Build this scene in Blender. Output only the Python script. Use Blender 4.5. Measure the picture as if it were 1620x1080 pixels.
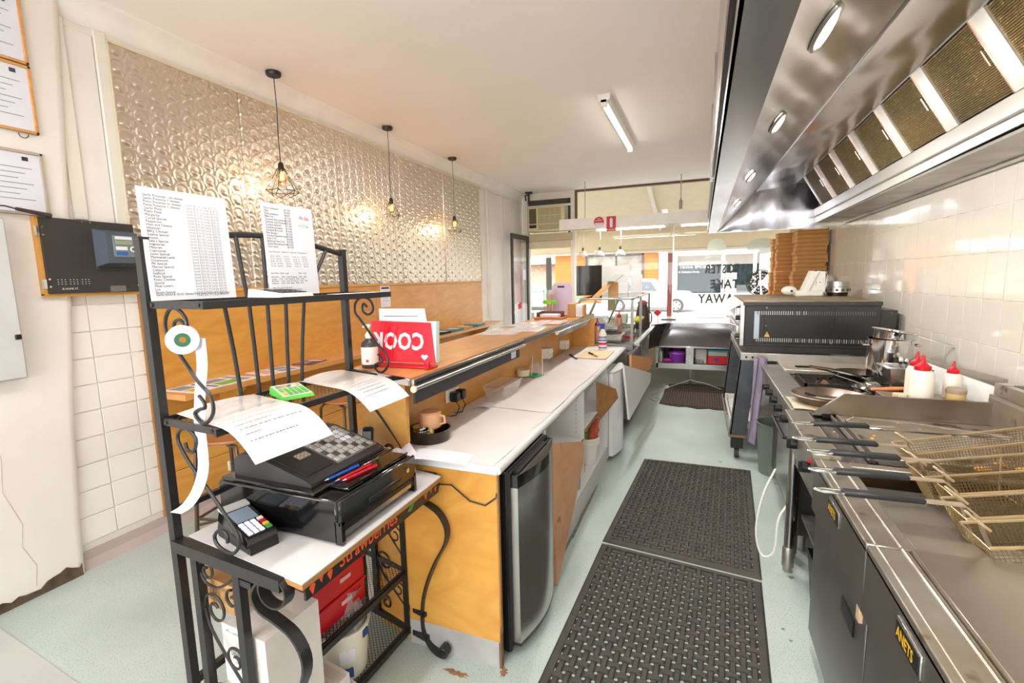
import bpy, math, random
import numpy as np
from mathutils import Vector as V, Matrix
for o in list(bpy.data.objects): bpy.data.objects.remove(o)
SC = bpy.context.scene
COL = SC.collection
random.seed(11)
PI = math.pi
YB_ = -2.4
R = math.radians

# ------------------------------------------------------------------ camera
cam_data = bpy.data.cameras.new('camera')
cam_data.sensor_width = 36.0
cam_data.lens = 36.0 * 757.0 / 1620.0
cam_data.clip_end = 300
cam = bpy.data.objects.new('camera', cam_data)
COL.objects.link(cam)
cx_ = V((0.93061786, -0.02744577, 0.36496183)); cy_ = V((0.36533922, 0.12920984, -0.92186337)); cz_ = V((-0.02185541, 0.99123738, 0.130272))
cam.matrix_world = Matrix(((cx_.x, cx_.y, cx_.z, 0.0), (cy_.x, cy_.y, cy_.z, 0.0), (cz_.x, cz_.y, cz_.z, 1.65), (0, 0, 0, 1)))
SC.camera = cam

# ------------------------------------------------------------------ view, world, sun, lights
SC.view_settings.view_transform = 'Standard'
SC.view_settings.look = 'None'
SC.view_settings.gamma = 1.0
SC.view_settings.use_curve_mapping = False
SC.view_settings.exposure = 0.18
w = bpy.data.worlds.new('sky'); SC.world = w; w.use_nodes = True
nt = w.node_tree; nt.nodes.clear()
sky = nt.nodes.new('ShaderNodeTexSky'); sky.sky_type = 'NISHITA'
sky.sun_disc = False; sky.sun_elevation = R(48); sky.sun_rotation = R(200); sky.air_density = 1.0; sky.dust_density = 3.0
bg = nt.nodes.new('ShaderNodeBackground'); bg.inputs['Strength'].default_value = 0.62
hs = nt.nodes.new('ShaderNodeHueSaturation'); hs.inputs['Saturation'].default_value = 0.35
wo = nt.nodes.new('ShaderNodeOutputWorld')
nt.links.new(sky.outputs[0], hs.inputs['Color']); nt.links.new(hs.outputs[0], bg.inputs[0]); nt.links.new(bg.outputs[0], wo.inputs[0])

sun_d = bpy.data.lights.new('sun', 'SUN'); sun_d.energy = 2.2; sun_d.angle = R(1.0); sun_d.color = (1, .96, .9)
sun = bpy.data.objects.new('sun', sun_d); COL.objects.link(sun); sun.rotation_euler = (R(32), R(-22), 0)

def area(name, loc, sx, sy, power, color=(1, 1, 1), rot=(0, 0, 0)):
    d = bpy.data.lights.new(name, 'AREA'); d.shape = 'RECTANGLE'; d.size = sx; d.size_y = sy; d.energy = power; d.color = color
    o = bpy.data.objects.new(name, d); COL.objects.link(o); o.location = loc; o.rotation_euler = rot
    return o
# ceiling battens: one in view (front of shop), two unseen ones added as fill
area('batten_and_fill_light', (-0.86, 5.4, 3.17), 0.10, 1.6, 60, (1, .97, .93))
area('batten_and_fill_light', (-0.86, 0.9, 3.17), 0.12, 1.6, 34, (1, .97, .94))
area('batten_and_fill_light', (-1.6, -1.2, 3.17), 1.6, 0.12, 30, (1, .97, .94))
# frontal fill from behind the camera, placed at an added, unseen window
area('rear_fill_light', (-0.9, YB_ + .12, 1.75), 3.6, 1.7, 165, (.97, .985, 1), (PI / 2 + .38, 0, 0))
# the tubes under the front light box
area('tube_light', (-0.9, 8.33, 2.40), 1.5, 0.08, 40, (1, .98, .95))

# ------------------------------------------------------------------ helpers
def lin(c):
    r = []
    for x in c:
        x = x / 255.0
        r.append(x / 12.92 if x <= .04045 else ((x + .055) / 1.055) ** 2.4)
    return (r[0], r[1], r[2], 1.0)

MATS = {}
def mat(name, col, rough=.5, metal=0.0, col2=None, nscale=6.0, stretch=(1, 1, 1), bump=0.0, bscale=40.0, bstretch=(1, 1, 1),
        emit=0.0, emitcol=None, rvar=0.0, coat=0.0, alpha=1.0, spots=None, spec=.5, trans=0.0):
    if name in MATS: return MATS[name]
    m = bpy.data.materials.new(name); m.use_nodes = True
    n = m.node_tree; b = n.nodes['Principled BSDF']
    b.inputs['Roughness'].default_value = rough; b.inputs['Metallic'].default_value = metal
    b.inputs['Specular IOR Level'].default_value = spec
    if coat: b.inputs['Coat Weight'].default_value = coat; b.inputs['Coat Roughness'].default_value = .08
    if alpha < 1: b.inputs['Alpha'].default_value = alpha
    if trans: b.inputs['Transmission Weight'].default_value = trans
    tc = n.nodes.new('ShaderNodeTexCoord'); mp = n.nodes.new('ShaderNodeMapping')
    n.links.new(tc.outputs['Object'], mp.inputs[0]); mp.inputs['Scale'].default_value = stretch
    nz = n.nodes.new('ShaderNodeTexNoise'); nz.inputs['Scale'].default_value = nscale; nz.inputs['Detail'].default_value = 5
    n.links.new(mp.outputs[0], nz.inputs['Vector'])
    mr = n.nodes.new('ShaderNodeMapRange'); mr.inputs[1].default_value = .3; mr.inputs[2].default_value = .7
    n.links.new(nz.outputs[0], mr.inputs[0])
    mx = n.nodes.new('ShaderNodeMix'); mx.data_type = 'RGBA'
    c1 = lin(col)
    c2 = lin(col2) if col2 else tuple(v * .93 for v in c1[:3]) + (1,)
    mx.inputs[6].default_value = c1; mx.inputs[7].default_value = c2
    n.links.new(mr.outputs[0], mx.inputs[0])
    out = mx.outputs[2]
    if spots:                      # (colour, scale, threshold) small flecks / stains of their own
        sn = n.nodes.new('ShaderNodeTexNoise'); sn.inputs['Scale'].default_value = spots[1]; sn.inputs['Detail'].default_value = 3
        n.links.new(mp.outputs[0] if len(spots) > 3 else tc.outputs['Object'], sn.inputs['Vector'])
        sr = n.nodes.new('ShaderNodeMapRange'); sr.inputs[1].default_value = spots[2]; sr.inputs[2].default_value = spots[2] + .08
        n.links.new(sn.outputs[0], sr.inputs[0])
        m2 = n.nodes.new('ShaderNodeMix'); m2.data_type = 'RGBA'; m2.inputs[7].default_value = lin(spots[0])
        n.links.new(sr.outputs[0], m2.inputs[0]); n.links.new(out, m2.inputs[6]); out = m2.outputs[2]
    n.links.new(out, b.inputs['Base Color'])
    if rvar:
        rr = n.nodes.new('ShaderNodeMapRange'); rr.inputs[3].default_value = max(.02, rough - rvar); rr.inputs[4].default_value = min(1, rough + rvar)
        n.links.new(nz.outputs[0], rr.inputs[0]); n.links.new(rr.outputs[0], b.inputs['Roughness'])
    if bump:
        mp2 = n.nodes.new('ShaderNodeMapping'); mp2.inputs['Scale'].default_value = bstretch
        n.links.new(tc.outputs['Object'], mp2.inputs[0])
        nb = n.nodes.new('ShaderNodeTexNoise'); nb.inputs['Scale'].default_value = bscale; nb.inputs['Detail'].default_value = 3
        bp = n.nodes.new('ShaderNodeBump'); bp.inputs['Strength'].default_value = bump; bp.inputs['Distance'].default_value = .01
        n.links.new(mp2.outputs[0], nb.inputs['Vector']); n.links.new(nb.outputs[0], bp.inputs['Height']); n.links.new(bp.outputs[0], b.inputs['Normal'])
    if emit:
        b.inputs['Emission Color'].default_value = lin(emitcol or col); b.inputs['Emission Strength'].default_value = emit
    MATS[name] = m
    return m

def wood(name, a, b_, rough=.4, scale=2.2, stretch=(1, 1, 6), coat=.15, dist=6.0):
    if name in MATS: return MATS[name]
    m = bpy.data.materials.new(name); m.use_nodes = True
    n = m.node_tree; b = n.nodes['Principled BSDF']; b.inputs['Roughness'].default_value = rough
    b.inputs['Coat Weight'].default_value = coat; b.inputs['Coat Roughness'].default_value = .2
    tc = n.nodes.new('ShaderNodeTexCoord'); mp = n.nodes.new('ShaderNodeMapping'); mp.inputs['Scale'].default_value = stretch
    wv = n.nodes.new('ShaderNodeTexNoise'); wv.inputs['Scale'].default_value = scale; wv.inputs['Distortion'].default_value = dist * .35; wv.inputs['Detail'].default_value = 6
    nz = n.nodes.new('ShaderNodeTexNoise'); nz.inputs['Scale'].default_value = 1.1; nz.inputs['Detail'].default_value = 3
    n.links.new(tc.outputs['Object'], mp.inputs[0]); n.links.new(mp.outputs[0], wv.inputs['Vector']); n.links.new(tc.outputs['Object'], nz.inputs['Vector'])
    rp = n.nodes.new('ShaderNodeValToRGB'); rp.color_ramp.elements[0].color = lin(b_); rp.color_ramp.elements[1].color = lin(a)
    rp.color_ramp.elements[0].position = .30; rp.color_ramp.elements[1].position = .62
    ad = n.nodes.new('ShaderNodeMath'); ad.operation = 'MULTIPLY_ADD'; ad.inputs[1].default_value = .45; 
    n.links.new(nz.outputs[0], ad.inputs[0])
    m3 = n.nodes.new('ShaderNodeMath'); m3.operation = 'MULTIPLY'; m3.inputs[1].default_value = .55
    n.links.new(wv.outputs[0], m3.inputs[0]); n.links.new(m3.outputs[0], ad.inputs[2])
    n.links.new(ad.outputs[0], rp.inputs[0]); n.links.new(rp.outputs[0], b.inputs['Base Color'])
    MATS[name] = m
    return m

def glass(name, tint=(255, 255, 255), refl=.08, body=0.0, bodycol=(255, 255, 255)):
    """thin clear pane: mostly transparent with a fresnel gloss, optional milky body"""
    if name in MATS: return MATS[name]
    m = bpy.data.materials.new(name); m.use_nodes = True
    n = m.node_tree; n.nodes.clear()
    o = n.nodes.new('ShaderNodeOutputMaterial'); t = n.nodes.new('ShaderNodeBsdfTransparent'); g = n.nodes.new('ShaderNodeBsdfGlossy')
    t.inputs[0].default_value = lin(tint); g.inputs['Roughness'].default_value = .03
    f = n.nodes.new('ShaderNodeFresnel'); f.inputs[0].default_value = 1.45
    ml = n.nodes.new('ShaderNodeMath'); ml.operation = 'MULTIPLY'; ml.inputs[1].default_value = refl / .04
    ge = n.nodes.new('ShaderNodeNewGeometry'); fr = n.nodes.new('ShaderNodeMath'); fr.operation = 'SUBTRACT'; fr.inputs[0].default_value = 1.0
    n.links.new(ge.outputs['Backfacing'], fr.inputs[1])
    m0 = n.nodes.new('ShaderNodeMath'); m0.operation = 'MULTIPLY'; n.links.new(f.outputs[0], m0.inputs[0]); n.links.new(fr.outputs[0], m0.inputs[1])
    ml.use_clamp = True
    n.links.new(m0.outputs[0], ml.inputs[0])
    mx = n.nodes.new('ShaderNodeMixShader'); n.links.new(ml.outputs[0], mx.inputs[0])
    base = t.outputs[0]
    if body:
        d = n.nodes.new('ShaderNodeBsdfDiffuse'); d.inputs[0].default_value = lin(bodycol)
        m2 = n.nodes.new('ShaderNodeMixShader'); m2.inputs[0].default_value = body
        n.links.new(base, m2.inputs[1]); n.links.new(d.outputs[0], m2.inputs[2]); base = m2.outputs[0]
    n.links.new(base, mx.inputs[1]); n.links.new(g.outputs[0], mx.inputs[2]); n.links.new(mx.outputs[0], o.inputs[0])
    MATS[name] = m
    return m

def orth(d):
    d = V(d).normalized(); a = V((0, 0, 1)) if abs(d.z) < .9 else V((1, 0, 0))
    u = d.cross(a).normalized(); return u, d.cross(u).normalized()

class MB:
    def __init__(s): s.v = []; s.f = []
    def add(s, vs, fs, M=None):
        k = len(s.v)
        s.v += [tuple(M @ V(p)) if M is not None else tuple(p) for p in vs]
        s.f += [tuple(i + k for i in f) for f in fs]
        return s
    def box(s, x0, x1, y0, y1, z0, z1, b=0.0, M=None):
        if b <= 0:
            vs = [(x, y, z) for z in (z0, z1) for y in (y0, y1) for x in (x0, x1)]
            return s.add(vs, [(0, 2, 3, 1), (4, 5, 7, 6), (0, 1, 5, 4), (2, 6, 7, 3), (0, 4, 6, 2), (1, 3, 7, 5)], M)
        vs = []; idx = {}
        for ix, x in enumerate((x0, x1)):
            for iy, y in enumerate((y0, y1)):
                for iz, z in enumerate((z0, z1)):
                    sx, sy, sz = (1, -1)[ix], (1, -1)[iy], (1, -1)[iz]
                    for ax, p in enumerate(((x, y + sy * b, z + sz * b), (x + sx * b, y, z + sz * b), (x + sx * b, y + sy * b, z))):
                        idx[(ix, iy, iz, ax)] = len(vs); vs.append(p)
        fs = []
        def F(*k): fs.append(tuple(idx[i] for i in k))
        F((0,0,0,0),(0,0,1,0),(0,1,1,0),(0,1,0,0)); F((1,0,0,0),(1,1,0,0),(1,1,1,0),(1,0,1,0))
        F((0,0,0,1),(1,0,0,1),(1,0,1,1),(0,0,1,1)); F((0,1,0,1),(0,1,1,1),(1,1,1,1),(1,1,0,1))
        F((0,0,0,2),(0,1,0,2),(1,1,0,2),(1,0,0,2)); F((0,0,1,2),(1,0,1,2),(1,1,1,2),(0,1,1,2))
        for i in (0, 1):
            for j in (0, 1):
                F((i,j,0,0),(i,j,0,1),(i,j,1,1),(i,j,1,0)); F((i,0,j,0),(i,0,j,2),(i,1,j,2),(i,1,j,0)); F((0,i,j,1),(0,i,j,2),(1,i,j,2),(1,i,j,1))
        for i in (0, 1):
            for j in (0, 1):
                for k in (0, 1): F((i,j,k,0),(i,j,k,1),(i,j,k,2))
        return s.add(vs, fs, M)
    def hexa(s, b4, t4):
        """eight free corners: bottom four, top four, same order"""
        return s.add(list(b4) + list(t4), [(3, 2, 1, 0), (4, 5, 6, 7), (0, 1, 5, 4), (1, 2, 6, 5), (2, 3, 7, 6), (3, 0, 4, 7)])
    def cyl(s, p0, p1, r0, r1=None, n=16, caps=True, M=None):
        r1 = r0 if r1 is None else r1
        p0, p1 = V(p0), V(p1); u, v = orth(p1 - p0); vs = []
        for p, r in ((p0, r0), (p1, r1)):
            for i in range(n):
                a = 2 * PI * i / n; vs.append(p + u * (r * math.cos(a)) + v * (r * math.sin(a)))
        fs = [(i, (i + 1) % n, n + (i + 1) % n, n + i) for i in range(n)]
        if caps: fs += [tuple(range(n))[::-1], tuple(range(n, 2 * n))]
        return s.add(vs, fs, M)
    def tube(s, pts, r, n=8, closed=False, M=None, sq=1.0):
        pts = [V(p) for p in pts]; m = len(pts); rs = r if isinstance(r, (list, tuple)) else [r] * m
        tg = []
        for i in range(m):
            a = pts[(i - 1) % m] if closed or i > 0 else pts[i]; b = pts[(i + 1) % m] if closed or i < m - 1 else pts[i]
            d = b - a; tg.append(d.normalized() if d.length > 1e-9 else V((0, 0, 1)))
        u, _ = orth(tg[0]); vs = []
        for i in range(m):
            t = tg[i]; u = (u - t * u.dot(t))
            u = u.normalized() if u.length > 1e-6 else orth(t)[0]
            v = t.cross(u)
            for k in range(n):
                a = 2 * PI * (k + .5) / n; vs.append(pts[i] + u * (rs[i] * math.cos(a)) + v * (rs[i] * sq * math.sin(a)))
        fs = []
        for i in range(m if closed else m - 1):
            j = (i + 1) % m
            for k in range(n): fs.append((i * n + k, i * n + (k + 1) % n, j * n + (k + 1) % n, j * n + k))
        if not closed: fs += [tuple(range(n))[::-1], tuple(range((m - 1) * n, m * n))]
        return s.add(vs, fs, M)
    def strap(s, pts, wdir, wd, t, M=None):
        """flat bar along pts, width wd along wdir, thickness t"""
        pts = [V(p) for p in pts]; w = V(wdir).normalized() * wd / 2; vs = []; m = len(pts)
        for i in range(m):
            d = (pts[min(i + 1, m - 1)] - pts[max(i - 1, 0)]).normalized(); nn = d.cross(w).normalized() * t / 2
            vs += [pts[i] - w - nn, pts[i] + w - nn, pts[i] + w + nn, pts[i] - w + nn]
        fs = [(0, 1, 2, 3)[::-1], tuple((m - 1) * 4 + k for k in range(4))]
        for i in range(m - 1):
            for k in range(4): fs.append((i * 4 + k, i * 4 + (k + 1) % 4, i * 4 + 4 + (k + 1) % 4, i * 4 + 4 + k))
        return s.add(vs, fs, M)
    def lathe(s, prof, c=(0, 0, 0), n=24, M=None):
        vs = []; c = V(c)
        for r, z in prof:
            for i in range(n):
                a = 2 * PI * i / n; vs.append(c + V((r * math.cos(a), r * math.sin(a), z)))
        fs = []
        for j in range(len(prof) - 1):
            for i in range(n): fs.append((j * n + i, j * n + (i + 1) % n, (j + 1) * n + (i + 1) % n, (j + 1) * n + i))
        if prof[0][0] > 1e-5: fs.append(tuple(range(n))[::-1])
        if prof[-1][0] > 1e-5: fs.append(tuple(range((len(prof) - 1) * n, len(prof) * n)))
        return s.add(vs, fs, M)
    def prism(s, poly, a, b, axis='z', M=None):
        """polygon (p,q) extruded from a to b: z -> (p,q)=(x,y); y -> (x,z); x -> (y,z)"""
        n = len(poly); vs = []
        for t in (a, b):
            for p, q in poly: vs.append({'z': (p, q, t), 'y': (p, t, q), 'x': (t, p, q)}[axis])
        fs = [tuple(range(n))[::-1], tuple(range(n, 2 * n))] + [(i, (i + 1) % n, n + (i + 1) % n, n + i) for i in range(n)]
        return s.add(vs, fs, M)
    def slab(s, a, b, c, d, t):
        """thin sheet on four corners, thickness t"""
        a, b, c, d = map(V, (a, b, c, d)); nn = (b - a).cross(d - a).normalized() * t
        return s.add([a, b, c, d, a + nn, b + nn, c + nn, d + nn], [(3, 2, 1, 0), (4, 5, 6, 7), (0, 1, 5, 4), (1, 2, 6, 5), (2, 3, 7, 6), (3, 0, 4, 7)])
    def sheet(s, fn, nu, nv, t=.001):
        """curved sheet fn(u,v) with thickness downwards"""
        vs = [V(fn(i / nu, j / nv)) for j in range(nv + 1) for i in range(nu + 1)]; N = len(vs)
        lo = [p - V((0, 0, t)) for p in vs]; fs = []
        W = nu + 1
        for j in range(nv):
            for i in range(nu):
                q = (j * W + i, j * W + i + 1, (j + 1) * W + i + 1, (j + 1) * W + i); fs.append(q); fs.append(tuple(N + k for k in q[::-1]))
        ring = [i for i in range(W)] + [j * W + nu for j in range(1, nv + 1)] + [nv * W + i for i in range(nu - 1, -1, -1)] + [j * W for j in range(nv - 1, 0, -1)]
        for k in range(len(ring)):
            a, b = ring[k], ring[(k + 1) % len(ring)]; fs.append((a, a + N, b + N, b))
        return s.add(vs + lo, fs)
    def ball(s, c, rx, ry=None, rz=None, n=14, m=8, M=None):
        ry = ry or rx; rz = rz or rx
        prof = [(math.sin(PI * i / m), -math.cos(PI * i / m)) for i in range(m + 1)]
        vs = []; c = V(c)
        for r, z in prof:
            for i in range(n):
                a = 2 * PI * i / n; vs.append(c + V((rx * r * math.cos(a), ry * r * math.sin(a), rz * z)))
        fs = []
        for j in range(m):
            for i in range(n): fs.append((j * n + i, j * n + (i + 1) % n, (j + 1) * n + (i + 1) % n, (j + 1) * n + i))
        return s.add(vs, fs, M)
    def mesh(s, name, m, angle=38):
        me = bpy.data.meshes.new(name); me.from_pydata([tuple(v) for v in s.v], [], s.f); me.update()
        import bmesh
        bm = bmesh.new(); bm.from_mesh(me); bmesh.ops.recalc_face_normals(bm, faces=bm.faces); bm.to_mesh(me); bm.free()
        me.polygons.foreach_set('use_smooth', [True] * len(me.polygons)); me.set_sharp_from_angle(angle=R(angle))
        if m: me.materials.append(m)
        return me

ROOT = {}
def root_of(o):
    while o.parent is not None: o = o.parent
    return o
def obj(name, mb, m, parent=None, world=False, label=None, angle=38):
    """one mesh object; with world=True the coordinates are room coordinates also for a part"""
    if parent is not None and world:
        inv = ROOT[root_of(parent).name].inverted(); mb.v = [tuple(inv @ V(p)) for p in mb.v]
    me = mb.mesh(name, m, angle) if isinstance(mb, MB) else mb
    o = bpy.data.objects.new(name, me); COL.objects.link(o)
    if parent is not None: o.parent = parent
    if label: o['label'] = label
    return o
def thing(name, label, cat, loc=(0, 0, 0), rz=0.0, group=None, kind=None):
    o = bpy.data.objects.new(name, None); COL.objects.link(o); o.empty_display_size = .05
    o.location = loc; o.rotation_euler = (0, 0, rz)
    o['label'] = label; o['category'] = cat
    if group: o['group'] = group
    ROOT[o.name] = Matrix.Translation(V(loc)) @ Matrix.Rotation(rz, 4, 'Z')
    return o
def single(name, mb, m, label, cat, group=None, loc=None):
    """thing that is one mesh, built in room coordinates; origin moved to its base"""
    if loc is None:
        xs = [p[0] for p in mb.v]; ys = [p[1] for p in mb.v]; zs = [p[2] for p in mb.v]
        loc = ((min(xs) + max(xs)) / 2, (min(ys) + max(ys)) / 2, min(zs))
    mb.v = [(p[0] - loc[0], p[1] - loc[1], p[2] - loc[2]) for p in mb.v]
    o = obj(name, mb, m); o.location = loc; o['label'] = label; o['category'] = cat
    if group: o['group'] = group
    ROOT[o.name] = Matrix.Translation(V(loc))
    return o
def struct(name, mb, m, parent=None, label=None):
    o = obj(name, mb, m, parent)
    if parent is None:
        o['kind'] = 'structure'; ROOT[o.name] = Matrix.Identity(4)
    if label: o['label'] = label
    return o
def copy_tree(o, parent=None, label=None, loc=None, rz=None):
    c = o.copy(); COL.objects.link(c); c.parent = parent
    for ch in list(o.children): copy_tree(ch, c)
    if loc is not None: c.location = loc
    if rz is not None: c.rotation_euler = (0, 0, rz)
    if parent is None:
        if label: c['label'] = label
        ROOT[c.name] = Matrix.Translation(c.location) @ Matrix.Rotation(c.rotation_euler.z, 4, 'Z')
    return c

def text_mesh(body, size, origin, xdir, ydir, m, name='lettering', align='LEFT', mirror=False, xs=1.0, bold=0.0, spacing=1.0, ls=1.0):
    cu = bpy.data.curves.new(name, 'FONT'); cu.body = body; cu.size = size; cu.align_x = align; cu.resolution_u = 2
    cu.offset = bold; cu.space_character = spacing; cu.space_line = ls
    t = bpy.data.objects.new(name, cu); COL.objects.link(t)
    bpy.context.view_layer.update()
    dg = bpy.context.evaluated_depsgraph_get(); ev = t.evaluated_get(dg)
    me = bpy.data.meshes.new_from_object(ev)
    bpy.data.objects.remove(t); bpy.data.curves.remove(cu)
    xd, yd, og = V(xdir).normalized() * xs, V(ydir).normalized(), V(origin)
    mb = MB(); k = -1 if mirror else 1
    mb.v = [tuple(og + xd * (v.co.x * k) + yd * v.co.y) for v in me.vertices]
    mb.f = [tuple(p.vertices) for p in me.polygons]
    bpy.data.meshes.remove(me)
    return mb
def text(body, size, origin, xdir, ydir, m, parent, name='lettering', label=None, **k):
    mb = text_mesh(body, size, origin, xdir, ydir, m, name, **k)
    inv = ROOT[root_of(parent).name].inverted(); v = [tuple(inv @ V(p)) for p in mb.v]
    me = bpy.data.meshes.new(name); me.from_pydata(v, [], mb.f); me.materials.append(m)
    o = bpy.data.objects.new(name, me); COL.objects.link(o); o.parent = parent
    if label: o['label'] = label
    return o

def spiral(c, u, v, r0, r1, a0, turns, n=26):
    c, u, v = V(c), V(u), V(v); out = []
    for i in range(n + 1):
        t = i / n; r = r0 + (r1 - r0) * t; a = a0 + turns * 2 * PI * t
        out.append(c + u * (r * math.cos(a)) + v * (r * math.sin(a)))
    return out

# ------------------------------------------------------------------ materials
M_frostd = mat('frosted grey letters', (66, 66, 62), .7)
M_apron = mat('dark polished steel', (140, 140, 144), .22, 1.0, col2=(112, 112, 118), nscale=3, rvar=.08)
M_white = mat('white paint', (240, 235, 228), .6, bump=.05, bscale=20)
M_ceil = mat('ceiling paint', (246, 241, 236), .7, col2=(242, 235, 228), nscale=.7)
M_wallL = mat('old white plaster', (238, 233, 227), .6, col2=(230, 223, 216), nscale=2.0, bump=.12, bscale=9)
M_tileL = mat('painted tile', (238, 233, 226), .45, col2=(234, 228, 221), nscale=3)
M_groutL = mat('painted joint', (222, 216, 208), .8)
M_tileR = mat('glazed cream tile', (226, 219, 208), .07, col2=(220, 213, 201), nscale=1.5, bump=.03, bscale=5, spec=.6)
M_groutR = mat('tile grout', (228, 222, 212), .8)
M_floor = mat('speckled green vinyl', (184, 195, 190), .42, col2=(166, 178, 172), nscale=1.6, spots=((138, 148, 142), 160, .58), bump=.04, bscale=120)
M_floor2 = mat('grey vinyl strip', (186, 188, 184), .45, col2=(176, 178, 176), nscale=2)
M_skirt = mat('dusty pink vinyl skirting', (186, 168, 163), .5)
M_ply = wood('varnished plywood', (218, 160, 76), (192, 126, 46), .35, 1.6, (1, 1, 4.5), .3)
M_plyH = wood('varnished plywood top', (214, 156, 92), (190, 128, 66), .38, 2.0, (5, .8, 1), .3)
M_plyE = wood('plywood end panel', (216, 160, 74), (192, 128, 48), .42, 1.8, (1.5, 1, 3), .2)
M_plyEdge = mat('raw plywood edge', (176, 128, 72), .7, col2=(150, 104, 54), nscale=40, stretch=(1, 1, 14))
M_board = wood('pale bread board', (216, 170, 130), (196, 146, 104), .6, 3, (1, 1, 3), 0)
M_ss = mat('brushed stainless steel', (196, 194, 190), .24, 1.0, col2=(182, 180, 176), nscale=2, rvar=.06, bump=.05, bscale=18, bstretch=(1, .1, 1))
M_ssd = mat('worn dull stainless steel', (186, 182, 176), .42, .9, col2=(160, 154, 146), nscale=5, rvar=.12, bump=.04, bscale=30)
M_ssgr = mat('greasy steel plate', (190, 184, 174), .36, .88, col2=(158, 148, 132), nscale=4, rvar=.15, spots=((92, 62, 36), 7, .62), bump=.06, bscale=14)
M_hood = mat('canopy stainless steel', (232, 229, 224), .20, 1.0, col2=(222, 219, 214), nscale=1.2, rvar=.06, bump=.22, bscale=1.5)
M_chrome = mat('chrome', (220, 220, 220), .08, 1.0)
M_pressed = mat('pressed silver metal', (222, 211, 196), .31, .85, col2=(212, 200, 184), nscale=1.0)
M_black = mat('black plastic', (22, 22, 23), .35, spec=.5)
M_blackm = mat('black painted iron', (36, 35, 36), .38, bump=.06, bscale=60, spots=((70, 66, 62), 60, .74))
M_gloss = mat('gloss black plastic', (14, 14, 15), .12, coat=.5)
M_rubber = mat('dark brown rubber', (70, 66, 58), .7, col2=(54, 50, 44), nscale=12)
M_paper = mat('white paper', (228, 228, 236), .7)
M_paper2 = mat('laminated sheet', (236, 232, 232), .18, col2=(228, 222, 222), nscale=5, coat=.4)
M_ink = mat('dark ink', (48, 46, 66), .8)
M_inkg = mat('grey ink', (150, 150, 160), .8)
M_red = mat('red plastic', (198, 22, 38), .35)
M_redp = mat('red ink', (222, 40, 60), .7)
M_card = mat('brown cardboard', (196, 150, 98), .8, col2=(182, 136, 84), nscale=8)
M_cardd = mat('cardboard cut edge', (150, 104, 56), .9)
M_lam = mat('white laminate', (232, 231, 229), .35)
M_grey = mat('grey paint', (198, 198, 196), .45)
M_cream = mat('cream paint', (226, 212, 180), .6)
M_conc = mat('off white plastic', (238, 236, 228), .35)
M_wframe = mat('white timber frame', (232, 226, 214), .5)
M_glass = glass('window glass', refl=.04)
M_caseglass = glass('cabinet glass', refl=.05)
M_clear = glass('clear plastic', (250, 250, 250), refl=.08, body=.10)
M_alu = mat('dark bronze aluminium', (78, 74, 70), .4, .5)
M_green = mat('green plastic', (70, 160, 70), .4)
M_rail = mat('satin steel rail', (232, 228, 222), .38, .85, col2=(220, 214, 206), nscale=2)
M_faint = mat('faint grey print', (214, 208, 210), .4); M_faintp = mat('faint pink print', (232, 206, 204), .4)
M_tube = mat('lit fluorescent tube', (255, 252, 246), .5, emit=9.0, emitcol=(255, 250, 240))

# ================================================================== THE ROOM
XL, XR, YF, YB, ZC = -3.36, 1.5, 9.1, -2.4, 3.27
struct('floor', MB().box(XL - .2, XR + .2, YB - .2, YF + .15, -.06, 0), M_floor)
struct('trim_1', MB().prism([(-3.25, 1.075), (-2.35, 1.0), (-2.0, .5), (-2.0, YB), (-3.28, YB)], 0.0, .003), M_floor2, label='paler grey strip of vinyl laid over the floor')
struct('ceiling', MB().box(XL - .2, XR + .2, YB - .2, YF + .15, ZC, ZC + .1), M_ceil)
wl = struct('wall_left', MB().box(XL - .15, XL, YB - .2, YF + .15, 0, ZC), M_wallL)
# plaster pier at the near end, rounded corner
pp = [(XL, YB), (-3.30, YB), (-3.30, 1.46), (-3.305, 1.485), (-3.32, 1.50), (XL, 1.505)]
mb = MB()
zs = [0, .05, .3, 1, 2, ZC]; off = [0, 0, .01, .06, .16, .25]   # the pier's edge leans back with height
for k in range(5):
    b4 = [(x, y + (off[k] if y > 1 else 0), zs[k]) for x, y in pp]; t4 = [(x, y + (off[k + 1] if y > 1 else 0), zs[k + 1]) for x, y in pp]
    n = len(pp); mb.add(b4 + t4, [(i, (i + 1) % n, n + (i + 1) % n, n + i) for i in range(n)])
struct('pier', mb, M_wallL, wl)
# crack, built as a thin crooked groove strip, and the rotten foot of the plaster
M_dirt = mat('dark mould and bare render', (104, 86, 66), .9, col2=(58, 46, 36), nscale=14)
mb = MB().tube([(-3.3, y, z) for y, z in ((1.17, 1.16), (1.19, .95), (1.22, .8), (1.205, .62), (1.26, .42), (1.245, .3), (1.29, .17), (1.275, .06))], .0022, n=5)
M_crack = mat('crack in plaster', (196, 182, 166), .9)
struct('crack', mb, M_crack, wl)
mb = MB(); prev = 0
poly = [(YB, 0), (1.48, 0), (1.48, .07)]
for i in range(40):
    y = 1.47 - i * .03; poly.append((y, .035 + .035 * random.random() + .02 * math.sin(i * .6)))
poly.append((YB, .04))
mb.prism(poly, -3.3012, -3.294, 'x'); struct('bare_render', mb, M_dirt, wl, 'crumbling dark foot of the plaster')

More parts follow.
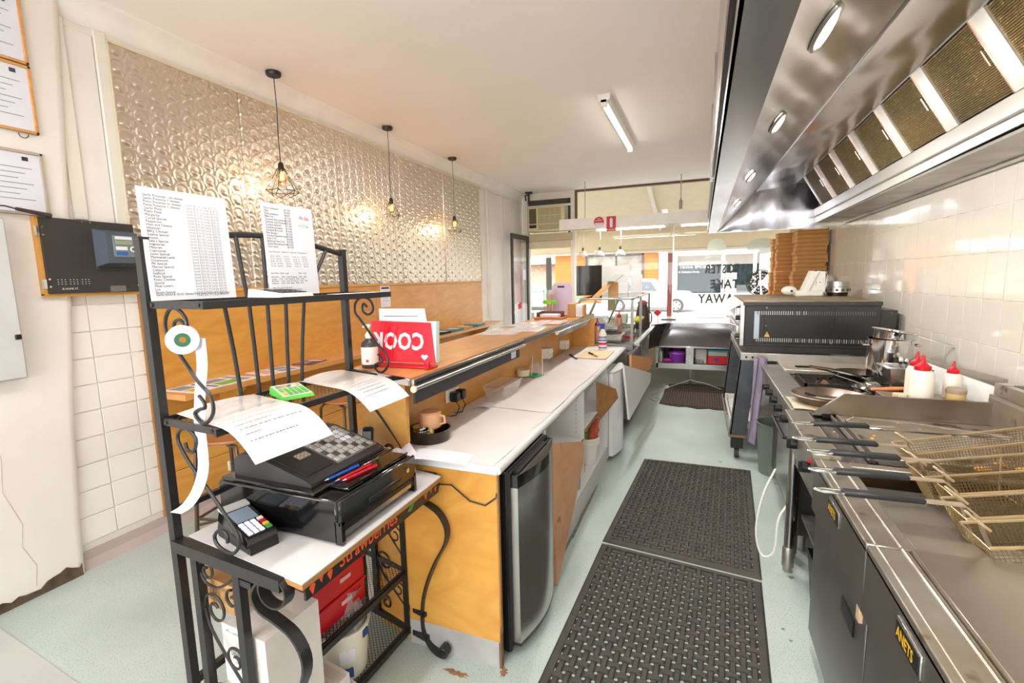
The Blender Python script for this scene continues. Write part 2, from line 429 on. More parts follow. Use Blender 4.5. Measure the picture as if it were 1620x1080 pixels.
# painted tiles between the pier and the plywood
rows = [.15 + .156 * i for i in range(10)]
tl = MB().box(0, .006, 0, .192, 0, .150, b=.002).mesh('tile', M_tileL)
for zi, z in enumerate(rows):
    for y0 in (1.508, 1.706, 1.904):
        y1 = min(y0 + .192, 1.978)
        o = bpy.data.objects.new('tile', tl); COL.objects.link(o); o.parent = wl
        o.location = (-3.352, y0, z); o.scale = (1, (y1 - y0) / .192, 1)
struct('tile_bed', MB().box(XL, -3.3515, 1.5, 1.98, 0, 1.72), M_groutL, wl)
struct('painted_panel', MB().box(XL, -3.34, 1.66, 1.90, 1.72, 3.13), M_wallL, wl)
struct('cover_strip', MB().box(XL, -3.325, 1.905, 1.965, 1.63, 3.14, b=.004), M_wframe, wl)
struct('cover_strip', MB().box(XL, -3.325, 1.69, 1.76, 2.04, 3.14, b=.004), M_wframe, wl)
# far painted part of the left wall with panel joints
for y in (7.5, 8.1):
    struct('joint_strip', MB().box(XL, -3.345, y, y + .035, 0, 3.14, b=.003), M_wframe, wl)
struct('conduit', MB().tube([(-3.33, 7.42, 3.1), (-3.33, 7.42, 1.0)], .012), M_wframe, wl)
struct('baseboard_left', MB().box(XL, -3.342, 1.505, 7.3, 0, .105).prism([(-3.342, 0), (-3.32, 0), (-3.342, .05)], 1.505, 7.3, 'y'), M_skirt)
struct('baseboard_left', MB().box(XL, -3.345, 7.3, 9.0, 0, .1), M_white)
# cornice: coved prism along the left wall and across the front
def cove(a0, a1, axis, base, s, rev=False):
    prof = [(0, 0), (0, -.145), (.012, -.145), (.018, -.12), (.03, -.105), (.05, -.065), (.085, -.035), (.12, -.02), (.13, -.012), (.13, 0)]
    mb = MB(); 
    if axis == 'y': mb.prism([(base + s * p, ZC + q) for p, q in prof], a0, a1, 'y')
    return mb
struct('trim_2', cove(YB, YF, 'y', XL, 1), M_white, label='white coved cornice along the left wall')
struct('trim_3', MB().box(XL, -3.335, YB, YF, 3.10, 3.135, b=.003), M_wframe, label='flat white batten under the cornice')

# right wall, its tiles, and the wall behind the camera
wr = struct('wall_right', MB().box(XR, XR + .15, YB - .2, YF + .15, 0, ZC), M_groutR)
tr = MB().box(-.004, 0, 0, .1945, 0, .252, b=.0015).mesh('tile', M_tileR)
for r in range(6):
    z = .708 + .256 * r
    for c in range(33):
        y = 2.543 + .198 * c
        if r == 0 and c > 12: continue
        o = bpy.data.objects.new('tile', tr); COL.objects.link(o); o.parent = wr
        o.location = (XR, y, z + .002)
        o.rotation_euler = (0, R(random.uniform(-.25, .25)), R(random.uniform(-.25, .25)))
struct('tile_edge_strip', MB().box(XR - .015, XR, 2.5, 6.5, 2.245, 2.262), mat('yellowed timber strip', (206, 176, 116), .5), wr)
struct('plaster_band', MB().box(XR - .006, XR, YB, 2.54, 0, ZC), M_tileR, wr)
struct('wall_back', MB().box(XL - .15, XR + .15, YB - .15, YB, 0, .85).box(XL - .15, XR + .15, YB - .15, YB, 2.65, ZC).box(XL - .15, -2.8, YB - .15, YB, .85, 2.65).box(1.0, XR + .15, YB - .15, YB, .85, 2.65), M_wallL)
w2 = struct('added_window', MB().box(-2.8, 1.0, YB - .08, YB - .02, .85, .93).box(-2.8, 1.0, YB - .08, YB - .02, 2.57, 2.65).box(-2.8, -2.72, YB - .08, YB - .02, .93, 2.57).box(.92, 1.0, YB - .08, YB - .02, .93, 2.57).box(-.93, -.87, YB - .08, YB - .02, .93, 2.57), M_wframe)  # unseen window added to carry the frontal fill light
struct('fill_glow_pane', MB().box(-2.72, .92, YB - .055, YB - .045, .93, 2.57), mat('added glow glass', (240, 244, 246), .5, emit=.6), w2)  # glow added to the pane, part of the fill from behind

# front wall: low wall, header over the door, columns, transom framing
wf = struct('wall_front', MB().box(-2.36, XR, YF, YF + .14, 0, .86), M_cream)
struct('sill', MB().box(-2.36, XR, YF - .06, YF + .16, .86, .90, b=.005), M_ss, wf)
struct('head_board', MB().box(XL, -2.30, YF - .02, YF + .12, 2.22, 2.36, b=.005), M_cream, wf)
struct('head_board', MB().box(XL, -2.30, YF - .05, YF + .12, 2.36, 2.50, b=.005), mat('stained cream board', (204, 188, 158), .6), wf)
struct('front_post', MB().box(-3.30, -3.20, YF - .04, YF + .12, 0, ZC, b=.004), M_wframe, wf)
struct('front_post', MB().box(-2.34, -2.26, YF - .04, YF + .12, 0, ZC, b=.004), M_wframe, wf)
struct('front_rail', MB().box(-3.20, -2.34, YF - .04, YF + .10, 3.14, ZC, b=.004), M_wframe, wf)
struct('front_rail', MB().box(-3.20, -2.34, YF - .04, YF + .10, 3.0, 3.04, b=.004), M_wframe, wf)
struct('louvre_backing', MB().box(-3.2, -2.4, YF + .02, YF + .06, 3.03, 3.16), mat('dark louvre mesh', (84, 76, 70), .8), wf)
struct('dark_gap', MB().box(-2.40, -2.36, YF - .01, YF + .05, 2.5, 3.14), mat('dark bronze strip', (60, 52, 46), .5), wf)
struct('corner_column', MB().box(1.32, XR, YF - .02, YF + .14, .9, ZC), M_cream, wf)

# window_1: the shopfront panes
M_bframe = mat('brown timber frame', (104, 70, 46), .5)
w1 = struct('window_1', MB().box(-2.26, 1.32, YF - .01, YF + .06, 2.58, 2.69, b=.004), M_wframe)
struct('window_frame', MB().box(-2.26, 1.32, YF - .02, YF + .05, 3.235, ZC).box(-2.26, -2.225, YF - .02, YF + .05, 2.69, 3.235), M_bframe, w1, 'brown timber transom frame')
struct('pane', MB().box(-2.225, 1.32, YF + .012, YF + .018, 2.69, 3.235), M_glass, w1)
struct('pane', MB().box(-2.26, -.49, YF + .012, YF + .018, .90, 2.58), M_glass, w1)
struct('pane', MB().box(-.47, 1.32, YF + .012, YF + .018, .90, 2.58), M_glass, w1)
struct('mullion', MB().box(-.49, -.47, YF, YF + .03, .90, 2.58), M_wframe, w1)

# frosted mirror-reading lettering and the pizza emblem on the glass (read from the street)
M_frost = M_frostd
M_frost2 = mat('pale frosted vinyl', (204, 216, 206), .7, alpha=.7)
yv = YF + .008
for body, z, xr, sz, xw in (('FOSTER', 1.665, .60, .215, .69), ('TAKE', 1.405, .60, .215, .82), ('AWAY', 1.150, .52, .225, .80)):
    mb = text_mesh(body, sz, (xr, yv, z), (1, 0, 0), (0, 0, 1), M_frost, mirror=True, bold=.007, spacing=1.10, xs=xw)
    me = bpy.data.meshes.new('window_lettering'); me.from_pydata([tuple(v) for v in mb.v], [], mb.f); me.materials.append(M_frost)
    o = bpy.data.objects.new('window_lettering', me); COL.objects.link(o); o.parent = w1
def disc(cx, cz, rx, rz, y, n=32, hole=None, a0=0, a1=2 * PI, t=.002):
    mb = MB()
    if hole:
        vs = []
        for i in range(n + 1):
            a = a0 + (a1 - a0) * i / n
            vs += [(cx + rx * math.cos(a), y, cz + rz * math.sin(a)), (cx + hole * rx * math.cos(a), y, cz + hole * rz * math.sin(a))]
        mb.add(vs, [(2 * i, 2 * i + 2, 2 * i + 3, 2 * i + 1) for i in range(n)])
    else:
        vs = [(cx, y, cz)] + [(cx + rx * math.cos(a0 + (a1 - a0) * i / n), y, cz + rz * math.sin(a0 + (a1 - a0) * i / n)) for i in range(n + 1)]
        mb.add(vs, [(0, i + 1, i + 2) for i in range(n)])
    return mb
struct('window_emblem', disc(.23, 2.10, .15, .16, yv), M_frost2, w1)
struct('window_emblem', disc(.93, 2.10, .24, .13, yv), M_frost2, w1)
mb = MB()
for k in range(7):
    a = R(50) + k * 2 * PI / 8; cx, cz = (.93 + .02 * math.cos(a + .39), 1.485 + .02 * math.sin(a + .39))
    if k == 6: cx += .10; cz += .04
    wmb = disc(cx, cz, .185, .185, yv, 6, .16, a + .07, a + PI / 4 - .05); mb.add(wmb.v, wmb.f)
struct('window_pizza', mb, M_frost, w1)
mb = MB()
for k in range(6):
    a = R(50) + k * 2 * PI / 8 + .4
    for rr, da in ((.15, .12), (.15, -.14), (.10, 0)):
        w2 = disc(.93 + rr * math.cos(a + da), 1.485 + rr * math.sin(a + da), .014, .014, yv - .001, 8); mb.add(w2.v, w2.f)
struct('window_pizza_topping', mb, M_white, w1)
struct('window_pizza_ring', disc(.93, 1.485, .225, .225, yv, 32, .93, R(60), R(345)), M_frost, w1)

# door_1: narrow bronze glass door swung open against the left wall
d1 = struct('door_1', MB().box(-3.215, -3.175, 8.14, 8.20, .02, 2.46, b=.003).box(-3.215, -3.175, 8.97, 9.05, .02, 2.46, b=.003)
            .box(-3.215, -3.175, 8.20, 8.97, 2.37, 2.46, b=.003).box(-3.215, -3.175, 8.20, 8.97, .02, .22, b=.003), M_alu)
struct('door_glass', MB().box(-3.198, -3.192, 8.20, 8.97, .22, 2.37), M_glass, d1)
struct('door_handle', MB().tube([(-3.17, 8.17, 1.20), (-3.13, 8.17, 1.20), (-3.13, 8.29, 1.20)], .009).box(-3.18, -3.165, 8.155, 8.185, 1.0, 1.06, b=.003), M_chrome, d1, 'chrome lever handle and lock')
struct('door_notice', MB().box(-3.19, -3.187, 8.7, 8.86, 1.62, 1.82), M_paper, d1)
struct('door_notice', MB().box(-3.19, -3.187, 8.42, 8.6, 1.08, 1.2), M_redp, d1)

# ================================================================== THE STREET
M_road = mat('pale sunlit asphalt', (200, 198, 194), .9)
M_path = mat('concrete footpath', (214, 210, 202), .9)
struct('footpath', MB().box(-16, 16, YF + .14, 13.0, -.10, -.02), M_path)
struct('road', MB().box(-60, 60, 13.0, 26.5, -.2, -.12), M_road)
struct('far_footpath', MB().box(-60, 60, 26.5, 30.5, -.2, -.02), M_path)
# verandah over the footpath
vr = thing('verandah', 'cream street verandah roof with beam outside the shop window', 'verandah', (0, 12.6, 0))
obj('roof_lining', MB().hexa([(-9, YF + .2, 3.42), (9, YF + .2, 3.42), (9, 12.6, 2.80), (-9, 12.6, 2.80)], [(-9, YF + .2, 3.5), (9, YF + .2, 3.5), (9, 12.6, 2.9), (-9, 12.6, 2.9)]), M_cream, vr, True)
obj('fascia_beam', MB().box(-9, 9, 12.5, 12.62, 2.28, 2.85, b=.01), M_cream, vr, True)
for x in (-5.8, -3.2, -1.0, 1.3, 3.6):
    obj('rafter', MB().hexa([(x, YF + .2, 3.32), (x + .07, YF + .2, 3.32), (x + .07, 12.5, 2.70), (x, 12.5, 2.70)], [(x, YF + .2, 3.42), (x + .07, YF + .2, 3.42), (x + .07, 12.5, 2.80), (x, 12.5, 2.80)]), M_wframe, vr, True)
obj('lower_rail', MB().box(-9, 9, 12.48, 12.64, 2.22, 2.28, b=.01), M_wframe, vr, True)
M_postred = mat('dull red post paint', (156, 78, 66), .6)
for x, m, nm in ((-.72, M_postred, 'square verandah post painted dull red below and cream on top'), (-3.85, M_alu, 'grey square verandah post seen through the open doorway')):
    t = thing('verandah_post', nm, 'post', (x, 12.56, -.02))
    obj('shaft', MB().box(-.065, .065, -.065, .065, 0, 2.20, b=.008), m, t)
    obj('post_cap', MB().box(-.07, .07, -.07, .07, 2.20, 2.30, b=.008), M_cream, t)

# buildings over the road
M_brick = mat('orange brick', (206, 112, 52), .85, col2=(186, 96, 40), nscale=30)
M_dkglass = mat('dark shop glass', (24, 30, 34), .7, col2=(56, 70, 74), nscale=5, spec=0.0)
M_wh = mat('white render', (236, 234, 228), .8)
t = thing('brick_shop', 'orange brick shop across the road with a wide dark window', 'building', (-5.4, 30.6, -.02))
obj('wall', MB().box(-8.9, -2.45, 30.4, 34, -.02, 3.2).box(-9.0, -2.46, 30.0, 34, 3.2, 3.9), M_brick, t, True)
f = obj('window', MB().box(-6.9, -6.78, 30.3, 30.45, 1.2, 3.0).box(-3.42, -3.3, 30.3, 30.45, 1.2, 3.0).box(-6.9, -3.3, 30.3, 30.45, 2.9, 3.02).box(-6.9, -3.3, 30.3, 30.45, 1.1, 1.22).box(-5.0, -4.92, 30.3, 30.45, 1.2, 3.0), M_alu, t, True)
obj('pane', MB().box(-6.8, -3.4, 30.36, 30.39, 1.2, 2.95), mat('grey shop glass', (104, 98, 86), .4, col2=(150, 146, 136), nscale=2, spec=.2), f, True)
mb = MB()
for r in range(12):
    mb.box(-8.9, -2.45, 30.385, 30.4, .1 + r * .25, .11 + r * .25)
obj('brick_courses', mb, mat('mortar', (222, 160, 110), .9), t, True)
t = thing('white_shop', 'white shop across the road with glass front and lettered awning', 'building', (1.5, 30.6, -.02))
obj('wall', MB().box(-2.4, -1.35, 30.2, 34, -.02, 3.2).box(3.0, 4.3, 30.2, 34, -.02, 3.2).box(-2.4, 8, 30.6, 34, 2.75, 3.8).box(-1.35, 3.0, 30.6, 34, -.02, .55), M_wh, t, True)
obj('shop_window', MB().box(-1.35, 1.55, 30.6, 30.7, .55, 2.2), M_dkglass, t, True)
obj('shop_window', MB().box(1.7, 3.0, 30.6, 30.7, 1.0, 2.2), M_dkglass, t, True)
obj('upper_panel', MB().box(-1.35, 3.0, 30.55, 30.62, 2.22, 2.75), mat('grey fascia', (170, 164, 158), .7), t, True)
obj('awning', MB().box(-2.4, 6, 28.6, 30.4, 2.95, 3.1), M_wh, t, True)
for x in (1.0, 2.55):
    obj('awning_post', MB().box(x, x + .16, 28.7, 28.86, -.02, 2.95), M_wh, t, True)
text('YAWA SMOKES', .26, (-1.25, 30.58, 2.0), (1, 0, 0), (0, 0, 1), M_wh, t, label='white lettering on the shop glass')
text('& Smoke Area', .2, (-1.3, 30.58, 1.75), (1, 0, 0), (0, 0, 1), M_wh, t, label='white lettering on the shop glass')
obj('notice_board', MB().box(1.2, 1.75, 28.5, 28.56, .35, 1.7), mat('grey notice', (206, 200, 198), .7), t, True)
single('street_banner', MB().box(3.72, 3.86, 27.0, 27.06, -.03, 2.45), M_red, 'narrow red banner on the far footpath beside the boxes', 'banner')
t = thing('corner_house', 'pale rendered building far left seen through the doorway', 'building', (-12, 33, -.02))
obj('wall', MB().box(-17, -9.1, 33, 38, -.02, 2.6), mat('stone wall', (206, 184, 160), .9, col2=(150, 120, 96), nscale=8), t, True)
obj('roof', MB().prism([(32.4, 2.6), (38.4, 2.6), (35.4, 4.0)], -17.3, -9.12, 'x'), M_wh, t, True)

def car(name, label, x0, y0, z0, mpaint, length, dirx=1, ute=False):
    t = thing(name, label, 'car', (x0, y0, z0)); s = dirx; L = length; W = 1.8
    def X(p): return s * (p - .5) * L
    if ute: prof = [(0, .45), (0, .95), (.30, .98), (.36, 1.42), (.58, 1.44), (.70, 1.0), (.97, .88), (1, .45)]
    else: prof = [(0, .42), (.01, .95), (.05, 1.15), (.14, 1.55), (.30, 1.66), (.55, 1.62), (.74, 1.12), (.93, .98), (1.0, .75), (.995, .42)]
    body = [p for p in prof]; low = [(x, min(z, 1.02)) for x, z in prof]
    def ring(pr, y): return [(X(p), y, z) for p, z in pr]
    mb = MB(); n = len(low)
    secs = [(-W / 2, .96), (-W / 2 + .06, 1.0), (W / 2 - .06, 1.0), (W / 2, .96)]
    vs = []
    for y, k in secs: vs += [(X(.5 + (p - .5) * k), y, z) for p, z in low]
    fs = [tuple(range(n))[::-1], tuple(range(3 * n, 4 * n))]
    for j in range(3):
        for i in range(n): fs.append((j * n + i, j * n + (i + 1) % n, (j + 1) * n + (i + 1) % n, (j + 1) * n + i))
    mb.add(vs, fs); obj('body', mb, mpaint, t)
    # greenhouse
    g = [(p, z) for p, z in prof if z > 1.0 and .0 < p < .9] if not ute else [(.30, .98), (.36, 1.42), (.58, 1.44), (.70, 1.0)]
    g = [(g[0][0], 1.0)] + g + [(g[-1][0] + .02, 1.0)]
    mb = MB(); n = len(g); vs = []
    for y, kk in ((-W / 2 + .04, 0), (W / 2 - .04, 0)):
        for p, z in g: vs.append((X(p), y + (.16 if y < 0 else -.16) * max(0, (z - 1.0) / .6), z))
    fs = [tuple(range(n))[::-1], tuple(range(n, 2 * n))] + [(i, (i + 1) % n, n + (i + 1) % n, n + i) for i in range(n)]
    mb.add(vs, fs); obj('cabin', mb, mpaint, t)
    mb = MB()
    zt = 1.5 if not ute else 1.38
    for a, b in (((.16, .32), (.34, .56)) if not ute else ((.37, .58),)):
        for y in (-W / 2 + .025, ):
            mb.add([(X(a + .02), y, 1.04), (X(b + .05), y, 1.04), (X(b - .02), y + .12, zt), (X(a + .03), y + .12, zt)], [(0, 1, 2, 3)])
    obj('side_glass', mb, mat('car glass', (74, 82, 88), .1), t)
    for p in (.19, .81):
        wh = obj('wheel', MB().cyl((X(p), -W / 2 - .01, .34), (X(p), -W / 2 + .2, .34), .34, n=24), mat('tyre', (70, 68, 68), .8), t)
        obj('hubcap', MB().cyl((X(p), -W / 2 - .02, .34), (X(p), -W / 2 - .005, .34), .22, n=20), mat('alloy wheel', (180, 180, 184), .3, .8), wh)
        mb = MB()
        for k in range(5):
            a = k * 2 * PI / 5 + .3; mb.add([(X(p) + .08 * math.cos(a), -W / 2 - .022, .34 + .08 * math.sin(a)), (X(p) + .19 * math.cos(a - .2), -W / 2 - .022, .34 + .19 * math.sin(a - .2)), (X(p) + .19 * math.cos(a + .2), -W / 2 - .022, .34 + .19 * math.sin(a + .2))], [(0, 1, 2)])
        obj('wheel_slots', mb, M_black, wh)
        obj('wheel_arch', disc(X(p), .36, .41, .41, -W / 2 - .004, 20, .85, 0, PI), mat('grey arch trim', (128, 126, 126), .6), t)
    return t
car('white_car', 'white parked car seen through the window behind the red post', -2.45, 24.9, -.13, mat('white car paint', (240, 240, 242), .25, coat=.5), 4.4)
car('green_ute', 'pale green utility vehicle seen through the open doorway', -8.4, 25.6, -.13, mat('pale green car paint', (130, 200, 160), .3, coat=.4), 4.6, 1, True)

# ================================================================== LEFT WALL FITTINGS
t = thing('plywood_wall_lining', 'varnished orange plywood lining on the lower left wall', 'wall panel', (-3.35, 4.6, .1))
for y0, y1 in ((1.985, 4.38), (4.384, 7.14)):
    obj('upper_panel', MB().box(-3.352, -3.335, y0, y1, .385, 1.60, b=.002), M_ply, t, True)
    obj('lower_panel', MB().box(-3.352, -3.335, y0, y1, .105, .380, b=.002), M_ply, t, True)
obj('end_edge', MB().box(-3.352, -3.328, 1.975, 1.985, .105, 1.60), M_plyEdge, t, True)
obj('top_bead', MB().box(-3.352, -3.325, 1.975, 7.14, 1.60, 1.625, b=.003), M_plyE, t, True)

# pressed metal: embossed scales with an eye in each, five sheets
t = thing('pressed_metal_lining', 'silver pressed metal wall lining embossed with fish scale pattern', 'wall panel', (-3.35, 4.5, 1.62))
AY, AZ = .212, .104
def relief(y, z):
    h = np.full_like(y, -1.0)
    for par in (0, 1):
        cy = np.round((y - par * AY / 2) / AY) * AY + par * AY / 2
        for dz in (-1, 0, 1):
            cz = (np.round((z - par * AZ / 2) / AZ) + dz) * AZ + par * AZ / 2
            u = (y - cy) / .057; v = (z - cz - .010) / .056
            r = np.sqrt(u * u + v * v)
            k = np.where(r < 1, .28 + .30 * (1 - r) + .55 * np.exp(-((r - .86) / .10) ** 2), np.exp(-((r - 1) / .12) ** 2) * .55) * np.clip((v + 1.15) / .6, 0, 1)
            yy, zz = (y - cy) - .004, z - cz + .012
            eu = (yy * .94 - zz * .34) / .029; ev = (yy * .34 + zz * .94) / .017
            re = eu * eu + ev * ev
            k = k + np.where(re < 1, np.sqrt(np.clip(1 - re, 0, 1)) * .75, 0) - .30 * np.exp(-((np.sqrt(re) - 1.15) / .15) ** 2)
            h = np.maximum(h, np.where(r < 1.3, k, -1))
    return np.maximum(h, 0) * .0118
seams = [1.97, 2.849, 3.886, 4.93, 5.97, 7.14]
for y0, y1 in zip(seams, seams[1:]):
    ny = int((y1 - y0) / (.0075 if y0 < 4 else .011)); nz = int(1.5 / .0085)
    Y, Z = np.meshgrid(np.linspace(y0 + .001, y1 - .001, ny + 1), np.linspace(1.627, 3.105, nz + 1))
    H = relief(Y, Z)
    H[:, 0] = -.004; H[:, -1] = -.004
    vs = np.stack([-3.340 + H, Y, Z], -1).reshape(-1, 3) - np.array([-3.35, 4.5, 1.62])
    W = ny + 1; I = (np.arange(nz)[:, None] * W + np.arange(ny)[None, :]).reshape(-1)
    fs = np.stack([I, I + 1, I + W + 1, I + W], -1)
    me = bpy.data.meshes.new('metal_sheet'); me.vertices.add(len(vs)); me.vertices.foreach_set('co', vs.reshape(-1))
    me.loops.add(fs.size); me.loops.foreach_set('vertex_index', fs.reshape(-1)); me.polygons.add(len(fs))
    me.polygons.foreach_set('loop_start', np.arange(0, fs.size, 4)); me.polygons.foreach_set('loop_total', np.full(len(fs), 4)); me.update(calc_edges=True)
    me.polygons.foreach_set('use_smooth', [True] * len(fs)); me.materials.append(M_pressed); me.validate()
    o = bpy.data.objects.new('metal_sheet', me); COL.objects.link(o); o.parent = t
obj('edge_bead', MB().box(-3.345, -3.322, 1.963, 1.975, 1.625, 3.105, b=.002).box(-3.345, -3.322, 7.14, 7.155, 1.625, 3.105, b=.002).box(-3.345, -3.322, 1.963, 7.155, 3.10, 3.112), mat('pale cream bead', (226, 214, 186), .4), t, True)

# eating shelf along the wall
t = thing('eating_shelf', 'long varnished plywood eating shelf along the left wall', 'shelf', (-3.2, 4.5, .7))
obj('shelf_board', MB().prism([(-3.333, 1.99), (-3.02, 1.99), (-3.02, 7.15), (-3.05, 7.3), (-3.333, 7.3)], .925, .962), M_plyH, t, True)
for y in (2.45, 3.9, 5.35, 6.8):
    obj('bracket', MB().prism([(-3.334, .925), (-3.08, .925), (-3.08, .90), (-3.30, .72), (-3.334, .72)], y, y + .03, 'y'), M_plyE, t, True)

M_print = {}
def printed(nm, loc, rz, w_, l_, paper, blocks, label, cat='menu', group=None, th=.003, curl=0.0):
    """a flat printed sheet with a few printed blocks (x,y,w,h,material)"""
    t = thing(nm, label, cat, loc, rz, group)
    obj('sheet', MB().sheet(lambda u, v: ((u - .5) * w_, (v - .5) * l_, th + curl * ((u - .5) ** 2 * 4)), 8, 2, th * .9), paper, t)
    for bx, by, bw, bh, m in blocks:
        obj('printed_block', MB().box(bx * w_ - w_ / 2, (bx + bw) * w_ - w_ / 2, by * l_ - l_ / 2, (by + bh) * l_ - l_ / 2, th + curl * ((bx + bw / 2 - .5) ** 2 * 4), th + .0007 + curl * ((bx + bw / 2 - .5) ** 2 * 4)), m, t)
    return t
M_yel = mat('yellow print', (226, 190, 60), .6); M_grn = mat('green print', (120, 180, 70), .6); M_teal = mat('teal print', (60, 130, 140), .5); M_brown = mat('dark brown print', (96, 66, 58), .5)
M_pink = mat('pale pink print', (226, 176, 176), .6)
printed('newspaper', (-3.18, 2.30, .962), R(4), .30, .52, M_paper, [(.08, .05, .4, .22, M_inkg), (.55, .05, .3, .2, M_yel), (.1, .35, .8, .04, M_ink), (.1, .45, .35, .3, M_inkg), (.55, .45, .35, .35, M_grn), (.1, .82, .8, .1, M_inkg)], 'open newspaper with green and yellow print on the near end of the eating shelf', 'newspaper')
printed('takeaway_menu', (-3.15, 2.80, .962), R(-8), .24, .34, M_paper, [(.1, .1, .8, .3, M_pink), (.1, .5, .35, .4, M_inkg), (.55, .5, .35, .4, M_inkg)], 'pink and white leaflet beside the newspaper on the eating shelf')
printed('magazine', (-3.16, 3.18, .962), R(10), .18, .25, M_brown, [(.1, .1, .5, .5, mat('grey photo print', (150, 140, 140), .5)), (.1, .75, .8, .15, M_paper)], 'small dark magazine on the eating shelf behind the iron rack', 'magazine', th=.006)
for (y, m, lab, dz) in ((4.95, M_brown, 'brown covered magazine lying first in the far group on the eating shelf', 0), (5.35, M_black, 'black covered magazine in the far group on the eating shelf', 0), (5.68, M_teal, 'teal covered magazine in the far group on the eating shelf', 0), (6.02, M_card, 'tan covered magazine in the far group on the eating shelf', 0), (6.45, M_teal, 'teal magazine furthest along the eating shelf', 0)):
    printed('magazine', (-3.15, y, .962 + dz), R(random.uniform(-12, 12)), .22, .30, m, [(.1, .65, .8, .22, M_paper), (.15, .15, .5, .35, M_inkg)], lab, 'magazine', 'magazines on the eating shelf', th=.028)

# two stools
def stool(loc, rz, label):
    t = thing('stool', label, 'stool', loc, rz, 'stools along the eating shelf')
    M_frame = mat('bronze steel tube', (96, 78, 64), .35, .7)
    obj('seat', MB().lathe([(.0, .735), (.15, .735), (.168, .741), (.172, .75), (.168, .758), (.12, .752), (0, .748)], n=28), wood('seat plywood', (176, 118, 72), (140, 86, 48), .35), t)
    for sx in (-1, 1):
        for sy in (-1, 1):
            obj('leg', MB().tube([(sx * .06, sy * .11, .728), (sx * .115, sy * .115, .722), (sx * .135, sy * .135, .69), (sx * .17, sy * .17, .02)], .0115), M_frame, t)
            obj('foot_cap', MB().cyl((sx * .17, sy * .17, 0), (sx * .168, sy * .168, .03), .016), M_black, t)
    obj('footrest', MB().tube([(s * .153, q * .153, .28) for s, q in ((1, 1), (-1, 1), (-1, -1), (1, -1))], .009, closed=True), M_frame, t)
    obj('cross_brace', MB().tube([(.15, .15, .24), (-.15, -.15, .24)], .008).tube([(.15, -.15, .23), (-.15, .15, .23)], .008), M_frame, t)
    return t
stool((-2.62, 1.98, 0), R(12), 'plywood topped tube stool under the near end of the eating shelf')
stool((-2.56, 2.92, 0), R(-10), 'plywood topped tube stool further along, behind the right post of the rack')

def outlet(nm, loc, label, w_=.145, h=.075, face='+x'):
    t = thing(nm, label, 'power outlet', loc, {'+x': 0, '-y': -PI / 2, '+y': PI / 2}[face])
    obj('plate', MB().box(0, .012, -w_ / 2, w_ / 2, -h / 2, h / 2, b=.003), M_conc, t)
    for s in (-1, 1):
        obj('rocker', MB().box(.012, .016, s * w_ * .25 - .006 + s * .01, s * w_ * .25 + .006 + s * .01, .012, .026, b=.001), M_white, t)
        mb = MB()
        for dy, dz, tw in ((-.007, .0, .5), (.007, 0, -.5), (0, -.014, 0)):
            mb.box(.0122, .0130, -.0012, .0012, -.005, .005, M=Matrix.Translation((0, s * w_ * .25 + dy, dz - .008)) @ Matrix.Rotation(tw, 4, 'X'))
        obj('pin_slots', mb, M_black, t)
    return t
outlet('power_outlet', (-3.335, 2.53, .275), 'white double power outlet low on the plywood behind the iron rack')
t = thing('wall_notice', 'small white notice with dark heading taped above the eating shelf', 'notice', (-3.335, 4.55, 1.36))
obj('sheet', MB().box(0, .002, -.09, .09, 0, .25), M_paper, t)
obj('heading', MB().box(.002, .003, -.07, .07, .205, .225), M_ink, t)
mb = MB()
for k in range(4): mb.box(.002, .0028, -.06, .06 - .01 * k, .07 + .025 * k, .075 + .025 * k)
obj('printed_lines', mb, M_inkg, t)

# meter board
t = thing('meter_board', 'dark grey electricity meter board on timber battens beside the pressed metal', 'meter board', (-3.29, 1.72, 1.62))
M_bake = mat('black bakelite board', (52, 48, 46), .55, spots=((120, 116, 110), 60, .72), bump=.1, bscale=80)
obj('batten', MB().box(-3.34, -3.265, 1.478, 1.50, 1.615, 2.03).box(-3.34, -3.27, 1.478, 1.94, 1.605, 1.622), M_plyE, t, True)
obj('backboard', MB().box(-3.265, -3.25, 1.492, 1.945, 1.622, 2.028, b=.002), M_bake, t, True)
mtr = obj('meter', MB().hexa([(-3.25, 1.725, 1.77), (-3.25, 1.915, 1.77), (-3.25, 1.915, 1.985), (-3.25, 1.725, 1.985)], [(-3.165, 1.745, 1.79), (-3.165, 1.91, 1.79), (-3.165, 1.91, 1.965), (-3.165, 1.745, 1.965)]), mat('blue grey meter housing', (78, 86, 98), .4), t, True, 'blue-grey meter housing')
obj('meter_window', MB().box(-3.166, -3.158, 1.775, 1.895, 1.825, 1.948, b=.002), mat('grey meter face', (120, 128, 134), .2), mtr, True)
obj('meter_card', MB().box(-3.158, -3.156, 1.785, 1.875, 1.925, 1.943).box(-3.158, -3.156, 1.785, 1.845, 1.865, 1.885), M_paper, mtr, True)
obj('display', MB().box(-3.158, -3.156, 1.785, 1.875, 1.897, 1.919), mat('lcd green', (150, 166, 130), .2), mtr, True)
obj('blue_tag', MB().box(-3.158, -3.156, 1.785, 1.845, 1.835, 1.855), mat('blue tag', (40, 100, 180), .4), mtr, True)
obj('dial', MB().tube([(-3.155, 1.875 + .013 * math.cos(a * PI / 6), 1.872 + .013 * math.sin(a * PI / 6)) for a in range(12)], .004, closed=True), M_white, mtr, True)
mb = MB()
for g in range(3):
    for i in range(3):
        for j in range(3): mb.box(-3.2502, -3.2485, 1.535 + g * .055 + i * .016, 1.539 + g * .055 + i * .016, 1.672 + j * .012, 1.675 + j * .012)
obj('drilled_marks', mb, M_white, t, True)
for ze in (1.93, 1.65): obj('fixing_bracket', MB().box(-3.27, -3.247, 1.475, 1.487, ze, ze + .05), M_chrome, t, True)
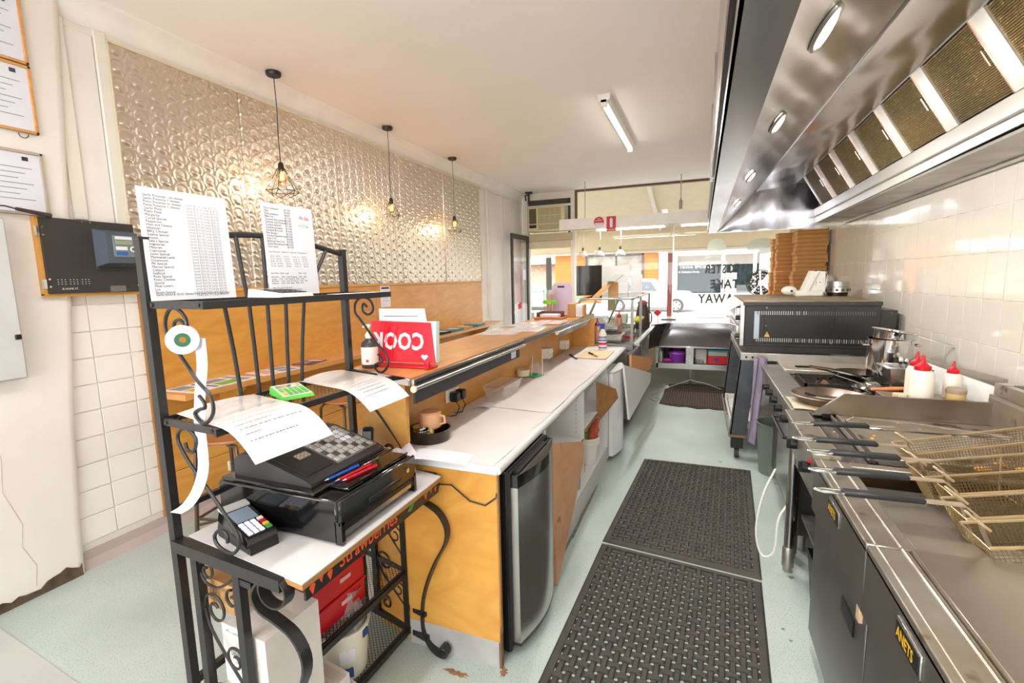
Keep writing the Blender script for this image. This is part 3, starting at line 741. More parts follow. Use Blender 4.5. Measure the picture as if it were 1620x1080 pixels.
for y, z in ((1.50, 1.975), (1.50, 1.935), (1.50, 1.70), (1.50, 1.66), (1.68, 2.018), (1.72, 2.018), (1.935, 1.66)):
    obj('screw', MB().cyl((-3.251, y, z), (-3.246, y, z), .0055, n=10), M_chrome, t, True)
text('IE-HUME 3T.', .014, (-3.2488, 1.55, 1.643), (0, 1, 0), (0, 0, 1), M_white, t)
obj('clear_flap', MB().box(-3.25, -3.243, 1.78, 1.86, 1.625, 1.66), M_clear, t, True)
t = thing('switchboard_box', 'pale grey metal switchboard door cut off at the left edge', 'cabinet', (-3.22, .85, 1.2))
obj('cabinet_body', MB().box(-3.30, -3.20, .45, 1.335, 1.20, 2.0, b=.006), M_grey, t, True)
obj('latch', MB().box(-3.202, -3.19, 1.305, 1.33, 1.40, 1.425, b=.003), M_black, t, True)

# framed notices
def frame(nm, y0, y1, z0, z1, x, label, fm, lean=0.0, kind=0):
    t = thing(nm, label, 'frame', (x, (y0 + y1) / 2, z0))
    w_ = .014; mb = MB()
    obj('backing', MB().box(x - .012, x - .004, y0, y1, z0, z1), M_card, t, True)
    obj('frame_moulding', mb.box(x - .01, x + .008, y0, y0 + w_, z0, z1, b=.002).box(x - .01, x + .008, y1 - w_, y1, z0, z1, b=.002).box(x - .01, x + .008, y0, y1, z0, z0 + w_, b=.002).box(x - .01, x + .008, y0, y1, z1 - w_, z1, b=.002), fm, t, True)
    obj('certificate', MB().box(x - .004, x - .001, y0 + w_, y1 - w_, z0 + w_, z1 - w_), M_paper, t, True)
    mb = MB()
    for k in range(7):
        zz = z1 - .09 - k * (z1 - z0 - .14) / 7; mb.box(x - .001, x, y0 + .04, y1 - .05 - .03 * (k % 3), zz, zz + .004)
    obj('printed_lines', mb, M_inkg, t, True)
    obj('emblem', MB().box(x - .001, x + .0003, y1 - .085, y1 - .06, z1 - .05, z1 - .03), M_ink, t, True)
    obj('glazing', MB().box(x + .001, x + .003, y0 + w_, y1 - w_, z0 + w_, z1 - w_), M_caseglass, t, True)
    return t
Mfr = wood('light timber frame', (214, 158, 96), (190, 132, 74), .4)
t = frame('framed_certificate', 1.33, 1.560, 2.80, 3.13, -3.285, 'upper framed notice in light timber, top left corner', Mfr)
frame('framed_certificate', 1.33, 1.562, 2.455, 2.795, -3.285, 'lower framed certificate with red bordered sheet, in light timber', Mfr)
mb = MB().tube([(-3.29, 1.50 + .02 * math.cos(a), 2.45 + .022 * math.sin(a)) for a in [PI + i * PI / 8 for i in range(9)]], .002, n=5)
single('hanging_wire', mb, M_black, 'little black hanging wire loop below the lower certificate', 'wire')
frame('framed_notice', 1.30, 1.56, 2.035, 2.36, -3.285, 'grey framed notice standing above the meter board', mat('grey beige frame', (178, 164, 146), .5))
mb = MB().tube([(-3.25, 1.30, 2.06), (-3.24, 1.36, 2.065), (-3.235, 1.42, 2.05)], .004).tube([(-3.235, 1.40, 2.055), (-3.235, 1.54, 2.035)], [.009, .012], n=10)
single('black_probe', mb, mat('dark taped handle', (60, 46, 42), .6), 'dark taped rod lying along the top of the meter board', 'tool')

# ================================================================== CEILING LIGHTS
M_lampb = mat('pendant black', (34, 30, 28), .4)
M_bulb = mat('filament bulb glow', (255, 190, 110), .3, emit=14, emitcol=(255, 178, 96))
M_bulbg = glass('amber bulb glass', (255, 222, 176), refl=.08)
def pendant(x, y, zb, label, s=1.0):
    t = thing('pendant_lamp', label, 'lamp', (x, y, zb), 0, 'pendant lamps along the left wall')
    H = ZC - zb
    obj('ceiling_rose', MB().lathe([(0, H - .03), (.05, H - .03), (.056, H - .02), (.056, H - .001), (0, H - .001)]), M_lampb, t)
    obj('cord', MB().tube([(0.0, 0, H - .03), (.004, .002, H * .7), (-.003, 0, H * .45), (0, 0, .20)], .0035, n=6), M_lampb, t)
    obj('lamp_holder', MB().lathe([(0, .215), (.012, .21), (.022, .19), (.022, .15), (.016, .145), (0, .145)], n=16), M_lampb, t)
    N = 6; mb = MB()
    top = [(.024 * math.cos(2 * PI * k / N), .024 * math.sin(2 * PI * k / N), .165) for k in range(N)]
    mid = [(.092 * s * math.cos(2 * PI * k / N), .092 * s * math.sin(2 * PI * k / N), .165 - .135 * s) for k in range(N)]
    bot = [(.055 * s * math.cos(2 * PI * (k + .5) / N), .055 * s * math.sin(2 * PI * (k + .5) / N), .165 - .165 * s) for k in range(N)]
    for k in range(N):
        mb.tube([top[k], mid[k]], .0028, n=5).tube([mid[k], mid[(k + 1) % N]], .0028, n=5).tube([mid[k], bot[k]], .0028, n=5).tube([mid[(k + 1) % N], bot[k]], .0028, n=5).tube([top[k], top[(k + 1) % N]], .002, n=5)
    obj('wire_cage', mb, M_lampb, t)
    obj('bulb', MB().lathe([(.012, .148), (.018, .13), (.036, .095), (.036, .07), (.022, .05), (0, .042)], n=16), M_bulbg, t)
    obj('filament', MB().tube([(0, 0, .135), (.010, 0, .12), (.010, 0, .078), (-.010, 0, .078), (-.010, 0, .12)], .0085, n=7), M_bulb, t)
    d = bpy.data.lights.new('bulb_light', 'POINT'); d.energy = 6; d.color = (1, .72, .42); d.shadow_soft_size = .02
    o = bpy.data.objects.new('bulb_light', d); COL.objects.link(o); o.location = (x, y, zb + .04)
pendant(-3.12, 3.00, 2.39, 'first and nearest black wire cage pendant lamp', 1.32)
pendant(-3.14, 4.48, 2.33, 'middle black wire cage pendant lamp')
pendant(-3.15, 5.93, 2.30, 'furthest black wire cage pendant lamp, near the front', 1.12)

t = thing('fluorescent_batten', 'lit fluorescent batten on the ceiling near the shop front', 'lamp', (-.86, 5.4, 3.19), R(0))
obj('batten_body', MB().prism([(-.055, .08), (-.055, .035), (-.03, .01), (.03, .01), (.055, .035), (.055, .08)], -.87, .87, 'y'), M_white, t)
obj('tube', MB().cyl((0, -.84, -.008), (0, .84, -.008), .017), M_tube, t)
for s_ in (-1, 1): obj('tube_end', MB().box(-.03, .03, s_ * .855 - .015, s_ * .855 + .015, -.03, .035, b=.004), M_conc, t)
t = thing('fluorescent_batten', 'added fluorescent batten out of view on the ceiling, fill light for the camera end of the shop', 'lamp', (-.86, .9, 3.19))  # unseen fitting added to go with the fill light here
obj('batten_body', MB().prism([(-.055, .08), (-.055, .035), (-.03, .01), (.03, .01), (.055, .035), (.055, .08)], -.87, .87, 'y'), M_white, t)
obj('tube', MB().cyl((0, -.84, -.008), (0, .84, -.008), .017), M_tube, t)

# hanging light box across the shop front, signs, tubes
t = thing('light_box_pelmet', 'white box pelmet hung across the shop front', 'pelmet', (-1.0, 8.25, 2.46))
obj('pelmet_face', MB().box(-2.32, .45, 8.2, 8.216, 2.46, 2.64, b=.002), M_white, t, True)
obj('pelmet_top', MB().box(-2.32, .45, 8.216, 8.44, 2.60, 2.64, b=.002), M_wframe, t, True)
obj('pelmet_end', MB().box(-2.32, -2.30, 8.216, 8.44, 2.46, 2.60), M_wframe, t, True)
obj('pelmet_back', MB().box(-2.32, .45, 8.42, 8.44, 2.46, 2.60), M_wframe, t, True)
for x in (-1.9, .1): obj('hanger_rod', MB().cyl((x, 8.35, 2.64), (x, 8.35, ZC), .006, n=8), M_ssd, t, True)
for x0, x1, nm in ((-1.72, -.55, 'left'), (-.35, .42, 'right')):
    t = thing('fluorescent_tube_light', 'lit fluorescent tube under the pelmet, %s one' % nm, 'lamp', ((x0 + x1) / 2, 8.34, 2.42))
    obj('fitting', MB().box(x0, x1, 8.31, 8.37, 2.455, 2.60, b=.003), M_white, t, True)
    obj('tube', MB().cyl((x0 + .03, 8.34, 2.437), (x1 - .03, 8.34, 2.437), .014), M_tube, t, True)
    for xe in (x0, x1 - .03): obj('tube_end', MB().box(xe, xe + .03, 8.32, 8.36, 2.42, 2.46), M_conc, t, True)
t = thing('round_fire_sign', 'round red and white fire safety sign on the pelmet', 'sign', (-1.63, 8.19, 2.50))
d0 = disc(-1.63, 2.56, .085, .085, 8.196, 28); obj('sign_disc', d0, M_red, t, True)
d0 = disc(-1.63, 2.545, .07, .07, 8.1945, 20, None, PI, 2 * PI); obj('white_half', d0, M_paper, t, True)
text('FIRE\nBLANKET', .028, (-1.63, 8.193, 2.60), (1, 0, 0), (0, 0, 1), M_paper, t, align='CENTER')
text('smother the fire\nturn off heat', .016, (-1.63, 8.193, 2.53), (1, 0, 0), (0, 0, 1), M_redp, t, align='CENTER')
t = thing('extinguisher_sign', 'red rectangular fire extinguisher sign hanging from the pelmet', 'sign', (-1.42, 8.18, 2.40))
obj('sign_plate', MB().box(-1.50, -1.345, 8.188, 8.196, 2.40, 2.64), M_red, t, True)
obj('white_symbol', MB().box(-1.445, -1.40, 8.185, 8.188, 2.46, 2.60, b=.0012).box(-1.43, -1.415, 8.185, 8.188, 2.60, 2.62), M_paper, t, True)
obj('sign_border', MB().box(-1.49, -1.355, 8.186, 8.188, 2.425, 2.43), M_paper, t, True)
text('FIRE\nEXTINGUISHER', .014, (-1.422, 8.186, 2.418), (1, 0, 0), (0, 0, 1), M_paper, t, align='CENTER', ls=.8)

# clear glass pendants in the window
for x, y, zb, lab in ((-1.93, 8.33, 2.0, 'small clear glass pendant nearest the doorway'), (-1.64, 8.33, 2.0, 'second clear glass pendant from the doorway'), (-1.29, 8.33, 2.0, 'third clear glass pendant from the doorway')):
    t = thing('glass_pendant', lab, 'lamp', (x, y, zb), 0, 'glass pendants in the window')
    obj('flex', MB().tube([(0, 0, .12), (.01, 0, .3), (0, 0, .598)], .004, n=6), M_ssd, t)
    obj('lamp_cap', MB().cyl((0, 0, .10), (0, 0, .15), .02), M_alu, t)
    obj('glass_shade', MB().lathe([(.02, .10), (.05, .08), (.085, .03), (.09, 0), (.087, 0), (.08, .03), (.045, .076)], n=20), M_clear, t)
    obj('hook_plate', MB().box(-.02, .02, -.02, .02, .592, .60), M_white, t)
t = thing('ceiling_rod', 'grey metal rod with cylindrical end hanging at the front ceiling', 'rod', (-.35, 8.5, 2.72))
obj('rod', MB().cyl((0, 0, .15), (0, 0, .55), .008), M_ssd, t)
obj('rod_end', MB().lathe([(0, 0), (.026, 0), (.026, .12), (.01, .17), (0, .17)], n=14), M_ssd, t)

# air conditioner over the door
t = thing('air_conditioner', 'cream window air conditioner over the front door', 'air conditioner', (-2.77, 8.95, 2.53))
M_ac = mat('aged cream plastic', (222, 210, 172), .5); M_acd = mat('olive grille', (150, 138, 100), .6)
obj('casing', MB().box(-3.15, -2.43, 8.93, 9.25, 2.53, 3.0, b=.012), M_ac, t, True)
obj('louvre_recess', MB().box(-3.12, -2.98, 8.922, 8.93, 2.60, 2.96), M_black, t, True)
for k in range(9): obj('louvre', MB().box(-3.12, -2.98, 8.910, 8.924, 2.69 + k * .03, 2.70 + k * .03), M_acd, t, True)
g = obj('intake_grille', MB().box(-2.93, -2.50, 8.918, 8.932, 2.57, 2.96, b=.003), M_acd, t, True, label='olive-brown intake grille')
mb = MB()
for k in range(30): mb.box(-2.925 + k * .0143, -2.919 + k * .0143, 8.914, 8.919, 2.575, 2.955)
obj('grille_ribs', mb, M_ac, g, True)
obj('trim_bar', MB().box(-3.13, -2.48, 8.908, 8.93, 2.66, 2.675).box(-2.97, -2.94, 8.908, 8.93, 2.55, 2.98).box(-2.93, -2.5, 8.908, 8.93, 2.82, 2.83), M_ac, t, True)
mb = MB().tube([(-3.17, 8.9, 3.12), (-3.17, 8.85, 3.2), (-3.1, 8.85, 3.22)], .015).cyl((-3.1, 8.86, 3.05), (-3.1, 8.86, 3.26), .018).box(-3.16, -3.04, 8.82, 8.9, 3.24, 3.27)
single('ceiling_bracket', mb, M_blackm, 'small dark bracket and pipe at the ceiling above the air conditioner', 'bracket')

# ================================================================== WROUGHT IRON RACK
def RK(u, v, z): return V((-1.56 + .03 * u + .995 * v, .95 + .83 * u + v * (-.08 - .15 * u), z))
rack = thing('iron_rack', 'black wrought iron baker\'s rack with scrolls standing at the end of the counter', 'rack', (-1.56, .95, 0))
def rp(name, mb, m=None, parent=None, **k): return obj(name, mb, m or M_blackm, parent or rack, True, **k)
def bar(a, b, w_=.012, mb=None): return (mb or MB()).tube([a, b], w_ * .72, n=4)
for u in (0, 1):
    rp('post', MB().tube([RK(u, 0, 0), RK(u, 0, 1.79)], .0185, n=4))
    rp('post_cap', MB().tube([RK(u, 0, 1.79), RK(u, 0, 1.797)], .021, n=4))
# arch and fanned rods
def arcz(u): return 1.775 + .055 * math.sin(PI * min(1, max(0, u)))
rp('arch', MB().tube([RK(u / 20, 0, arcz(u / 20)) for u in range(21)], .011, n=8))
for ub, um, ut in ((.326, .29, .12), (.416, .405, .37), (.491, .498, .5), (.579, .60, .63), (.659, .71, .88)):
    pts = [(ub, .845), (ub, 1.1), (ub, 1.25), (ub + (um - ub) * .45, 1.42), (um, 1.57), (um + (ut - um) * .5, 1.68), (ut, arcz(ut) - .005)]
    rp('fan_rod', MB().tube([RK(u, .004, z) for u, z in pts], .0075, n=8))
rp('back_rail', bar(RK(0, 0, .935), RK(1, 0, .935), .018))
def mesh_shelf(z, v1, u0=0.0, u1=1.0, v0=0.0, nm='upper'):
    mb = MB()
    for a, b in (((u0, v0), (u0, v1)), ((u1, v0), (u1, v1)), ((u0 - .02, v1), (u1 + .02, v1)), ((u0, v0), (u1, v0))):
        mb.strap([RK(a[0], a[1], z), RK(b[0], b[1], z)], (0, 0, 1), .022, .010)
    f = rp('shelf_frame', mb)
    mb = MB(); L, W = u1 - u0, v1 - v0; n = int(L * .83 / .019); m = int(W / .011)
    def pt(i, j): return RK(u0 + L * i / n, v0 + W * j / m, z + .004)
    for j in range(m):
        for i in range(n):
            i0 = i if j % 2 == 0 else i + .5
            a, b, c = pt(min(i0, n), j), pt(min(i0 + .5, n), j + 1), pt(max(i0 - .5, 0), j + 1)
            for e in (b, c):
                d = (e - a); s = V((-d.y, d.x, 0)).normalized() * .0012
                mb.add([a - s, a + s, e + s, e - s], [(0, 1, 2, 3)])
    o = rp('expanded_mesh', mb, None, None); o['kind'] = 'stuff'
    for v in (v0 + .03, v1 - .03):
        p = RK(u0, v, z); rp('bolt', MB().cyl(p + V((0, -.009, 0)), p + V((0, -.004, 0)), .006, n=8), M_blackm)
mesh_shelf(1.595, .288); mesh_shelf(1.232, .288)
UL = [(0.181, 1.516), (0.182, 1.554), (0.156, 1.579), (0.12, 1.586), (0.091, 1.568), (0.074, 1.53), (0.094, 1.487), (0.153, 1.429), (0.204, 1.376), (0.252, 1.342), (0.267, 1.31), (0.262, 1.282), (0.238, 1.258), (0.209, 1.249), (0.181, 1.263), (0.178, 1.278), (0.201, 1.29), (0.227, 1.297), (0.224, 1.315), (0.205, 1.331)]
LL = [(0.109, 1.176), (0.118, 1.153), (0.149, 1.154), (0.166, 1.195), (0.131, 1.222), (0.094, 1.216), (0.073, 1.193), (0.08, 1.162), (0.128, 1.104), (0.207, 1.036), (0.278, 0.968), (0.319, 0.924), (0.319, 0.889), (0.288, 0.858), (0.244, 0.858), (0.212, 0.873), (0.208, 0.899), (0.239, 0.922), (0.268, 0.912), (0.267, 0.888)]
def smooth(p, k=3):
    out = []; n = len(p)
    for i in range(n - 1):
        p0, p1, p2, p3 = (V(p[max(0, i - 1)] + (0,)), V(p[i] + (0,)), V(p[i + 1] + (0,)), V(p[min(n - 1, i + 2)] + (0,)))
        for j in range(k):
            t = j / k; q = .5 * ((2 * p1) + (p2 - p0) * t + (2 * p0 - 5 * p1 + 4 * p2 - p3) * t * t + (3 * p1 - p0 - 3 * p2 + p3) * t ** 3)
            out.append((q.x, q.y))
    return out + [p[-1]]
UR = [(0.15, 1.54), (0.128, 1.554), (0.119, 1.524), (0.152, 1.505), (0.187, 1.522), (0.185, 1.555), (0.158, 1.577), (0.109, 1.579), (0.072, 1.553), (0.068, 1.513)] + UL[6:]
for u in (0, 1):
    rp('scroll', MB().tube([RK(u, v, z) for v, z in smooth(UR if u else UL)], .0055, n=7))
    rp('scroll', MB().tube([RK(u, v, z) for v, z in smooth(LL)], .0055, n=7))
rp('scroll_hook', MB().tube([RK(0, v, z) for v, z in smooth([(.178, 1.530), (.160, 1.549), (.142, 1.552), (.124, 1.542), (.118, 1.520), (.13, 1.495)])], .005, n=7))
# lower section
for u in (0, 1):
    rp('side_rail', bar(RK(u, 0, .822), RK(u, .505, .822), .036))
    rp('side_bar', bar(RK(u, .10, .04), RK(u, .10, .81), .026)); rp('side_bar', bar(RK(u, .305, .04), RK(u, .305, .81), .026))
    rp('foot_rail', bar(RK(u, 0, .05), RK(u, .43, .05), .026))
    rp('leg_tie', bar(RK(u, .305, .16), RK(u, .42, .16), .02)); rp('leg_tie', bar(RK(u, .305, .78), RK(u, .37, .78), .02))
    leg = [(.47, .835), (.505, .83), (.522, .80), (.505, .762), (.465, .745), (.425, .755), (.41, .79), (.43, .825), (.455, .838)]
    rp('leg_scroll', MB().strap([RK(u, v, z) for v, z in smooth(leg)], RK(1, 0, 0) - RK(0, 0, 0), .034, .006))
    lg = [(.455, .838), (.40, .80), (.375, .755), (.40, .715), (.463, .70), (.53, .675), (.568, .62), (.559, .551), (.50, .45), (.445, .333), (.41, .215), (.405, .094), (.435, .03), (.478, .006), (.525, .008), (.548, .035), (.535, .058), (.512, .05), (.50, .035)]
    rp('front_leg', MB().strap([RK(u, v, z) for v, z in smooth(lg)], RK(1, 0, 0) - RK(0, 0, 0), .034, .008))
    def sc(cv, cz, r, flip=1, a0=0, turns=1.25):
        return [(cv + flip * q.x, cz + q.y) for q in spiral((0, 0, 0), (1, 0, 0), (0, 1, 0), r, r * .25, a0, turns, 22)]
    for cv, cz, r, fl, a0, tr in ((.145, .765, .04, 1, PI, -1.3), (.26, .70, .032, -1, PI * .5, -1.1), (.17, .64, .058, 1, PI, -1.4), (.245, .49, .05, -1, PI, -1.3), (.165, .33, .052, 1, PI, -1.3), (.25, .22, .045, -1, PI, -1.3), (.16, .12, .04, 1, PI, -1.3)):
        rp('side_scroll', MB().tube([RK(u, v, z) for v, z in sc(cv, cz, r, fl, a0, tr)], .0045, n=6))
    for p in (((.105, .76), (.13, .725), (.19, .72), (.25, .755), (.29, .79)), ((.112, .63), (.14, .56), (.22, .47), (.29, .40), (.30, .36)), ((.113, .33), (.14, .27), (.24, .19), (.295, .15))):
        rp('side_scroll', MB().tube([RK(u, v, z) for v, z in smooth(list(p))], .0045, n=6))
mesh_shelf(.335, .305, .33, 1.0); mesh_shelf(.045, .305)
rp('shelf_rail', bar(RK(.32, .305, .325), RK(1, .305, .325), .024)); rp('shelf_rail', bar(RK(0, .305, .04), RK(1, .305, .04), .024))
rp('shelf_rail', bar(RK(0, 0, .325), RK(1, 0, .325), .022)); rp('shelf_rail', bar(RK(0, 0, .05), RK(1, 0, .05), .022))
B4 = [(-.984, .902), (-.986, 1.655), (-1.50, 1.755), (-1.535, .972)]
top = rp('bench_board', MB().hexa([(x, y, .822) for x, y in B4], [(x, y, .838) for x, y in B4]), M_plyEdge, label='chipboard bench top with worn edge')
rp('laminate_top', MB().hexa([(x * .999 - .0015, y, .838) for x, y in B4], [(x * .999 - .0015, y, .842) for x, y in B4]), mat('grey white laminate', (214, 210, 210), .35), top, label='grey-white laminate surface')
strip = rp('painted_strip', MB().box(-1.012, -1.004, .93, 1.66, .768, .822), M_blackm, label='black front strip painted with strawberries')
M_or = mat('orange paint', (236, 84, 40), .6); M_lg = mat('leaf green paint', (50, 150, 70), .6)
text('Strawberries', .068, (-1.0032, 1.065, .785), (0, 1, 0), (0, 0, 1), M_or, rack, label='orange painted word Strawberries', xs=.86, bold=.0008)
mb = MB(); mg = MB()
for y, z, s in ((.955, .79, 1), (.99, .80, .8), (1.025, .79, 1), (1.56, .795, 1), (1.60, .80, .8), (1.635, .79, .7)):
    mb.add([(-1.0034, y - .012 * s, z + .008), (-1.0034, y, z - .018 * s), (-1.0034, y + .012 * s, z + .008), (-1.0034, y + .006, z + .015 * s), (-1.0034, y - .006, z + .015 * s)], [(0, 1, 2, 3, 4)])
for y, z in ((1.455, .797), (1.60, .816), (1.57, .812)):
    mg.add([(-1.0033, y - .024, z - .008), (-1.0033, y, z - .014), (-1.0033, y + .026, z + .01), (-1.0033, y, z + .012)], [(0, 1, 2, 3)])
rp('painted_berries', mb, M_or, strip)['kind'] = 'stuff'; rp('painted_leaves', mg, M_lg, strip)

# --- sheets and small things on the rack
def price_sheet(nm, label, u0, u1, v, z0, z1, blocks):
    a = RK(u0, v, z0); b = RK(u1, v, z0); t = thing(nm, label, 'price list', tuple(a))
    up = V((0, 0, 1)); n = (b - a).cross(up).normalized() * .0022
    lean = V((-.012, 0, 0))
    obj('card', MB().add([a, b, b + V((0, 0, z1 - z0)) + lean, a + V((0, 0, z1 - z0)) + lean, a - n, b - n, b + V((0, 0, z1 - z0)) + lean - n, a + V((0, 0, z1 - z0)) + lean - n], [(0, 1, 2, 3), (7, 6, 5, 4), (0, 4, 5, 1), (1, 5, 6, 2), (2, 6, 7, 3), (3, 7, 4, 0)]), M_paper, t, True)
    xd = (b - a).normalized(); yd = (V((0, 0, z1 - z0)) + lean).normalized()
    for body, fx, fz, size, m, ls in blocks:
        o = a + xd * (fx * (b - a).length) + yd * (fz * (z1 - z0)) + n * .4
        text(body, size, o, xd, yd, m, t, 'printed_text', ls=ls)
    return t
names = ['Garlic Focaccia - no cheese', 'Garlic Focaccia + cheese', 'Pesto Focaccia no cheese', 'Pesto Focaccia + cheese', 'Garlic Pizza', 'Pesto Pizza', 'Margarita', 'Cured Special', 'Pepperoni', 'Ham and Cheese', 'Hawaiian', 'BBQ Chicken', 'Sophie Special', 'Aussie', "Sally's Special", 'Vegetarian', 'Mexican', 'Capriciosa', 'Justin Special', 'Marinated Lamb', 'Downtown', 'PK Special', 'Marcus Special', 'Calypso', 'Seafood', 'Pauls Special', 'Pesto Chicken', 'Special', 'Meat Lovers', 'Lot', 'Grant Special']
prices = '\n'.join('Small $%d.%02d Large $%d.%02d' % (p, c, p + 8, c) for p, c in [(9, 10), (10, 10), (11, 10), (11, 50), (14, 0), (16, 10), (18, 10), (19, 40), (19, 50), (19, 50), (20, 10), (21, 50), (21, 50), (21, 50), (21, 10), (22, 50), (22, 50), (24, 50), (24, 50), (24, 10), (24, 50), (24, 90), (24, 50), (22, 0), (24, 50), (24, 10), (24, 50), (24, 50), (27, 50), (28, 50), (30, 70)])
price_sheet('price_list', 'large white price list of pizzas leaning on the top shelf by the left post', .0, .335, .02, 1.606, 1.945,
            [('\n'.join(names), .05, .925, .0108, M_ink, .90), (prices, .50, .875, .0100, M_inkg, .955), ('Garlic bread $ 10.10  Gluten Free same Price as Large pizza', .05, .045, .0098, M_ink, 1)])
l2 = ['Pure Carbonat', 'Plain', 'Meat potatoes', 'Plain rice', 'Cooked chip potatoes', 'Cooked chip Dimplers', 'Cooked Spinach', 'Cooked potatoes', 'Cooked Broccoli', 'Fish Burgers', 'Cooked Spanish cooc', 'Kids Cod', 'Battered Sea Cod', 'Linea Mercaming Fish', 'Corn Jacks']
price_sheet('price_list', 'second white price list on the top shelf with red and green handwriting', .505, .80, .02, 1.606, 1.955,
            [('\n'.join(l2), .05, .935, .0108, M_ink, .95), ('\n'.join('$%d.%02d' % (p, q) for p, q in [(11, 50), (10, 50), (6, 50), (11, 50), (12, 0), (13, 50), (11, 50), (12, 0), (14, 50), (12, 50), (14, 50), (10, 0), (12, 50), (14, 50), (11, 0)]), .42, .935, .0108, M_ink, .95),
             ('Pk Sks', .72, .86, .019, M_redp, 1), ('+5.7\u00b7ar', .68, .77, .019, mat('green ink', (90, 200, 160), .7), 1),
             ('Snap / Fish pieces    Ranges from   Nut & Hot   Ham seabeans', .05, .47, .0072, M_ink, 1),
             ('\n'.join('$%d.50   $%d.90       $%d.50       10.50   8       $%d.90' % (a, a + 3, a + 7, a + 5) for a in (5, 7, 8, 12, 21)), .07, .42, .0085, M_inkg, 1.1),
             ('Pasta Meals   Small   Large                      Small   Large', .05, .235, .0078, M_ink, 1),
             ('\n'.join(s_ + '     12.50   16.50  ' + q_ + '   12.50   16.50' for s_, q_ in (('Napolitana', 'Bolognese'), ('Lasagna', 'Marinara'), ('Alla Pesto', 'Osso Bucco'), ('Calabrese', 'Napo'))), .05, .195, .0078, M_ink, 1.05),
             ('Basic 15ea extra meat please\nAny Pasta served w/ aussie add w/ extra $1\nExtra $1.00 or 3 pack plus', .06, .075, .0078, M_ink, 1)])
def calculator(loc, rz, w_, l_, body, keym, label, sc_m, accent):
    t = thing('calculator', label, 'calculator', loc, rz)
    obj('body', MB().hexa([(-w_/2, -l_/2, 0), (w_/2, -l_/2, 0), (w_/2, l_/2, 0), (-w_/2, l_/2, 0)], [(-w_/2+.003, -l_/2+.003, .012), (w_/2-.003, -l_/2+.003, .012), (w_/2-.003, l_/2-.003, .030), (-w_/2+.003, l_/2-.003, .030)]), body, t)
    def zt(y): return .012 + .018 * (y + l_ / 2) / l_
    def pad(x0, x1, y0, y1, h, m, nm, **k):
        return obj(nm, MB().hexa([(x0, y0, zt(y0)), (x1, y0, zt(y0)), (x1, y1, zt(y1)), (x0, y1, zt(y1))], [(x0 + .001, y0 + .001, zt(y0) + h), (x1 - .001, y0 + .001, zt(y0) + h), (x1 - .001, y1 - .001, zt(y1) + h), (x0 + .001, y1 - .001, zt(y1) + h)]), m, t, **k)
    pad(-w_ * .44, w_ * .44, -l_ * .46, l_ * .46, .0012, M_paper if accent else mat('grey panel', (206, 206, 210), .4), 'face_plate')
    pad(-w_ * .38, w_ * .38, l_ * .18, l_ * .38, .002, sc_m, 'display')
    for r in range(4):
        for c in range(5):
            pad(-w_ * .40 + c * w_ * .163, -w_ * .40 + c * w_ * .163 + w_ * .13, -l_ * .42 + r * l_ * .14, -l_ * .42 + r * l_ * .14 + l_ * .105, .004, (keym if not accent else ((M_yel if (c == 0 and r < 2) else keym))), 'key')
    return t
M_lime = mat('lime green plastic', (110, 214, 90), .35); M_kg = mat('green keys', (96, 190, 80), .4)
calculator((-1.40, 1.31, 1.241), R(65), .11, .15, M_lime, M_kg, 'white and lime green calculator on the middle rack shelf', mat('lcd grey', (110, 120, 110), .2), True)
calculator(tuple(RK(.47, .12, 1.603)), R(80), .13, .20, M_conc, M_black, 'pale grey calculator lying on the top rack shelf between the price lists', mat('lcd dark', (90, 96, 100), .2), False)
mb = MB().sheet(lambda u, v: tuple(RK(.66 + .34 * u, .20 + .09 * v, 1.606)), 2, 2, .001)
single('paper_slip', mb, M_paper, 'white paper slip lying at the right end of the top rack shelf', 'paper')
# till paper roll on the hook, with a long tail
rc = RK(0, .160, 1.497) + V((.012, -.010, 0))
t = thing('paper_roll', 'white till paper roll hanging on the rack scroll with its tail down', 'paper roll', tuple(rc))
ax = V((.80, -.60, 0))
def rollp(r, off): return rc + ax * off, r
e1 = V((.60, .80, 0))
mb = MB(); vs = []; N = 28
for off, r in ((-.022, .011), (-.022, .041), (.022, .041), (.022, .011)):
    for i in range(N): a = 2 * PI * i / N; vs.append(rc + ax * off + e1 * (r * math.cos(a)) + V((0, 0, r * math.sin(a))))
mb.add(vs, [(j * N + i, j * N + (i + 1) % N, ((j + 1) % 4) * N + (i + 1) % N, ((j + 1) % 4) * N + i) for j in range(4) for i in range(N)])
obj('roll', mb, M_paper, t, True)
side = 1
vs = []
for r, off in ((.009, side * .0228), (.020, side * .0228)):
    for i in range(N): a = 2 * PI * i / N; vs.append(rc + ax * off + e1 * (r * math.cos(a)) + V((0, 0, r * math.sin(a))))
obj('green_core', MB().add(vs, [(i, (i + 1) % N, N + (i + 1) % N, N + i) for i in range(N)]), mat('dark green label', (30, 96, 60), .5), t, True, label='dark green core label')
pts = [(.0405, 1.497), (.040, 1.42), (.028, 1.34), (.018, 1.25), (.018, 1.17), (.014, 1.10), (-.006, 1.04), (-.035, 1.0), (-.065, .985)]
mb = MB().strap([V((rc.x, rc.y, z)) + e1 * q for q, z in smooth(pts)], ax * .75 + e1 * .66, .042, .0008)
obj('paper_tail', mb, M_paper, t, True)

M_inkt = mat('thin typed ink', (96, 94, 110), .8)
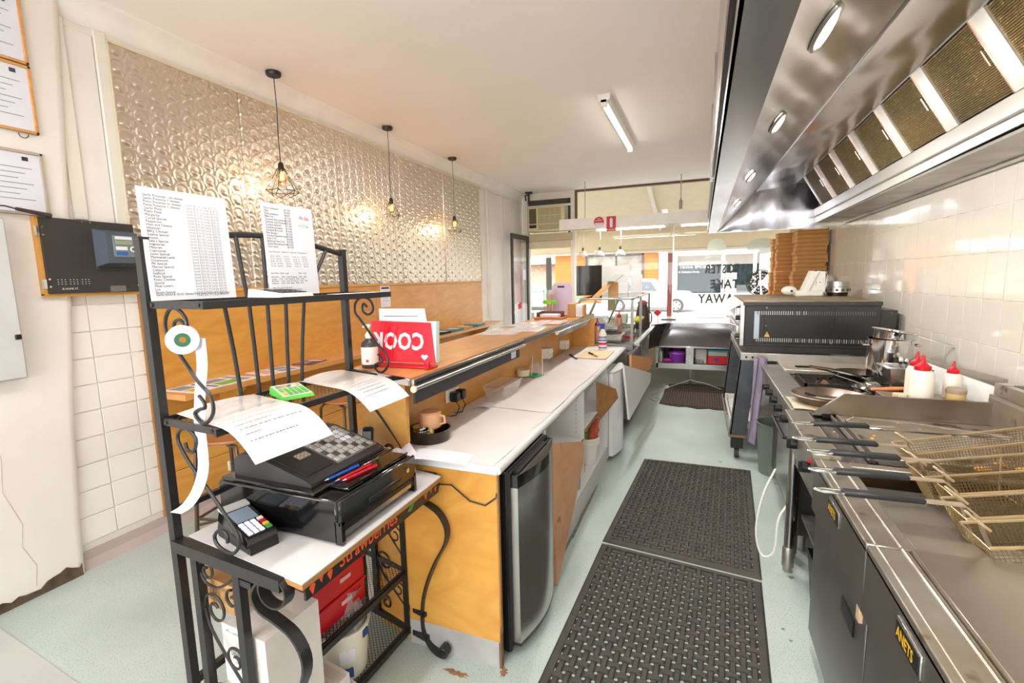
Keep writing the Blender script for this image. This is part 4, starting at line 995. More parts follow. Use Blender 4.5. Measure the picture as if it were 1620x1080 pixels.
# curling sheets on the middle shelf
def curl_sheet(nm, label, o, a, b, drop, lines, cat='price list'):
    """corner o, side vectors a (long) and b (towards the front), front edge drooping"""
    t = thing(nm, label, cat, o); o = V(o); a = V(a); b = V(b)
    def fn(u, v): 
        z = -drop * max(0, v - .62) ** 2 * 3.2 + .010 * math.sin(u * 3.0) * (1 - v)
        return o + a * u + b * v + V((0, 0, z + .004))
    obj('sheet', MB().sheet(fn, 10, 14, .0012), M_paper2, t, True)
    for (v0, u0, u1, m, hh) in lines:
        mb = MB(); n = 14
        for i in range(n):
            ua, ub = u0 + (u1 - u0) * i / n, u0 + (u1 - u0) * (i + .5 + .35 * ((i * 7) % 3) / 2) / n
            p = [fn(ua, v0), fn(ub, v0), fn(ub, v0 + hh), fn(ua, v0 + hh)]; mb.add([q + V((0, 0, .0006)) for q in p], [(0, 1, 2, 3)])
        obj('printed_line', mb, m, t, True)
    return t
curl_sheet('price_sheet', 'curling white laminated sheet hanging off the left of the middle rack shelf', (-1.545, .985, 1.243), (.02, .27, 0), (.45, -.10, 0), .16,
           [(.12 + .045 * k, .1, .75, M_pink, .008) for k in range(4)] + [(.48 + .03 * k, .1, .85 - .1 * (k % 3), M_inkg, .005) for k in range(3)] + [(.60, .1, .75, M_inkt, .007), (.68, .1, .55, M_inkt, .007), (.74, .1, .9, M_inkt, .007), (.80, .1, .3, M_inkt, .007), (.86, .1, .7, M_inkt, .007)])
curl_sheet('price_sheet', 'curling white laminated price sheet hanging off the right of the middle rack shelf', (-1.545, 1.49, 1.243), (.0, .25, 0), (.44, -.11, 0), .14,
           [(.30 + .04 * k, .1 + .05 * (k % 2), .6, M_inkg, .01) for k in range(4)] + [(.56 + .05 * k, .15 + .04 * (k % 2), .75, M_inkt, .007) for k in range(7)])

# cash register
reg = thing('cash_register', 'black cash register on a wide cash drawer on the rack bench', 'cash register', (-1.26, 1.28, .843), R(-1))
def rr(nm, mb, m, par=None, **k): return obj(nm, mb, m, par or reg, True, **k)
rr('drawer_case', MB().box(-1.53, -1.02, 1.085, 1.50, .846, .985, b=.006), M_gloss)
rr('drawer_front', MB().box(-1.018, -1.004, 1.085, 1.50, .905, .988, b=.004), M_gloss)
for ye in (1.085, 1.485): rr('corner_foot', MB().box(-1.03, -1.004, ye, ye + .015, .846, .92), M_gloss)
rr('drawer_runner', MB().box(-1.025, -1.012, 1.10, 1.485, .868, .884), M_ss, label='steel drawer runner')
rr('runner_slot', MB().box(-1.02, -1.009, 1.10, 1.485, .885, .902), M_black)
rr('lock', MB().cyl((-1.004, 1.44, .95), (-.998, 1.44, .95), .009), M_chrome)
rr('slot', MB().box(-1.006, -1.001, 1.22, 1.40, .925, .94, b=.002), M_black)
body = rr('register_body', MB().prism([(-1.505, .985), (-1.505, 1.09), (-1.47, 1.125), (-1.40, 1.122), (-1.19, 1.035), (-1.165, 1.018), (-1.165, .987)], 1.12, 1.50, 'y'), mat('dark charcoal plastic', (58, 54, 56), .38), label='charcoal register body')
rr('base_ledge', MB().box(-1.52, -1.11, 1.09, 1.51, .985, .998, b=.004), M_gloss)
rr('paper_cover', MB().hexa([(-1.38, 1.14, 1.115), (-1.20, 1.14, 1.04), (-1.20, 1.26, 1.04), (-1.38, 1.26, 1.115)], [(-1.38, 1.14, 1.121), (-1.20, 1.14, 1.046), (-1.20, 1.26, 1.046), (-1.38, 1.26, 1.121)]), mat('charcoal cover', (50, 47, 50), .3), body)
rr('paper_slot', MB().hexa([(-1.31, 1.19, 1.095), (-1.28, 1.19, 1.082), (-1.28, 1.245, 1.082), (-1.31, 1.245, 1.095)], [(-1.31, 1.19, 1.100), (-1.28, 1.19, 1.087), (-1.28, 1.245, 1.087), (-1.31, 1.245, 1.100)]), M_chrome, body)
rr('display_panel', MB().hexa([(-1.485, 1.20, 1.118), (-1.415, 1.20, 1.135), (-1.415, 1.49, 1.135), (-1.485, 1.49, 1.118)], [(-1.49, 1.20, 1.132), (-1.41, 1.20, 1.140), (-1.41, 1.49, 1.140), (-1.49, 1.49, 1.132)]), M_gloss, body)
text('0.00', .024, (-1.437, 1.30, 1.1405), (0, 1, 0), (-1, 0, .1), mat('green display digits', (130, 230, 60), .4, emit=1.0), reg, 'display_digits')
def kz(x): return 1.122 + (x + 1.40) * (1.035 - 1.122) / .21 + .001
rr('keyboard_sheet', MB().hexa([(-1.395, 1.275, kz(-1.395)), (-1.19, 1.275, kz(-1.19)), (-1.19, 1.49, kz(-1.19)), (-1.395, 1.49, kz(-1.395))], [(-1.395, 1.275, kz(-1.395) + .003), (-1.19, 1.275, kz(-1.19) + .003), (-1.19, 1.49, kz(-1.19) + .003), (-1.395, 1.49, kz(-1.395) + .003)]), mat('grey key surround', (112, 106, 98), .4), body)
Mk = mat('pale keys', (176, 170, 164), .4); Mk2 = mat('dark keys', (74, 70, 70), .4)
for i in range(7):
    for j in range(8):
        x, y = -1.385 + i * .0275, 1.283 + j * .0255
        m = M_paper if (j in (5, 6) and i in (1, 2, 3)) else (Mk if (i * 3 + j * 5) % 4 else Mk2)
        rr('key', MB().hexa([(x, y, kz(x) + .003), (x + .021, y, kz(x + .021) + .003), (x + .021, y + .019, kz(x + .021) + .003), (x, y + .019, kz(x) + .003)], [(x + .002, y + .002, kz(x) + .009), (x + .019, y + .002, kz(x + .021) + .009), (x + .019, y + .017, kz(x + .021) + .009), (x + .002, y + .017, kz(x) + .009)]), m, body)
for o_ in [body] + list(body.children) + [c_ for c_ in reg.children if c_.name.startswith('display_digits')]:
    for v_ in o_.data.vertices:      # low wedge shaped body
        v_.co.z = .142 + (v_.co.z - .142) * .66
        v_.co.x += .018
rr('coin_tray', MB().box(-1.13, -1.03, 1.16, 1.49, .986, .994, b=.003).box(-1.13, -1.125, 1.16, 1.49, .994, 1.0).box(-1.035, -1.03, 1.16, 1.49, .994, 1.0), M_gloss)
def pen(p0, p1, m, label, grp=None):
    t = thing('pen', label, 'pen', p0, 0, grp); p0, p1 = V(p0), V(p1); d = (p1 - p0)
    obj('barrel', MB().cyl(p0 + d * .1, p1, .0045, n=8), m, t, True)
    obj('nib', MB().cyl(p0, p0 + d * .1, .001, .0042, n=8), M_chrome, t, True)
    obj('cap_clip', MB().tube([p0 + d * .72 + V((0, 0, .006)), p1 + V((0, 0, .006))], .0014, n=4), m, t, True)
pen((-1.135, 1.165, 1.005), (-1.115, 1.31, 1.005), mat('blue pen plastic', (30, 90, 190), .3), 'blue pen lying on the cash register')
pen((-1.105, 1.18, 1.001), (-1.085, 1.34, 1.001), M_red, 'left one of two red pens lying on the cash register')
pen((-1.085, 1.19, 1.001), (-1.06, 1.34, 1.001), M_red, 'right one of two red pens lying on the cash register')

# eftpos terminal
t = thing('card_terminal', 'black card payment terminal with lit keypad on the rack bench', 'card terminal', (-1.325, 1.02, .843), R(-14))
obj('base', MB().prism([(-.115, 0), (.115, 0), (.115, .018), (.09, .045), (-.06, .075), (-.10, .06), (-.115, .03)], -.045, .045, 'y'), M_black, t)
def tz(x): return .075 + (x + .06) * (.045 - .075) / .15
obj('casing', MB().hexa([(-.095, -.05, tz(-.095) - .02), (.105, -.05, tz(.105) - .02), (.105, .05, tz(.105) - .02), (-.095, .05, tz(-.095) - .02)], [(-.09, -.045, tz(-.09) + .012), (.10, -.045, tz(.10) + .012), (.10, .045, tz(.10) + .012), (-.09, .045, tz(-.09) + .012)]), M_gloss, t)
def tp(nm, x0, x1, y0, y1, m, h=.002, par=None):
    return obj(nm, MB().hexa([(x0, y0, tz(x0) + .0115), (x1, y0, tz(x1) + .0115), (x1, y1, tz(x1) + .0115), (x0, y1, tz(x0) + .0115)], [(x0, y0, tz(x0) + .012 + h), (x1, y0, tz(x1) + .012 + h), (x1, y1, tz(x1) + .012 + h), (x0, y1, tz(x0) + .012 + h)]), m, par or t)
tp('screen', -.06, .012, -.034, .034, mat('terminal screen', (120, 134, 150), .15, emit=.25), .0015)
tp('printer_lid', -.10, -.068, -.045, .045, M_grey, .006)
Mkey = mat('lit keys', (226, 226, 246), .4, emit=.3)
for r in range(4):
    for c in range(3): tp('key', .022 + r * .019, .036 + r * .019, -.036 + c * .0185, -.022 + c * .0185, Mkey, .004)
for r, m in enumerate((M_conc, M_red, M_yel, M_green)): tp('function_key', .022 + r * .019, .036 + r * .019, .022, .039, m, .0045)

t.scale = (.92, .96, .95)
# cordless phone in its cradle
t = thing('cordless_phone', 'dark cordless phone standing in its cradle behind the cash register', 'phone', (-1.365, 1.665, .843), R(20))
obj('cradle', MB().lathe([(0, 0), (.055, 0), (.058, .012), (.045, .035), (.025, .045), (0, .047)], n=20), mat('grey phone plastic', (96, 92, 92), .4), t)
obj('handset', MB().box(-.024, .024, -.013, .013, .02, .165, b=.008, M=Matrix.Rotation(R(-12), 4, 'X')), mat('handset plastic', (44, 46, 52), .35), t)
obj('handset_screen', MB().box(-.017, .017, -.0155, -.012, .105, .145, M=Matrix.Rotation(R(-12), 4, 'X')), mat('phone lcd', (168, 186, 196), .3), t)
mb = MB()
for i in range(3):
    for j in range(4): mb.box(-.016 + i * .012, -.008 + i * .012, -.015, -.012, .04 + j * .014, .048 + j * .014, M=Matrix.Rotation(R(-12), 4, 'X'))
obj('phone_keys', mb, M_grey, t)
# till slips heaped by the register
for k, (x, y, a, h) in enumerate(((-1.15, 1.585, 10, .0), (-1.13, 1.60, 40, .012), (-1.17, 1.61, -20, .024), (-1.20, 1.60, 65, .036))):
    t = thing('till_slip', ['lowest pale pink till slip of the heap beside the register', 'second lowest pale pink till slip of the heap beside the register', 'third pale pink till slip of the heap beside the register', 'topmost pale pink till slip of the heap beside the register'][k], 'paper', (x, y, .8435 + h), R(a), 'till slips beside the register')
    obj('slip', MB().sheet(lambda u, v: ((u - .5) * .10, (v - .5) * .16, .003 + .10 * max(0, v - .3) ** 1.2 + .02 * math.sin(5 * u)), 6, 6, .0008), mat('pale pink paper', (240, 226, 238), .7), t)
mb = MB().sheet(lambda u, v: (-1.13 + .26 * u - .02 * v, 1.61 + .05 * u + .12 * v, .915 + .004 * math.sin(6 * u) - .05 * max(0, u - .75)), 10, 3, .001)
single('paper_offcut', mb, M_paper, 'strip of white paper lying over the counter corner behind the register', 'paper')
mb = MB().tube([(-1.02, 1.66, .80), (-.95, 1.675, .80), (-.87, 1.68, .74), (-.80, 1.682, .73), (-.752, 1.683, .77), (-.752, 1.70, .80)], .0035, n=6)
single('thin_black_lead', mb, M_black, 'thin black cord sagging across the plywood end panel', 'cable')

# --- below the bench
t = thing('red_drawer_box', 'stacked red plastic drawer box on the middle mesh shelf of the rack', 'box', tuple(RK(.52, .14, .35)))
for k, z in enumerate((.350, .445)):
    a, b, c, d = RK(.36, .27, 0), RK(.70, .27, 0), RK(.70, .04, 0), RK(.36, .04, 0)
    o = obj('red_tray', MB().hexa([(p.x, p.y, z) for p in (a, b, c, d)], [(p.x, p.y, z + .092) for p in (a, b, c, d)]), M_red, t, True)
    p = RK(.53, .274, z + .055); q = RK(.60, .274, z + .055)
    obj('label_tab', MB().strap([p, q], (0, 0, 1), .016, .004), M_pink, o, True)
    obj('rim', MB().tube([RK(.355, .274, z + .09), RK(.705, .274, z + .09)], .005, n=6), M_red, o, True)
def obox(nm, label, cat, u0, u1, v0, v1, z0, z1, m, txt=(), lidm=None, grp=None):
    t = thing(nm, label, cat, tuple(RK((u0 + u1) / 2, (v0 + v1) / 2, z0)), 0, grp)
    cs = [RK(u0, v1, 0), RK(u1, v1, 0), RK(u1, v0, 0), RK(u0, v0, 0)]
    obj('carton', MB().hexa([(p.x, p.y, z0) for p in cs], [(p.x, p.y, z1) for p in cs]), m, t, True)
    obj('tape', MB().strap([RK((u0 + u1) / 2, v0, z1 + .0006), RK((u0 + u1) / 2, v1, z1 + .0006)], RK(1, 0, 0) - RK(0, 0, 0), .04, .0008), mat('clear tape', (206, 198, 186), .3), t, True)
    for body, u, z, s, mm, face in txt:
        if face == 'front': o, xd = RK(u, v1 + .0015, z), (RK(1, v1, 0) - RK(0, v1, 0))
        else: o, xd = RK(u0 - .006, u, z), (RK(0, 1, 0) - RK(0, 0, 0))
        text(body, s, o, xd, (0, 0, 1), mm, t, 'box_print')
    return t
M_wbox = mat('white carton board', (226, 222, 218), .75, col2=(206, 198, 192), nscale=5)
obox('stationery_box', 'white stationery carton standing on the lowest rack shelf', 'box', .03, .30, .15, .36, .055, .575, M_wbox,
     [('Stationery', .192, .478, .027, M_ink, 'side'), ('A4 ONE', .215, .455, .010, M_ink, 'side'), ('office supplies', .175, .555, .012, M_ink, 'side')])
obox('brown_carton', 'brown cardboard carton behind the red drawers under the bench', 'box', .05, .35, .02, .20, .60, .70, M_card, [('|||||||||', .02, .64, .05, M_cardd, 'side')])
mb = MB().box(-.15, .15, -.10, .10, 0, .004); 
t = thing('order_pad', 'ruled order sheet with purple writing under the stationery carton', 'paper', tuple(RK(.30, .22, .055)))
obj('sheet', MB().slab(RK(.18, .34, .058), RK(.48, .42, .13), RK(.52, .20, .13), RK(.22, .12, .058), .002), M_paper, t, True)
mb = MB()
for k in range(7): mb.strap([RK(.20 + .006 * k, .33 - k * .03, .062 + .0), RK(.47 + .006 * k, .405 - k * .03, .135)], (1, 0, 0), .002, .001)
obj('ruled_lines', mb, M_inkg, t, True)
text('Capsicum  Sausages', .03, RK(.20, .37, .064), RK(.48, .42, .13) - RK(.18, .34, .058), (-.9, .1, .2), mat('purple ink', (110, 60, 160), .7), t)
obox('small_white_box', 'small white box on the lowest shelf in front of the bucket', 'box', .36, .45, .20, .36, .055, .20, M_wbox)
# bucket with bag
c = RK(.60, .20, .055)
t = thing('white_bucket', 'off-white plastic bucket with blue label on the lowest rack shelf', 'bucket', tuple(c))
obj('pail', MB().lathe([(0, 0), (.085, 0), (.09, .01), (.105, .20), (.112, .205), (.112, .215), (.103, .215), (.088, .02), (0, .015)], n=28), mat('cream bucket plastic', (232, 228, 212), .4), t)
obj('label', MB().box(.092, .100, -.03, .03, .09, .15, M=Matrix.Rotation(R(-40), 4, 'Z')), M_paper, t)
obj('blue_mark', MB().box(.0925, .104, -.02, .02, .03, .065, M=Matrix.Rotation(R(-40), 4, 'Z')).box(.097, .108, .0, .03, .165, .195, M=Matrix.Rotation(R(0), 4, 'Z')), mat('blue print', (40, 66, 140), .5), t)
t = thing('plastic_bag', 'crumpled clear plastic bag of cardboard pieces in the white bucket', 'bag', tuple(c + V((0, 0, .12))))
random.seed(5)
mb = MB(); N = 26; vs = []; prof = [(.06, .03), (.097, .06), (.10, .12), (.092, .17), (.07, .21), (.085, .25)]
for r, z in prof:
    for i in range(N): a = 2 * PI * i / N; q = r + random.uniform(-.010, .010) * (1 if z > .1 else .2); vs.append((q * math.cos(a), q * math.sin(a), z + random.uniform(-.008, .008)))
mb.add(vs, [(j * N + i, j * N + (i + 1) % N, (j + 1) * N + (i + 1) % N, (j + 1) * N + i) for j in range(len(prof) - 1) for i in range(N)])
obj('bag_film', mb, glass('bag film', (245, 245, 245), refl=.22, body=.22), t, angle=20)
for k in range(4):
    obj('card_piece', MB().box(-.045, .045, -.003, .003, .03, .20, M=Matrix.Rotation(R(20 + 38 * k), 4, 'Z') @ Matrix.Rotation(R(9 * (k - 1)), 4, 'X')), M_card, t)

# ================================================================== SERVERY COUNTER
ct = thing('servery_counter', 'plywood servery counter with raised customer shelf and white worktop', 'counter', (-1.1, 3.4, 0))
def cp(nm, mb, m, par=None, **k): return obj(nm, mb, m, par or ct, True, **k)
cp('end_panel', MB().box(-1.20, -.752, 1.69, 1.708, .115, .862, b=.001), M_plyE)
cp('end_panel_edge', MB().box(-.752, -.745, 1.69, 1.708, .16, .862), M_plyEdge)
cp('kick_plate', MB().box(-1.20, -.758, 1.688, 1.70, .0, .118), mat('scuffed grey laminate', (186, 184, 182), .45, col2=(160, 158, 156), nscale=6), label='scuffed grey kick plate')
cp('split_edge', MB().hexa([(-.757, 1.686, 0), (-.747, 1.686, 0), (-.747, 1.71, 0), (-.757, 1.71, 0)], [(-.752, 1.686, .17), (-.747, 1.686, .20), (-.747, 1.71, .20), (-.757, 1.71, .17)]), mat('wet brown timber', (128, 94, 66), .8), label='split brown timber edge')
cp('worktop', MB().box(-1.30, -.745, 1.685, 5.16, .862, .898, b=.004), mat('white worktop laminate', (230, 230, 232), .3), label='white laminate worktop with rolled edge')
cp('edge_nosing', MB().tube([(-.745, 1.69, .880), (-.745, 5.16, .880)], .016, n=12), M_grey)
cp('back_panel', MB().box(-1.318, -1.30, 1.76, 5.16, .0, 1.215), M_plyE)
cp('raised_end', MB().add([(-1.165, 1.690, .86), (-1.43, 1.765, .0), (-1.43, 1.765, 1.215), (-1.165, 1.690, 1.215), (-1.165, 1.71, .86), (-1.43, 1.785, .0), (-1.43, 1.785, 1.215), (-1.165, 1.71, 1.215), (-1.165, 1.69, 0), (-1.165, 1.71, 0)],
   [(8, 1, 2, 3, 0), (4, 7, 6, 5, 9), (3, 2, 6, 7), (1, 5, 6, 2), (8, 0, 3, 7, 4, 9)]), M_plyE)
cp('customer_panel', MB().box(-1.44, -1.42, 1.79, 5.2, 0, 1.215), M_plyE)
cp('raised_shelf', MB().prism([(-1.125, 1.672), (-1.125, 5.30), (-1.56, 5.36), (-1.56, 3.4), (-1.54, 1.80)], 1.215, 1.245), M_plyH, label='raised plywood customer shelf')
cp('shelf_lipping', MB().prism([(-1.125, 1.665), (-1.54, 1.793), (-1.54, 1.80), (-1.125, 1.674)], 1.213, 1.246), M_chrome, label='bright metal lipping along the shelf end')
cp('far_brace', MB().box(-1.31, -1.06, 5.10, 5.12, .90, 1.21), M_plyE)
# metal strips under the shelf edge
t = thing('glass_track', 'black and chrome sliding track under the near half of the raised shelf', 'track', (-1.12, 2.3, 1.15))
obj('channel', MB().box(-1.124, -1.108, 1.675, 3.02, 1.205, 1.24, b=.002), M_ss, t, True)
obj('rail', MB().tube([(-1.106, 1.67, 1.20), (-1.106, 3.03, 1.20)], .010, n=10), M_ss, t, True)
obj('rail_end', MB().cyl((-1.106, 1.662, 1.20), (-1.106, 1.672, 1.20), .014), M_cream, t, True)
obj('black_fascia', MB().box(-1.118, -1.108, 1.68, 2.93, 1.135, 1.19), mat('dusty black strip', (50, 52, 56), .4, spots=((96, 96, 98), 50, .66)), t, True, label='dusty black lower strip')
obj('channel_groove', MB().box(-1.108, -1.1065, 1.69, 3.0, 1.216, 1.226), M_black, t, True)
obj('rating_label', MB().box(-1.108, -1.1065, 2.78, 2.86, 1.145, 1.185), M_paper, t, True)
t = thing('glass_track', 'bright steel sliding track under the far half of the raised shelf', 'track', (-1.12, 4.2, 1.15))
obj('channel', MB().box(-1.124, -1.108, 3.05, 5.32, 1.205, 1.24, b=.002), M_ss, t, True)
obj('rail', MB().tube([(-1.102, 3.80, 1.195), (-1.102, 5.34, 1.195)], .012, n=10), M_ss, t, True)
obj('lower_strip', MB().box(-1.115, -1.105, 3.82, 5.3, 1.15, 1.185), M_ss, t, True)
obj('rail_end', MB().cyl((-1.102, 3.79, 1.195), (-1.102, 3.80, 1.195), .016), M_cream, t, True)

# butcher's paper covering the worktop in overlapping lengths
random.seed(3)
for y0, y1, z, lab in ((1.70, 2.55, .8985, 'nearest length of white paper covering the worktop'), (2.50, 3.65, .901, 'middle length of white paper covering the worktop'), (3.62, 5.12, .8985, 'furthest length of white paper covering the worktop')):
    fn = lambda u, v, y0=y0, y1=y1, z=z: (-1.295 + u * (.53 + .006 * math.sin(9 * v)), y0 + v * (y1 - y0) + .01 * math.sin(4 * u), z + .0015 + .0018 * math.sin(7 * u + 3 * v) * math.sin(11 * v))
    single('counter_paper', MB().sheet(fn, 12, 22, .0006), mat('off white butcher paper', (226, 220, 218), .6, col2=(216, 208, 205), nscale=3, spots=((196, 178, 156), 4, .70)), lab, 'paper')

# ---- on the raised shelf
t = thing('cook_book_stand', 'red COOK recipe stand with lettering cut in mirror image on the raised shelf', 'book stand', (-1.31, 1.94, 1.2455))
def bk(x, z): return (x, 1.86 + .05 * (x + 1.3) + .13 * (z - 1.25) + .06, z)
obj('red_cover', MB().add([bk(-1.50, 1.262), bk(-1.155, 1.262), bk(-1.185, 1.452), bk(-1.51, 1.460)] + [tuple(V(p) + V((0, .006, 0))) for p in (bk(-1.50, 1.262), bk(-1.155, 1.262), bk(-1.185, 1.452), bk(-1.51, 1.460))], [(0, 1, 2, 3), (7, 6, 5, 4), (0, 4, 5, 1), (1, 5, 6, 2), (2, 6, 7, 3), (3, 7, 4, 0)]), mat('glossy red cover', (214, 8, 40), .3), t, True)
obj('foot_ledge', MB().box(-1.50, -1.14, 1.86, 1.93, 1.246, 1.256, b=.002).box(-1.165, -1.14, 1.845, 1.865, 1.246, 1.285, b=.004), mat('red ledge', (206, 20, 44), .3), t, True)
obj('page_stack', MB().add([tuple(V(bk(x, z)) + V((0, o, 0))) for o in (.008, .04) for x, z in ((-1.46, 1.262), (-1.155, 1.262), (-1.16, 1.455), (-1.46, 1.455))], [(0, 1, 2, 3), (7, 6, 5, 4), (0, 4, 5, 1), (1, 5, 6, 2), (2, 6, 7, 3), (3, 7, 4, 0)]), mat('page edges', (220, 232, 230), .7), t, True)
obj('upright_sheet', MB().add([tuple(V(bk(x, z)) + V((0, o, 0))) for o in (.045, .047) for x, z in ((-1.49, 1.30), (-1.20, 1.30), (-1.245, 1.515), (-1.50, 1.515))], [(0, 1, 2, 3), (7, 6, 5, 4), (0, 4, 5, 1), (1, 5, 6, 2), (2, 6, 7, 3), (3, 7, 4, 0)]), M_paper, t, True)
obj('typed_line', MB().add([tuple(V(bk(x, z)) + V((0, .044, 0))) for x, z in ((-1.47, 1.475), (-1.28, 1.475), (-1.28, 1.482), (-1.47, 1.482))], [(0, 1, 2, 3)]), M_inkg, t, True)
p0, xd = V(bk(-1.215, 1.325)), (V(bk(-1.155, 1.3)) - V(bk(-1.5, 1.3))).normalized()
yd = (V(bk(-1.3, 1.4)) - V(bk(-1.3, 1.3))).normalized()
text('COOK', .112, p0 + V((0, -.002, 0)), xd, yd, M_paper, t, 'mirrored_lettering', mirror=True, bold=.0035, spacing=1.05, xs=.82, label='white COOK lettering seen from behind')
mb = MB()
for zz, h in ((1.357, .0),): mb.add([tuple(V(bk(x, z)) + V((0, -.0025, 0))) for x, z in ((-1.19, 1.294), (-1.20, 1.303), (-1.21, 1.297), (-1.22, 1.303), (-1.23, 1.294), (-1.21, 1.275))], [(0, 1, 2, 3, 4, 5)])
obj('white_heart', mb, M_paper, t, True)
obj('wire_prop', MB().tube([bk(-1.445, 1.258), tuple(V(bk(-1.405, 1.445)) + V((0, -.012, 0))), tuple(V(bk(-1.365, 1.445)) + V((0, -.012, 0))), bk(-1.395, 1.258)], .0018, n=5), M_redp, t, True, label='thin red wire prop')
t = thing('sanitiser_bottle', 'dark bottle with white pump and white label on the raised shelf by the rack', 'bottle', (-1.46, 1.845, 1.2455))
obj('bottle_body', MB().lathe([(0, 0), (.036, 0), (.039, .004), (.039, .105), (.034, .122), (.018, .134), (.014, .14), (0, .14)]), mat('dark grey bottle', (66, 62, 62), .3), t)
obj('bottle_label', MB().lathe([(.0395, .018), (.0397, .018), (.0397, .10), (.0395, .10)], n=28), M_conc, t)
obj('label_print', MB().box(-.006, .006, -.0408, -.0396, .03, .042, M=Matrix.Rotation(R(20), 4, 'Z')), M_redp, t)
obj('pump', MB().lathe([(.016, .14), (.017, .158), (.010, .164), (.006, .175), (.006, .19), (.012, .192), (.012, .205), (0, .207)], n=16).box(-.006, .006, -.035, .0, .192, .203, b=.002), M_white, t)
for k, (x, y, a) in enumerate(((-1.42, 3.40, 8), (-1.30, 3.62, 4), (-1.40, 3.95, -6), (-1.28, 4.18, 3))):
    printed('laminated_menu', (x, y, 1.2455 + .0012 * k), R(a), .29, .42, M_paper2, [(.1, .1, .35, .75, M_faint), (.55, .1, .35, .6, M_faintp), (.55, .76, .35, .14, M_faint)],
            ['first laminated menu sheet on the raised shelf, counting from the red stand', 'second laminated menu sheet on the raised shelf, counting from the red stand', 'third laminated menu sheet on the raised shelf, counting from the red stand', 'fourth laminated menu sheet, beside the wooden tray'][k], group='laminated menus on the raised shelf', th=.001)
t = thing('wooden_tray', 'wooden tray with a folded dark menu card on the raised shelf', 'tray', (-1.38, 4.55, 1.2455))
obj('tray_base', MB().box(-.13, .13, -.15, .15, 0, .018, b=.006), wood('tray timber', (200, 124, 70), (168, 96, 50), .4), t)
obj('tray_rim', MB().box(-.13, .13, -.15, -.138, .018, .03, b=.002).box(-.13, .13, .138, .15, .018, .03, b=.002), MATS['tray timber'], t)
obj('card_stand', MB().box(-.12, .12, .05, .065, .018, .075, b=.002).box(-.12, -.10, -.10, .05, .018, .07, b=.002), mat('dark red timber', (98, 46, 40), .4), t)
obj('napkins', MB().box(-.09, .09, -.08, .04, .018, .05, b=.003), M_paper, t)
t = thing('straw_jar', 'clear jar of pink straws with lime green band on the raised shelf', 'jar', (-1.56, 5.10, 1.2455))
obj('jar_glass', MB().lathe([(.0, .0), (.055, 0), (.062, .01), (.07, .27), (.068, .27), (.06, .012), (0, .008)]), M_clear, t)
obj('green_band', MB().lathe([(.0665, .12), (.075, .12), (.077, .155), (.0675, .155)], n=24), mat('lime band', (130, 210, 60), .4), t)
Mstraw = mat('pink striped straw', (216, 138, 112), .5)
for i in range(16):
    a = i * 2.4; r = .012 + .03 * (i % 4) / 3
    obj('straw', MB().tube([(r * math.cos(a), r * math.sin(a), .01), (r * 1.5 * math.cos(a + .2), r * 1.5 * math.sin(a + .2), .225)], .0035, n=5), Mstraw, t)
t = thing('lilac_board', 'pale lilac plastic chopping board standing behind the straw jar', 'board', (-1.48, 5.30, 1.2455))
poly = [(-.10, 0), (.11, 0), (.12, .30), (.10, .335), (.03, .345), (-.07, .345), (-.10, .33), (-.12, .25)]
obj('board', MB().prism(poly, 0, .02, 'y'), mat('lilac plastic', (206, 190, 220), .45), t)
obj('hand_slot', MB().box(-.045, .035, -.001, .0, .29, .31), M_ink, t)
t = thing('carton_of_lids', 'open cardboard carton with white stack on the end of the raised shelf', 'box', (-1.20, 4.90, 1.2455), R(8))
obj('carton', MB().box(-.085, -.005, -.13, .13, 0, .135, b=.002).box(.068, .085, -.13, .13, 0, .12), M_card, t)
obj('lid_stack', MB().box(-.005, .068, -.12, .12, .0, .125, b=.004), M_conc, t)
obj('printed_end', MB().box(.0, .06, -.1215, -.1205, .02, .1), M_paper, t)
single('wall_strut', MB().prism([(-1.86, 1.0), (-1.80, 1.0), (-1.815, 1.25), (-1.845, 1.25)], 5.3, 5.32, 'y').box(-1.87, -1.79, 5.25, 5.37, .0, 1.0), M_grey, 'grey narrow pedestal beyond the raised shelf', 'stand')

# ---- on the worktop
t = thing('cake_tin', 'round blackened baking tin on the near end of the worktop', 'tin', (-1.190, 1.90, .902))
M_tin = mat('blackened tin', (110, 98, 86), .32, .9, col2=(64, 54, 46), nscale=9, rvar=.1)
obj('tin', MB().lathe([(0, 0), (.093, 0), (.097, .004), (.104, .05), (.107, .053), (.103, .055), (.094, .008), (0, .006)], n=36), M_tin, t)
t = thing('spice_jar', 'small glass jar with metal lid standing in the baking tin', 'jar', (-1.195, 1.845, .908))
obj('jar', MB().lathe([(0, 0), (.035, 0), (.036, .005), (.036, .055), (0, .056)], n=24), mat('grey jar', (140, 134, 128), .2, .5), t)
for z in (.02, .035, .05): obj('ring', MB().lathe([(.0355, z), (.038, z + .003), (.0355, z + .006)], n=24), M_chrome, t)
obj('lid', MB().lathe([(0, .056), (.036, .056), (.037, .06), (.037, .07), (.033, .074), (0, .074)], n=24), M_chrome, t)
t = thing('orange_mug', 'pale orange plastic mug turned upside down in the baking tin', 'mug', (-1.185, 1.915, .914))
obj('mug_body', MB().lathe([(0, .12), (.045, .12), (.052, .112), (.052, .05), (.048, .045), (.04, .045), (.04, .04), (0, .04)], n=28), mat('pale orange plastic', (232, 176, 132), .4), t)
obj('mug_handle', MB().tube([(.048, 0, .105), (.075, 0, .10), (.078, 0, .07), (.05, 0, .06)], .006, n=8), MATS['pale orange plastic'], t)
obj('support', MB().box(-.02, .03, -.045, -.02, 0, .05, b=.004), mat('pale yellow plastic', (232, 222, 130), .5), t, label='pale yellow block')
outlet('power_outlet', (-1.299, 2.33, 1.01), 'white outlet on the counter back with two black plugs', .14, .07)
